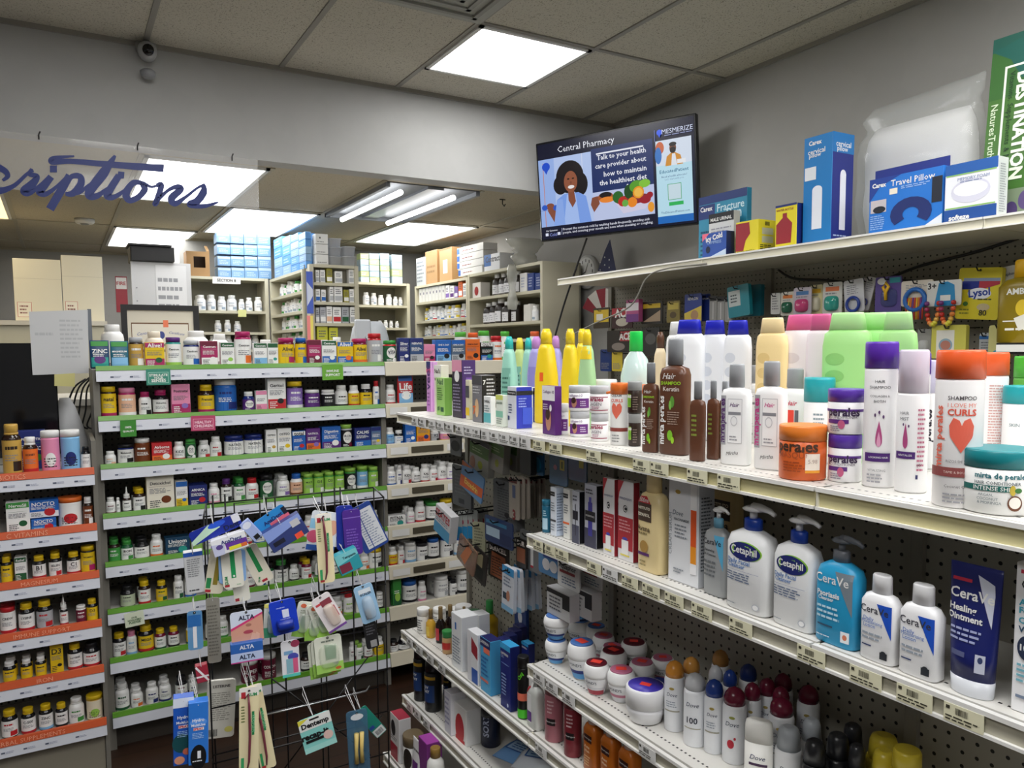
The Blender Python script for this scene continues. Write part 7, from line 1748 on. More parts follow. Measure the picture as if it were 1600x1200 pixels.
talker([(503, 570), (536, 569), (536, 593), (504, 594)], GY - .02, '6fb03a', ['IMMUNE', 'SUPPORT'], 'lime green sign clipped near the right of the top vitamin shelf')
talker([(298, 650), (336, 649), (337, 672), (299, 674)], GY - .02, 'c04a70', ['HEALTHY', 'CHILDREN'], 'pink sign clipped to the second vitamin shelf', 'f8d8e4', border='f0a8c0')
talker([(188, 657), (213, 656), (213, 682), (188, 683)], GY - .02, '3f8a34', ['100%', 'QUALITY'], 'green quality sign hanging left on the second vitamin shelf')
talker([(193, 960), (224, 953), (226, 974), (197, 982)], GY - .02, 'd8e0c8', ['OUR', 'NON-GMO', 'PLEDGE'], 'tilted pale green non-GMO pledge sign on the sixth vitamin shelf', '2a5a2a')
# ---------------------------------------------------------------- hanging goods
hookm = mat('141416', .35, .3)
def rrect(w_, h, r=.006, n=3):
    pts = []
    for cx_, cy_, a0 in ((w_ / 2 - r, h - r, 0), (-w_ / 2 + r, h - r, 90), (-w_ / 2 + r, r, 180), (w_ / 2 - r, r, 270)):
        for k in range(n + 1): a = radians(a0 + 90 * k / n); pts.append((cx_ + r * cos(a), cy_ + r * sin(a)))
    return pts
def card_parts(w_, h, col, cmds, blis=None, th=.003, hole=True, alpha=None):
    mb = MB().prism(rrect(w_, h, min(.008, w_ * .2)), 1, 0, th, mat(col, .4) if alpha is None else mat(col, .15, 0, alpha))
    c2 = scaled(cmds, w_, h)
    if hole: c2.append(('e', 0, h * .96 if h > .06 else h * .9, .003, .003, '101012'))
    ps = [('card', mb)]
    if c2: ps.append(('card_print', decal(MB(), Surf(y=0), c2)))
    if blis:
        u, z, bw, bh, bd, bc, ba = blis; bw *= w_ / 2; bh *= h; u *= w_ / 2; z *= h
        q = MB(); secs = [(0, bw, bh), (.6, bw * .96, bh * .97), (1, bw * .7, bh * .8)]; vs = []; n = 20
        for f, a, b in secs:
            for i in range(n):
                t = 2 * pi * i / n; vs.append((u + a * math.copysign(abs(cos(t)) ** .6, cos(t)), -.0008 - bd * f, z + b * math.copysign(abs(sin(t)) ** .6, sin(t))))
        fs = [(j * n + i, (j + 1) * n + i, (j + 1) * n + (i + 1) % n, j * n + (i + 1) % n) for j in range(2) for i in range(n)] + [tuple(2 * n + i for i in range(n - 1, -1, -1))]
        q.add(vs, fs, mat(C_(bc), .12, 0, ba), True); ps.append(('blister', q))
    return ps
def peg_x(px, py, X, Xback, r=.0025):          # a pegboard hook reaching from the board out to plane X
    p = on(px, py, 0, X)
    return MB().tube([(Xback, p.y, p.z + .004), (X - .02, p.y, p.z), (X - .03, p.y, p.z + .012)], r, hookm, 6)
HN = 0
def hang_x(ext, X, col, cmds, label, cat='card', name='hanging_card', blis=None, th=.004, alpha=None, roll=0, par=None, Xback=None, box=0, yawo=0, hole=True):
    global HN
    HN += 1; X -= (HN % 4) * .011; x0, x1, y0, y1 = ext; pc = (x0 + x1) / 2
    P = on(pc, y0, 0, X); s = mpp(P); hd = math.atan2(P.x, P.y)
    w_ = (x1 - x0) * s / max(.35, sin(hd + yawo)) * (1 if not box else .8); h = P.z - zpix(P.x, P.y, y1)
    ps = card_parts(w_, h, C_(col), cmds, blis, th, hole, alpha) if not box else boxy(w_, box, h, C_(col), cmds)
    t = place(ps, name, label, cat, (X, P.y, zpix(P.x, P.y, y1)), 0)
    # swing about the hook hole at the top
    M = Matrix.Translation((X, P.y, P.z)) @ Matrix.Rotation(-pi / 2 + yawo, 4, 'Z') @ Matrix.Rotation(radians(-roll), 4, 'Y') @ Matrix.Translation((0, 0, -h))
    t.matrix_world = M
    if par:
        o = peg_x(pc, y0 + 5, X, Xback).build('peg_hook', par)
    return t
UPX = 2.74
def wall_card(ext, col, cmds, label, **k): return hang_x(ext, k.pop('X', UPX), col, cmds, label, par=U, Xback=UP, **k)
T3 = [('l', -.8, .1, .8, .4, 4, '8a8a90')]
wall_card((927, 952, 481, 513), '3a3020', [('r', -.9, .3, .9, .9, 'd8b82a'), ('r', -.6, .4, .2, .7, 'e8e6da')], 'yellow and black card at the far left end of the pegboard')
wall_card((956, 988, 481, 513), '3a1a1c', [('r', -1, .6, 1, 1, 'b02a38'), ('t', 'ACE', 0, .75, .7, 'w', .04), ('e', 0, .3, .6, .2, 'c8c0b0')], 'dark red brace pack in the upper pegboard row')
wall_card((976, 1000, 468, 503), 'c05a90', [('r', -1, .5, 1, .85, 'e8e2e8'), ('r', -1, 0, 1, .35, '7a3a8a')], 'pink and purple box hanging in front of the red brace pack', box=.03, hole=False)
wall_card((1002, 1035, 471, 506), '24211c', [('r', -.8, .7, .8, .9, 'd8b82a'), ('p', [(-.8, .1), (.8, .1), (.8, .6)], 'b09a80')], 'black and yellow support pack in the upper pegboard row')
wall_card((1042, 1062, 470, 504), '8a7a3a', [('r', -.8, .6, .8, .9, 'c8b450'), ('e', 0, .35, .5, .15, '5a4a2a')], 'olive and gold pack left of the nail care card')
wall_card((1070, 1096, 459, 502), '1f3a90', [('t', 'REVLON', 0, .82, .6, 'w', .02), ('p', [(-1, 0), (-1, .3), (1, .55), (1, 0)], 'e0c850'), ('e', .2, .22, .45, .18, 'b8906a')], 'blue nail care card with white sweep')
wall_card((1096, 1109, 459, 502), '1a2f78', [('t', 'REVLON', 0, .82, .7, 'w', .02)], 'second blue nail care card, right behind the first', X=UPX + .04)
for i in range(3): wall_card((1109 + i * 12, 1120 + i * 12, 462 + i, 503), '9a9a98', [('r', -.9, .8, .9, 1, '2a2a2e'), ('r', -.15, .1, .15, .75, 'c8c8c8')], 'grey brush card left of the teal bags, ' + nth(i) + ' from left')
wall_card((1136, 1168, 446, 495), '1f8a9a', [('r', -.9, .35, .2, .85, 'c8d0d0'), ('l', -.7, .45, .0, .75, 3, '3a4a50')], 'teal clamshell pack with pale insert', th=.02, roll=6)
wall_card((1160, 1189, 445, 494), '186a7c', [], 'teal clamshell pack behind the one with pale insert', th=.02, X=UPX + .05)
wall_card((1205, 1219, 458, 491), 'c8c8c4', [('l', -.7, .2, .7, .8, 5, '7a7a7e')], 'narrow white card, first right of the seam')
def paci(ext, label, col, bc, ring, **k):
    wall_card(ext, col, [('r', -.7, .72, .7, .86, k.pop('band', '4a7ab0')), ('l', -.7, .6, .7, .7, 1, '8a8a90')], label, blis=(0, .34, .7, .24, .018, bc, .9), **k)
paci((1221, 1241, 456, 493), 'white card with dark green soother', 'd0ccc0', '2a6a50', 0, band='e0803a')
paci((1241, 1267, 449, 492), 'pale card with two pink soothers', 'c4bcc8', 'd04a80', 0)
paci((1267, 1285, 445, 491), 'yellow and white soother card', 'd8d0a0', 'e0d8c0', 0, band='e0b030')
paci((1287, 1315, 441, 491), 'white card with turquoise soother and orange clip', 'd8d6d0', '3aa89a', 0, band='e07a4a')
def ringc(ext, label, col, rc, **k):
    t = wall_card(ext, col, [('l', -.7, .55, .7, .85, 5, '8a8a90')], label, **k)
    xs = [v.co for c in t.children for v in c.data.vertices]; w_ = max(v.x for v in xs); h = max(v.z for v in xs)
    MB().tube([(w_ * .62 * cos(2 * pi * i / 20), -.01, h * .24 + w_ * .62 * sin(2 * pi * i / 20)) for i in range(20)], w_ * .14, mat(rc, .3), 8, True).build('teething_ring', t); return t
ringc((1319, 1347, 437, 488), 'white card with navy blue teething ring', 'cfcfd2', '22409a', roll=5)
ringc((1349, 1362, 435, 487), 'tilted card with red ring behind the navy ring card', 'b0a8a8', 'b03040', roll=-12, X=UPX + .05)
ringc((1356, 1369, 433, 485), 'tilted white card with dark ring left of purple card', 'c0bec0', '2a2f70', roll=-14)
t = wall_card((1370, 1407, 432, 490), '5a4a90', [('e', -.5, .88, .35, .09, 'e0e0e0'), ('r', .1, .82, .9, .96, '3aa0b0')], 'purple card with yellow toy keys', blis=(.1, .42, .62, .25, .008, '4a5a90', .5))
MB().tube([(0, -.014, .05), (.0, -.016, .08), (.012, -.016, .10), (0, -.016, .115), (-.012, -.016, .10), (0, -.016, .08)], .006, mat('e8b82a', .3), 8).build('toy_keys', t)
t = ringc((1411, 1455, 438, 478), 'pale card with blue teether and fringe of coloured strands', 'd8cfc0', '2a6ab8')
q = MB()
for i in range(9): q.tube([(-.03 + i * .0075, -.008, .03), (-.032 + i * .008, -.012, -.01), (-.03 + i * .0075, -.01, -.05)], .003, mat(('c8402a', 'e8b82a', 'e07a2a', '7a3a8a')[i % 4], .5), 6)
q.build('fringe', t)
t = wall_card((1452, 1499, 438, 478), 'd8d8d4', [('t', '3+', -.7, .8, .25, '2a2a30', .03), ('p', [(-.55, 0), (.7, 0), (.6, .8), (.2, .95), (-.3, .9)], '2a8ac0'), ('r', -.2, .2, .4, .42, 'e8e6e0')], 'card with rainbow beaded teething loops')
bd = ('7a3a80', 'a83a60', 'c0302a', 'd85a30', 'e88a40', 'e0b050', 'd8d040', 'd8d040', 'e0b050', 'e88a40', 'd85a30', 'c0302a')
for L in (-.030, .022):
    q = MB()
    for i in range(12):
        a = pi + pi * i / 11; x = L + .022 * cos(a); z = .01 + .075 * sin(a) + .0
        q.loft([(z - .008, .004), (z - .004, .0085), (z + .004, .0085), (z + .008, .004)], mat(bd[i], .3), 10)
        for j in range(len(q.v) - 40, len(q.v)): v = q.v[j]; q.v[j] = (v[0] + x, v[1] - .014, v[2])
    q.build('bead_loop', t)
lys = [('r', -.75, .72, .95, .8, '8a9ab8'), ('r', -.8, .58, .0, .74, '1f2f8a'), ('p', [(0, .56), (.95, .68), (.95, .74), (0, .74)], 'b03040'), ('e', .05, .5, .55, .11, 'e8eaf0'), ('t', 'Lysol', .05, .5, .5, '1f3f9a', .03, 8), ('l', .0, .36, .8, .42, 1, '5a5a20'), ('e', -.55, .3, .12, .045, '4a7a3a'), ('e', .3, .24, .3, .07, 'c8b890'), ('t', '80', .3, .13, .18, '2a2a20', .02), ('l', -.8, .08, -.2, .22, 2, '8a8a30')]
t = wall_card((1504, 1562, 418, 499), 'd9c92e', lys, 'bright yellow disinfecting wipes pouch hanging on the pegboard', name='wipes_pouch', cat='pouch', th=.02, roll=-4)
wall_card((1556, 1584, 417, 483), 'dcdcdc', [('t', 'Aquaphor', .1, .8, .8, '2a3a5a', .01), ('r', -1, .42, 1, .5, '22304a'), ('l', -.7, .1, .7, .35, 4, '9a9aa0')], 'white ointment card right of the yellow wipes pouch', roll=8, X=UPX + .04)
t = wall_card((1435, 1454, 514, 552), 'b8b8b4', [], 'small clear nozzle pack hanging below the beaded teether', blis=(0, .3, .7, .25, .015, 'd8dad8', .5), alpha=.5)
wall_card((1459, 1506, 508, 560), 'cfc95a', [('r', -.7, 0, .35, .85, 'e4e2d8'), ('e', -.15, .4, .4, .2, '8aa8b8'), ('e', -.15, .4, .3, .14, 'b87a6a')], 'pale yellow wipes pouch with round picture', name='wipes_pouch', cat='pouch', th=.02)
wall_card((1532, 1549, 520, 553), 'b0b4b8', [('r', -1, .7, 1, .85, '2a6ab0'), ('l', -.7, .1, .7, .6, 4, '6a6a70')], 'narrow grey card behind the dark shelf edge')
wall_card((1548, 1578, 508, 560), 'd4cf8a', [('e', 0, .15, .6, .12, '3a9ac0')], 'pale yellow pouch above the right shelf edge', name='wipes_pouch', cat='pouch', th=.02)
wall_card((948, 1000, 516, 550), '2a2420', [('r', -.2, .5, 1, .95, 'a82a34'), ('t', 'ACE', .1, .72, .35, 'w', .04), ('t', 'ACE', .75, .72, .3, 'w', .04), ('e', -.3, .25, .4, .18, '8a8078')], 'dark brace pack in the lower pegboard row with red top')
wall_card((1003, 1030, 512, 556), '2c2c2c', [('e', 0, .6, .6, .2, '5a5a58')], 'black pack behind the green-capped clear bottle')
wall_card((938, 955, 546, 580), '1f3a78', T3, 'blue pack low behind the yellow bottles')
wall_card((956, 972, 548, 580), 'd8c040', T3, 'yellow pack low behind the yellow bottles')
# bottle on the black-edged shelf
P = on(1597, 530, 0, 2.63)
place(make('lotn', .17, .07, .265, ('8f7a14', 'd8a818'), [('t', 'AMBER', -.1, .62, .5, 'f0f0e8', .03), ('e', 0, .42, .25, .1, 'e8c830'), ('p', [(-.3, .3), (.2, .36), (.3, .2), (-.1, .15)], 'f2f0e6'), ('r', -.7, .26, .7, .275, 'f2f0e6'), ('l', -.6, .14, .6, .2, 1, 'f2f0e6')]), 'oil_bottle', 'large amber yellow liquid bottle with gold cap at the right edge', 'bottle', (2.66, P.y, 1.656), -pi / 2)
# ---- pegboard of the gondola's far section
LX = 1.19
def left_card(ext, col, cmds, label, X=LX, **k): return hang_x(ext, X, col, cmds, label, par=G, Xback=PX, **k)
for i, (a, b, yt, yb) in enumerate(((731, 768, 688, 741), (762, 791, 686, 738), (784, 811, 684, 735))):
    left_card((a, b, yt, yb), '9a9890', [('r', -1, .52, 1, .86, '4f7a2c'), ('r', -1, .88, 1, 1, '2a2420'), ('e', .2, .28, .25, .12, '9aa03a'), ('l', -.7, .6, .5, .75, 2, 'a8c088')] + ([('e', -.6, .25, .28, .2, '9a6a58')] if i == 0 else []), 'green and grey insole pack under the gondola top, ' + nth(i) + ' of three', box=.025, roll=(-8, -8, -5)[i], X=LX + .0 + i * .02, hole=False)
left_card((703, 720, 678, 712), '6a6c6e', [('e', 0, .45, .8, .25, '101012')], 'grey card with round black item at the pegboard end')
left_card((706, 735, 728, 792), '55575a', [('r', -.3, .08, .3, .2, '2a2a30'), ('l', -.7, .3, .7, .8, 6, '6a6c70')], 'plain grey back of a hanging pack at the pegboard end', th=.01)
left_card((722, 757, 733, 776), '5a84b0', [('p', [(-1, 0), (1, .25), (1, .6), (-1, .45)], 'c85a2a'), ('t', 'Excedrin', 0, .35, .6, 'e8c860', .03), ('p', [(-1, .8), (0, 1), (-1, 1)], 'b0603a')], 'tilted blue and orange card at the pegboard end', roll=-16, X=LX - .02)
left_card((770, 806, 752, 826), '6c6e70', [('l', -.6, .2, .7, .85, 12, '4a4c50'), ('e', .2, .3, .2, .06, '2a2a2e')], 'large grey clamshell pack', th=.03)
for i in range(6): left_card((795 + i * 8, 811 + i * 8, 745, 811 - i), 'b4aca0', [('t', '3', .0, .1, .3, '8a3030', .04), ('r', -.9, .85, .6, .95, '7a3a38'), ('r', -.3, .5, .3, .8, '5a6a90')], 'thin white tool card in the row of six, ' + nth(i) + ' from left', X=LX + i * .02)
left_card((812, 829, 692, 742), '1c1e22', [], 'black item on a card under the gondola top', th=.02)
left_card((830, 849, 702, 742), '1f5a8a', [('e', .1, .4, .5, .3, '2a9ac8'), ('r', -1, .8, 1, 1, '5a5038')], 'blue gradient card under the gondola top')
left_card((858, 886, 704, 758), '5a7a98', [('r', .2, .45, .7, .75, 'c8b850'), ('r', .35, .5, .55, .7, '5a5a20'), ('e', -.3, .5, .2, .08, 'b07a88')], 'clear blue pack with yellow sticker, left one', alpha=.85)
left_card((888, 916, 704, 752), '4f6a86', [('r', .2, .45, .7, .75, 'a89a40'), ('r', -.7, .7, .4, .9, '2a4a98')], 'clear blue pack with yellow sticker, right one', alpha=.85)
t = left_card((678, 708, 797, 842), 'c4c4c6', [('t', 'SEATES', 0, .75, .9, 'a02a38', .03), ('r', -1, 0, 1, .4, '4a90b8'), ('l', -.8, .45, .8, .6, 2, '7a8aa0')], 'white and blue box with red lettering at the end of its hook', box=.03, roll=-14, X=LX - .06, hole=False)
for i in range(6): left_card((708 + i * 8, 722 + i * 8, 800 - i, 841), 'a8aca8', [('r', -1, 0, 1, .45, '2f86b8'), ('e', 0, .6, .2, .08, 'a03048')], 'white and blue card fanned beside the red lettered box, ' + nth(i) + ' from left', X=LX - .04 + i * .022, yawo=.5)
left_card((738, 758, 816, 896), '9a9a80', [('l', -.7, .1, .7, .9, 14, '6a6a58')], 'yellowish folded card right of the fanned cards', yawo=.4)
left_card((757, 800, 811, 852), '1c2f58', [('r', -.9, .25, .1, .6, '9ab0c0'), ('r', -.9, .72, .6, .86, '2a6a90'), ('r', .1, .1, .9, .5, '15224a')], 'navy and pale blue card above the battery pack')
left_card((762, 794, 847, 906), '1b1714', [('t', 'DURACELL', 0, .8, .8, 'd8d0c8', .03), ('p', [(-.8, .05), (.9, .05), (.7, .65), (-.6, .7)], '8a5034'), ('l', -.6, .1, .6, .6, 7, '3a2a24')], 'black and copper battery pack')
left_card((806, 822, 842, 888), '1b1714', [('t', 'DUR', 0, .85, .7, 'd8d0c8', .03), ('r', -.8, .2, .8, .7, '8a5034')], 'narrow black and copper battery card')
left_card((718, 746, 848, 892), '8a6a58', [('p', [(-.6, .2), (0, .9), (.5, .85), (0, .1)], 'b8704a')], 'clear pack with orange-brown handle items', roll=-20, alpha=.7, X=LX - .04)
left_card((741, 762, 860, 912), '2a2422', [('r', -.6, .1, .6, .45, '101010'), ('r', -.4, .5, .4, .9, '9a9070')], 'narrow pack with black tip below the yellowish card', roll=-12)
t = left_card((812, 846, 832, 892), '6e6f70', [('r', .0, .15, .25, .9, 'd4d4d4'), ('r', .0, .1, .25, .16, 'b02a38')], 'grey card with white stick and red end', th=.006)
left_card((841, 876, 846, 900), '5a8ab8', [('r', -.6, .5, .7, .9, '1f3a80'), ('e', -.3, .3, .34, .17, 'd8d8dc'), ('e', .35, .3, .34, .17, 'cfd0d4')], 'blue pack of round white pads', X=LX - .01, alpha=.9)
for i in range(5): left_card((785 + i * 9, 803 + i * 9, 886 + (i % 2) * 2, 956 - i * 2), 'c8ccd4', [('r', -1, .82, 1, 1, '3a8ac0'), ('r', -.8, .25, .2, .4, '2a3a4a'), ('e', .1, .35, .3, .12, 'b07a60'), ('l', -.7, .55, .7, .78, 3, '7a8498'), ('r', -1, 0, 1, .12, '7aa8c8')], 'white pouch with blue top in the cluster of five, ' + nth(i) + ' from left', X=LX - .02 + i * .025, th=.012, roll=(-3, 4, -5, 2, 5)[i])
for i, (a, b, yt, yb) in enumerate(((871, 905, 876, 920), (907, 940, 880, 918))):
    t = left_card((a, b, yt, yb), 'c9c9c8', [('t', 'Aquaphor', -.1, .72, .8, '2a3038', .02), ('r', -.8, .5, .6, .6, '8a2a30'), ('l', -.6, .1, .8, .4, 3, '5a6a80')], 'white ointment hang card with carton below, ' + ('left' if i == 0 else 'right') + ' one', X=LX - .0)
    xs = [v.co for c in t.children for v in c.data.vertices]; w_ = max(v.x for v in xs)
    q = MB().box(-w_ * 1.15, w_ * .95, -.03, .002, -.075, -.001, mat('bfbfbf', .4)).box(-w_ * 1.155, w_ * .95, -.0305, -.03, -.016, -.004, mat('16181c', .4)).box(w_ * .3, w_ * .95, -.0305, -.03, -.045, -.016, mat('16181c', .4)); decal(q, Surf(y=-.0305), [('l', -w_ * .9, -.06, w_ * .2, -.02, 4, '5a5a60')]); q.build('carton', t)
rbox((836, 860, 1020, 944), ZE, '1f3f80', [('r', -1, 0, 1, .4, 'd8dae0'), ('e', 0, .75, .35, .12, 'dfe2ea'), ('e', .3, .5, .3, .08, 'c06a70'), ('l', -.8, .1, .8, .35, 3, '7a8aa0')], 'navy and white box standing deep behind the stacked cream tubs', .15)
# ---------------------------------------------------------------- wire display rack in front
RK = thing('wire_rack', 'black wire grid display rack hung with dental goods', 'rack')
RY = 1.98; wr = .0022
rz = lambda px, py, Y=RY: on(px, py, 1, Y)
RX0, RX1 = rz(318, 800).x, rz(600, 800).x; RT = 1.25
for Y, dx, nv in ((RY, 0, 5), (RY + .16, .03, 3)):
    vx = [RX0 + (RX1 - RX0) * k / nv for k in range(nv + 1)]
    for x in vx: MB().tube([(x + dx, Y, .02), (x + dx, Y, RT)], wr, hookm, 6).build('upright_wire', RK)
    for k in range(10 if nv == 5 else 4):
        z = RT - (.12 if nv == 5 else .3) * k; MB().tube([(RX0 + dx, Y - .003, z), (RX1 + dx, Y - .003, z)], wr * .9, hookm, 6).build('cross_wire', RK)
for x in (RX0, RX1):
    MB().tube([(x, RY, .02), (x + .03, RY + .16, .02)], .006, hookm, 6).build('base_wire', RK); MB().tube([(x, RY, RT), (x + .03, RY + .16, RT)], wr, hookm, 6).build('top_wire', RK)
for a, b, zt in ((333, 352, 1.30), (523, 532, 1.29), (366, 406, 1.275), (430, 466, 1.28)):
    xa, xb = rz(a, 800).x, rz(b, 800).x
    MB().tube([(xa, RY - .002, RT - .07), (xa, RY - .002, zt), (xb, RY - .002, zt), (xb, RY - .002, RT - .07)], wr, hookm, 6).build('top_loop', RK)
sv = mat('a8aaac', .25, .8)
for zc, x0, x1 in ((on(500, 1097, 1, RY - .03).z, 405, 572), (on(500, 1150, 1, RY - .03).z, 330, 590)):
    a, b = on(x0, 1100, 1, RY - .03).x, on(x1, 1100, 1, RY - .03).x
    MB().tube([(a, RY - .004, zc), (a, RY - .03, zc), (b, RY - .03, zc), (b + .02, RY - .004, zc)], wr, sv if x0 == 405 else hookm, 6).build('front_bar', RK)
a = RX0 + .18
MB().tube([(a, RY + .15, .75), (a + .28, RY + .15, .45)], wr, hookm, 6).build('cross_brace', RK); MB().tube([(a + .28, RY + .153, .75), (a, RY + .153, .45)], wr, hookm, 6).build('cross_brace', RK)
RC = RY - .05
def rack(cx_, cy_, wpx, hpx, roll, col, cmds, label, cat='card', name='hanging_card', Y=RC, th=.003, blis=None, box=0, alpha=None, hole=True, string=1, side=None, yawo=-.12):
    P = on(cx_, cy_, 1, Y); s = mpp(P); w_, h = wpx * s, hpx * s
    ps = card_parts(w_, h, C_(col), cmds, blis, th, hole, alpha) if not box else boxy(w_, box, h, C_(col), cmds, side)
    t = place(ps, name, label, cat, (0, 0, 0), 0)
    M = Matrix.Translation(P) @ Matrix.Rotation(yawo, 4, 'Z') @ Matrix.Rotation(radians(roll), 4, 'Y') @ Matrix.Translation((0, 0, -h / 2))
    t.matrix_world = M
    if string:
        top = M @ Vector((0, 0, h * .96)); inv = M.inverted()
        MB().tube([(0, -.002, h * .955), inv @ Vector((top.x, RY - .02, top.z + .02)), inv @ Vector((top.x + .004, RY - .0065, top.z + .035)), (0, (.004 if not box else box), h * .955)], .0009, mat('c8c8c8', .4), 5).build('hang_loop', t)
    return t
Q_ = radians
ana = [('r', -1, .62, 1, 1, 'eef0f4'), ('r', -.25, .2, 1, .62, '6a3aa0'), ('t', 'AnaDent', .15, .72, .62, '2a3a80', .03), ('r', -.1, .12, .6, .34, 'e8e03a'), ('r', .6, .12, .95, .34, 'e0703a'), ('p', [(-1, 0), (-.4, 0), (-.3, .6), (-1, .75)], 'c8cce8'), ('e', -.6, .5, .2, .15, '5a4a90')]
rack(375, 908, 24, 66, -6, 'e6e4d8', [('r', -.9, .03, -.4, .1, 'a02a38')], 'cream brush card behind the green ones, only its lower end showing', Y=RC + .02)
rack(338, 893, 27, 70, 10, 'd8d2bc', [('r', -.2, .2, .3, .9, '8a7a2a'), ('r', .3, .3, .7, .9, '2a7a40'), ('r', -.9, .12, -.4, .35, '2a8a50'), ('r', -.9, .03, -.3, .09, 'b02a38')], 'cream brush card leaning left below the white box', Y=RC + .012)
rack(401, 882, 28, 66, -24, 'e4decb', [('r', -.2, .3, .3, .95, '1f8a4a'), ('t', 'GUM', -.5, .14, .3, '2a8a50', .03, 60), ('r', -.3, .04, .3, .1, 'b02a38')], 'cream brush card with green holder leaning right', Y=RC + .008)
rack(363, 885, 40, 52, 0, '8ab4e8', [], 'pale blue pack behind the middle green brush card', Y=RC + .004, hole=False)
rack(363, 888, 31, 62, -3, 'eceadd', [('r', -.15, .25, .3, .95, '1f9a58'), ('e', .1, .3, .1, .03, 'f0f0f0'), ('t', 'GUM', -.65, .2, .22, '2a8a50', .03, 90), ('r', -.85, .04, -.4, .1, 'b02a38'), ('l', .3, .05, .8, .1, 1, 'a8c8a8')], 'cream brush card with bright green holder, upright in the middle', Y=RC)
rack(337, 827, 78, 22, -20, '1a2f9a', [('p', [(-1, 0), (.2, .55), (-.2, 1), (-1, .3)], 'c4e4cc'), ('e', .1, .8, .35, .2, '2a5ad8'), ('t', 'Dent', .6, .3, .3, '15204a', .03), ('r', .7, .4, 1, 1, 'e4e6f0')], 'blue and mint tooth pain leaflet above the white box', Y=RC - .012, hole=False)
rack(359, 850, 52, 26, -14, 'eef0f4', ana, 'white and purple toothache remedy box at the left of the rack', 'box', 'dental_box', Y=RC - .035, box=.03, side='8a8a88')
rack(424, 812, 54, 24, -32, '2a8ad0', [('t', 'AnaDent', .1, .5, .6, '1a2a6a', .03), ('r', -.2, .05, 1, .35, 'e06a80'), ('r', .75, .3, 1, .8, '1a1a2a')], 'blue and pink remedy card behind the navy box', Y=RC - .01)
rack(393, 829, 17, 36, -38, 'a8b8e8', [('e', 0, .8, .8, .15, 'dfe4f4'), ('r', -.5, .05, .5, .25, '15161c')], 'small pale blue box between the two remedy boxes', 'box', 'dental_box', Y=RC - .03, box=.015, side='5a60a0', string=0)
rack(447, 833, 62, 36, -28, '33407a', [('p', [(-1, .5), (1, .7), (1, 1), (-1, 1)], '8aa0e0'), ('r', .4, .55, .85, .85, 'c8c8cc'), ('r', -.8, .2, -.2, .4, '1a1c30'), ('r', .3, .0, .7, .25, 'f0553a')], 'navy and lilac remedy box with orange sticker', 'box', 'dental_box', Y=RC - .05, box=.03, side='22284a')
rack(304, 895, 28, 66, -3, 'd0d2d4', [('r', -1, .9, 1, 1, '2a5ab8'), ('l', -.7, .4, .7, .85, 9, '8a8c90'), ('l', -.7, .05, .7, .12, 1, '4a4a50')], 'white box with blue top hanging at the rack edge', 'box', 'dental_box', Y=RC + .02, box=.03, side='2a4a90')
rack(305, 985, 22, 62, 0, '6aa0d0', [('r', -.3, .05, .2, .6, 'e4e4e8'), ('r', -.9, .6, .8, .9, '2a6ab0')], 'clear blue toothbrush pouch at the left edge of the rack', Y=RC, alpha=.75)
rack(334, 985, 20, 104, 0, '8d8a80', [('l', -.8, .1, .8, .9, 16, '6a675e')], 'tall grey-brown backing card between the rack wires', Y=RC + .02, hole=False)
rack(505, 830, 44, 62, 12, 'dfe6f0', [('r', -1, .55, .0, .8, '8ac0e0'), ('e', -.6, .35, .5, .16, 'd85a80'), ('e', .6, .6, .4, .2, 'e0a890'), ('r', -1, 0, 1, .14, '2a5ab0')], 'white, blue and pink whitening pack behind the yellow pick card', Y=RC + .015)
rack(574, 824, 42, 76, -24, '1f3f8a', [('r', -.6, .06, .9, .9, 'cfd2d6'), ('l', -.5, .1, .8, .85, 14, '8a94a8'), ('r', -.2, .06, -.14, .9, '1f3f8a')], 'navy-bordered white instruction pack tilted to the right', Y=RC + .01)
rack(539, 825, 26, 70, 0, '1a2f9a', [], 'dark blue pouch behind the purple one', Y=RC + .006, th=.008, hole=False)
rack(551, 832, 28, 72, -3, '4f2a90', [('l', -.7, .1, .7, .6, 8, '7a58b8'), ('r', -1, .82, 1, .84, '8a6ac8')], 'purple dental pouch beside the yellow pick card', 'pouch', 'dental_pouch', Y=RC - .002, th=.008, hole=False)
rack(545, 878, 36, 34, -20, '2f9aa8', [('p', [(-1, .5), (1, .7), (1, 1), (-1, 1)], '7accd4'), ('r', -.9, .1, .1, .5, '7a2a40'), ('t', 'Temparin', .2, .75, .6, '15404a', .03)], 'teal dental repair box under the purple pouch', 'box', 'dental_box', Y=RC - .04, box=.03, side='1f6a78')
pick = [('r', -1, .9, 1, 1, 'f2f0ea'), ('r', -.8, .88, -.35, .95, 'b8303a'), ('t', 'GUM', .3, .915, .5, '2a9a5a', .04), ('r', .3, .45, .55, .72, '1f8a50'), ('t', 'Soft-Picks', .42, .58, .2, '8ad0a0', .02, 90), ('l', -.8, .6, -.4, .8, 6, '6a7a40'), ('r', -.8, .04, -.5, .2, '3aa868'), ('r', -.8, .02, -.3, .05, 'b8303a')]
def pickcard(cx_, cy_, w_, h, roll, label, Y):
    t = rack(cx_, cy_, w_, h, roll, 'efe3b8', pick, label, Y=Y)
    xs = [v.co for c in t.children for v in c.data.vertices]; W = max(v.x for v in xs); Hh = max(v.z for v in xs)
    MB().tube([(-W * .45, -.004, Hh * .78), (-W * .1, -.005, Hh * .83), (0, -.006, Hh * .7), (.002, -.007, Hh * .4), (0, -.006, Hh * .14), (-W * .2, -.004, Hh * .05)], [.0012, .002, .0028, .0032, .0026, .0015], mat('7d3a48', .35), 8).build('pick_handle', t)
pickcard(508, 857, 25, 110, -2, 'cream card with long maroon dental pick at the upper right', RC - .055)
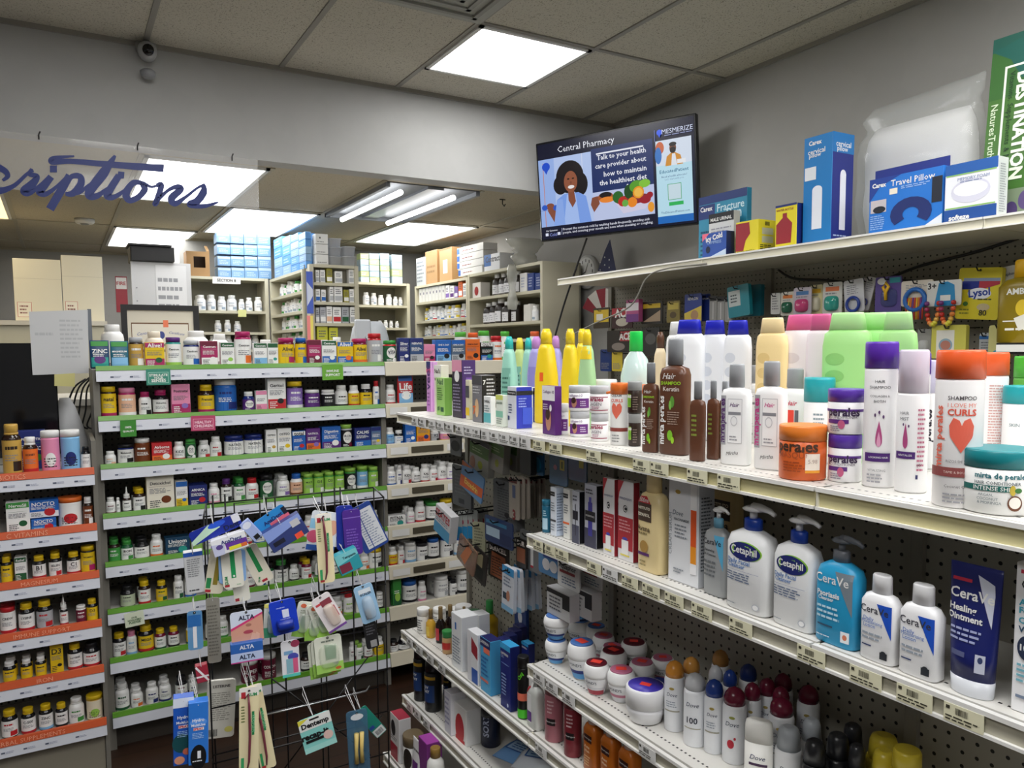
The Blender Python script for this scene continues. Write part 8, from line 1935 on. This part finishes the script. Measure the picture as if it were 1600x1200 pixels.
pickcard(408, 1136, 24, 140, -8, 'cream pick card leaning right at the bottom of the rack', RC - .05)
pickcard(389, 1142, 29, 140, 2, 'cream pick card with maroon dental pick, upright at the bottom', RC - .062)
rack(386, 979, 48, 50, -2, 'd8e2f4', [('p', [(-1, .48), (1, .88), (1, 0), (-1, 0)], 'd9a08a'), ('p', [(-1, .42), (1, .84), (1, .9), (-1, .5)], 'd83a78'), ('t', 'ALTA', 0, .8, .5, '2a2f4a', .03), ('e', .05, .33, .3, .06, 'b0485a'), ('e', .1, .55, .18, .05, 'b07868'), ('p', [(.1, .02), (.3, .28), (.5, .24), (.4, .02)], 'e4b49e'), ('p', [(.35, .02), (.55, .3), (.75, .22), (.7, .02)], 'e4b49e'), ('r', -1, 0, 1, .03, '1f4a98')], 'lip picture card with white heading on the rack', Y=RC - .03, hole=True)
t = rack(386, 1019, 48, 31, -1, '2f64b4', [('t', 'ALTA', 0, .78, .45, 'dfe6f4', .03), ('r', -1, .02, 1, .5, 'b8c8e8'), ('t', 'ALTA', 0, .28, .5, '1c2a4a', .03), ('r', -1, 0, 1, .06, 'c03a88')], 'blue rolled lower part of the lip pack', 'box', 'dental_box', Y=RC - .045, box=.02, string=0, side='1f4a98')
rack(423, 970, 21, 54, 4, 'e2e4d8', [('r', -1, .88, 1, 1, 'e8e070'), ('r', -1, 0, 1, .3, '4aa880'), ('t', 'G', 0, .75, .4, '2a8a9a', .04)], 'white and green pack left of the blue oval pack', Y=RC + .0, blis=(.1, .42, .6, .28, .012, 'c8dce4', .5))
t = rack(444, 964, 40, 54, -7, '1a3fc8', [('l', -.5, .76, .3, .82, 1, 'a8b8f4'), ('r', -.1, .48, .4, .72, 'dfe4f4'), ('b', -.3, .32, .45, .45, 'e8ecf8'), ('r', -.35, .3, .5, .32, 'e8ecf8')], 'bright blue rounded mouthguard pack', Y=RC - .035, th=.006)
xs = [v.co for c in t.children for v in c.data.vertices]; W = max(v.x for v in xs); Hh = max(v.z for v in xs)
MB().loft([(Hh * .12, W * .62, .012, 4), (Hh * .3, W * .62, .014, 4), (Hh * .32, W * .55, .006, 4)], mat('14309a', .3), 20).xf(Matrix.Translation((0, -.010, 0))).build('case', t)
fl_ = [('r', -1, 0, 1, .35, '9ccf58'), ('e', .1, .45, .5, .2, '2a7a4a'), ('e', -.4, .88, .3, .06, 'e0704a'), ('e', .5, .06, .25, .04, 'd8703a'), ('l', -.6, .65, .6, .78, 2, 'b0b8a0')]
for i, (cx_, cy_, r) in enumerate(((476, 968, 14), (492, 973, 4), (503, 968, -16))):
    rack(cx_, cy_, 30, 56, r, 'e9ecdc', fl_, 'white and green floss pick card in the upper trio, ' + nth(i) + ' from left', Y=RC - .0 - i * .01, blis=(.0, .4, .62, .28, .008, 'dfe8d8', .4), hole=False, string=int(i == 1))
rack(514, 957, 31, 62, -27, 'eee8ea', [('r', -.8, .78, .2, .84, 'd04a50'), ('r', -.3, .7, .8, .86, '8a3a48'), ('r', .35, .3, .8, .62, 'b8485a'), ('r', -1, 0, 1, .06, '7a4aa0')], 'white and maroon toothpick card tilted over the green ones', Y=RC - .045, blis=(.15, .42, .6, .3, .012, 'e8d8c8', .55))
rack(454, 1029, 27, 58, -2, 'e8e9ee', [('e', .6, .9, .5, .1, '9a3a58'), ('r', -.7, .62, .3, .72, '7aa8d0'), ('e', .3, .55, .6, .1, '4a50b0'), ('r', -.5, .1, .3, .5, '8ab8c8'), ('r', .25, .1, .8, .5, 'd8608a'), ('r', -1, 0, 1, .08, '5accc0')], 'white card with pink and teal brush heads', Y=RC - .02)
for i in range(3):
    rack(504 + i * 5, 1030 - i * 4, 42, 58, -4, 'eaeede', fl_ if i < 2 else [('r', -1, 0, 1, .25, 'a8d868'), ('p', [(-.3, .78), (.4, .72), (.55, .75), (.5, .35), (-.25, .35)], '1f7a4a'), ('l', -.2, .42, .4, .55, 2, '6ab08a'), ('r', .3, .2, .6, .25, '3a4a5a'), ('e', .6, .08, .22, .04, 'd8703a'), ('l', -.5, .82, .5, .92, 1, '7a8478')], 'large white and green floss card in the lower group, ' + ('back', 'middle', 'front')[i] + ' one', Y=RC - i * .012, blis=(.0, .45, .75, .33, .006, 'e4ecd8', .35) if i == 2 else None, hole=i == 2, string=int(i == 2))
rack(574, 943, 30, 62, -14, '9cc4e4', [('r', -.6, .78, .7, .9, 'dfe8f0'), ('t', 'SCALER', .1, .76, .6, '2a3a50', .03), ('r', -.5, .1, .1, .35, 'c8ccd0'), ('b', -.5, .1, .1, .35, '3a3a40')], 'pale blue scaler blister pack at the right of the rack', Y=RC - .02, blis=(.05, .4, .6, .3, .014, 'cfe0ee', .5))
rack(580, 992, 20, 44, -8, '1a1b1e', [('r', -.3, .05, .7, .3, '9a9a9a'), ('l', -.7, .5, .7, .9, 4, '5a5a60')], 'small black card hanging below the scaler pack', Y=RC - .01, hole=False)
rack(345, 1108, 42, 92, 4, 'd4d2c8', [('l', -.7, .3, .7, .8, 14, '9a988e'), ('t', 'LISTERINE', .0, .9, .6, '3a3a38', .02), ('b', -.8, .04, -.2, .16, '5a5a58'), ('e', .6, .14, .3, .05, 'd8d070')], 'white printed booklet pack behind the rack wires', Y=RY + .07, th=.01, hole=False, string=0)
rack(316, 1053, 18, 28, -6, 'a02a3a', [('r', -1, .3, 1, .4, 'e8e4e0'), ('p', [(-1, .9), (-.8, 1), (1, .1), (.8, 0)], 'e8e4e0')], 'small red and white box beside the booklet', 'box', 'dental_box', Y=RC, box=.02, side='8a2030')
ns = [('r', -1, .86, 1, 1, 'dfe8f6'), ('p', [(-1, .8), (0, .9), (1, .84), (1, .86), (-1, .86)], '2a6ad8'), ('e', 0, .68, .85, .07, '5a9af0'), ('t', 'Hydro', .0, .71, .6, 'e8f0fc', .03), ('t', 'MultiUse', .0, .64, .7, 'e8f0fc', .03), ('r', -.5, .555, .55, .6, 'f0f0f4'), ('t', 'SPRAY', .0, .578, .5, 'd0303a', .04), ('l', -.6, .42, .6, .52, 4, 'a8d0f4')]
rack(287, 1143, 30, 108, 2, '1f5ac0', ns[:1] + [('e', -.2, .33, .9, .14, '124a50'), ('e', .3, .2, .4, .05, 'c86a50'), ('e', -.4, .08, .5, .06, 'e09a78')] + ns[3:], 'blue spray box with planet picture at the lower left of the rack', 'box', 'dental_box', Y=RC - .05, box=.03)
rack(310, 1146, 29, 100, 2, '2f7ad8', [('e', 0, .12, .8, .2, '0e1014'), ('r', -.1, .1, .25, .22, 'e8ecf4'), ('l', -.6, .04, .6, .08, 1, 'e8ecf4')] + ns[2:], 'blue spray box with black oval, right of the planet one', 'box', 'dental_box', Y=RC - .07, box=.03, side='b0b4bc')
rack(496, 1144, 50, 56, -12, '8ed8d2', [('r', -1, .66, 1, 1, 'f0f2f0'), ('p', [(-1, 1), (-.3, 1), (-1, .84)], 'e0d84a'), ('r', -.3, .9, .3, .95, '17181a'), ('t', 'Dentemp', 0, .77, .85, '15181c', .04), ('t', 'recap-it', -.15, .44, .85, '15181c', .05), ('r', -.8, .28, .6, .36, '17181a'), ('e', .6, .33, .3, .13, 'e8c8c0'), ('r', -1, 0, 1, .16, 'a8e4de')], 'aqua tooth repair card with black lettering', Y=RC - .07, hole=False)
t = rack(560, 1160, 33, 104, -2, '4f7a98', [('e', 0, .9, .6, .05, 'dfe4e8')], 'clear blue pack of bone-shaped flossers', Y=RC - .06, alpha=.6)
for x in (-.008, .006): MB().tube([(x, -.006, .035), (x, -.009, .07), (x + .003, -.008, .115)], [.006, .0045, .006], mat('e2c878', .4), 10).build('bone_flosser', t)
rack(580, 1128, 20, 58, -36, '1f8a78', [('r', -.9, .02, .9, .25, 'e0e4e4'), ('b', -.6, .06, .6, .2, '2a2a2e'), ('r', -.9, .3, -.1, .4, '2a4aa0')], 'teal card tilted right behind the bone-shaped flossers', Y=RC - .03)
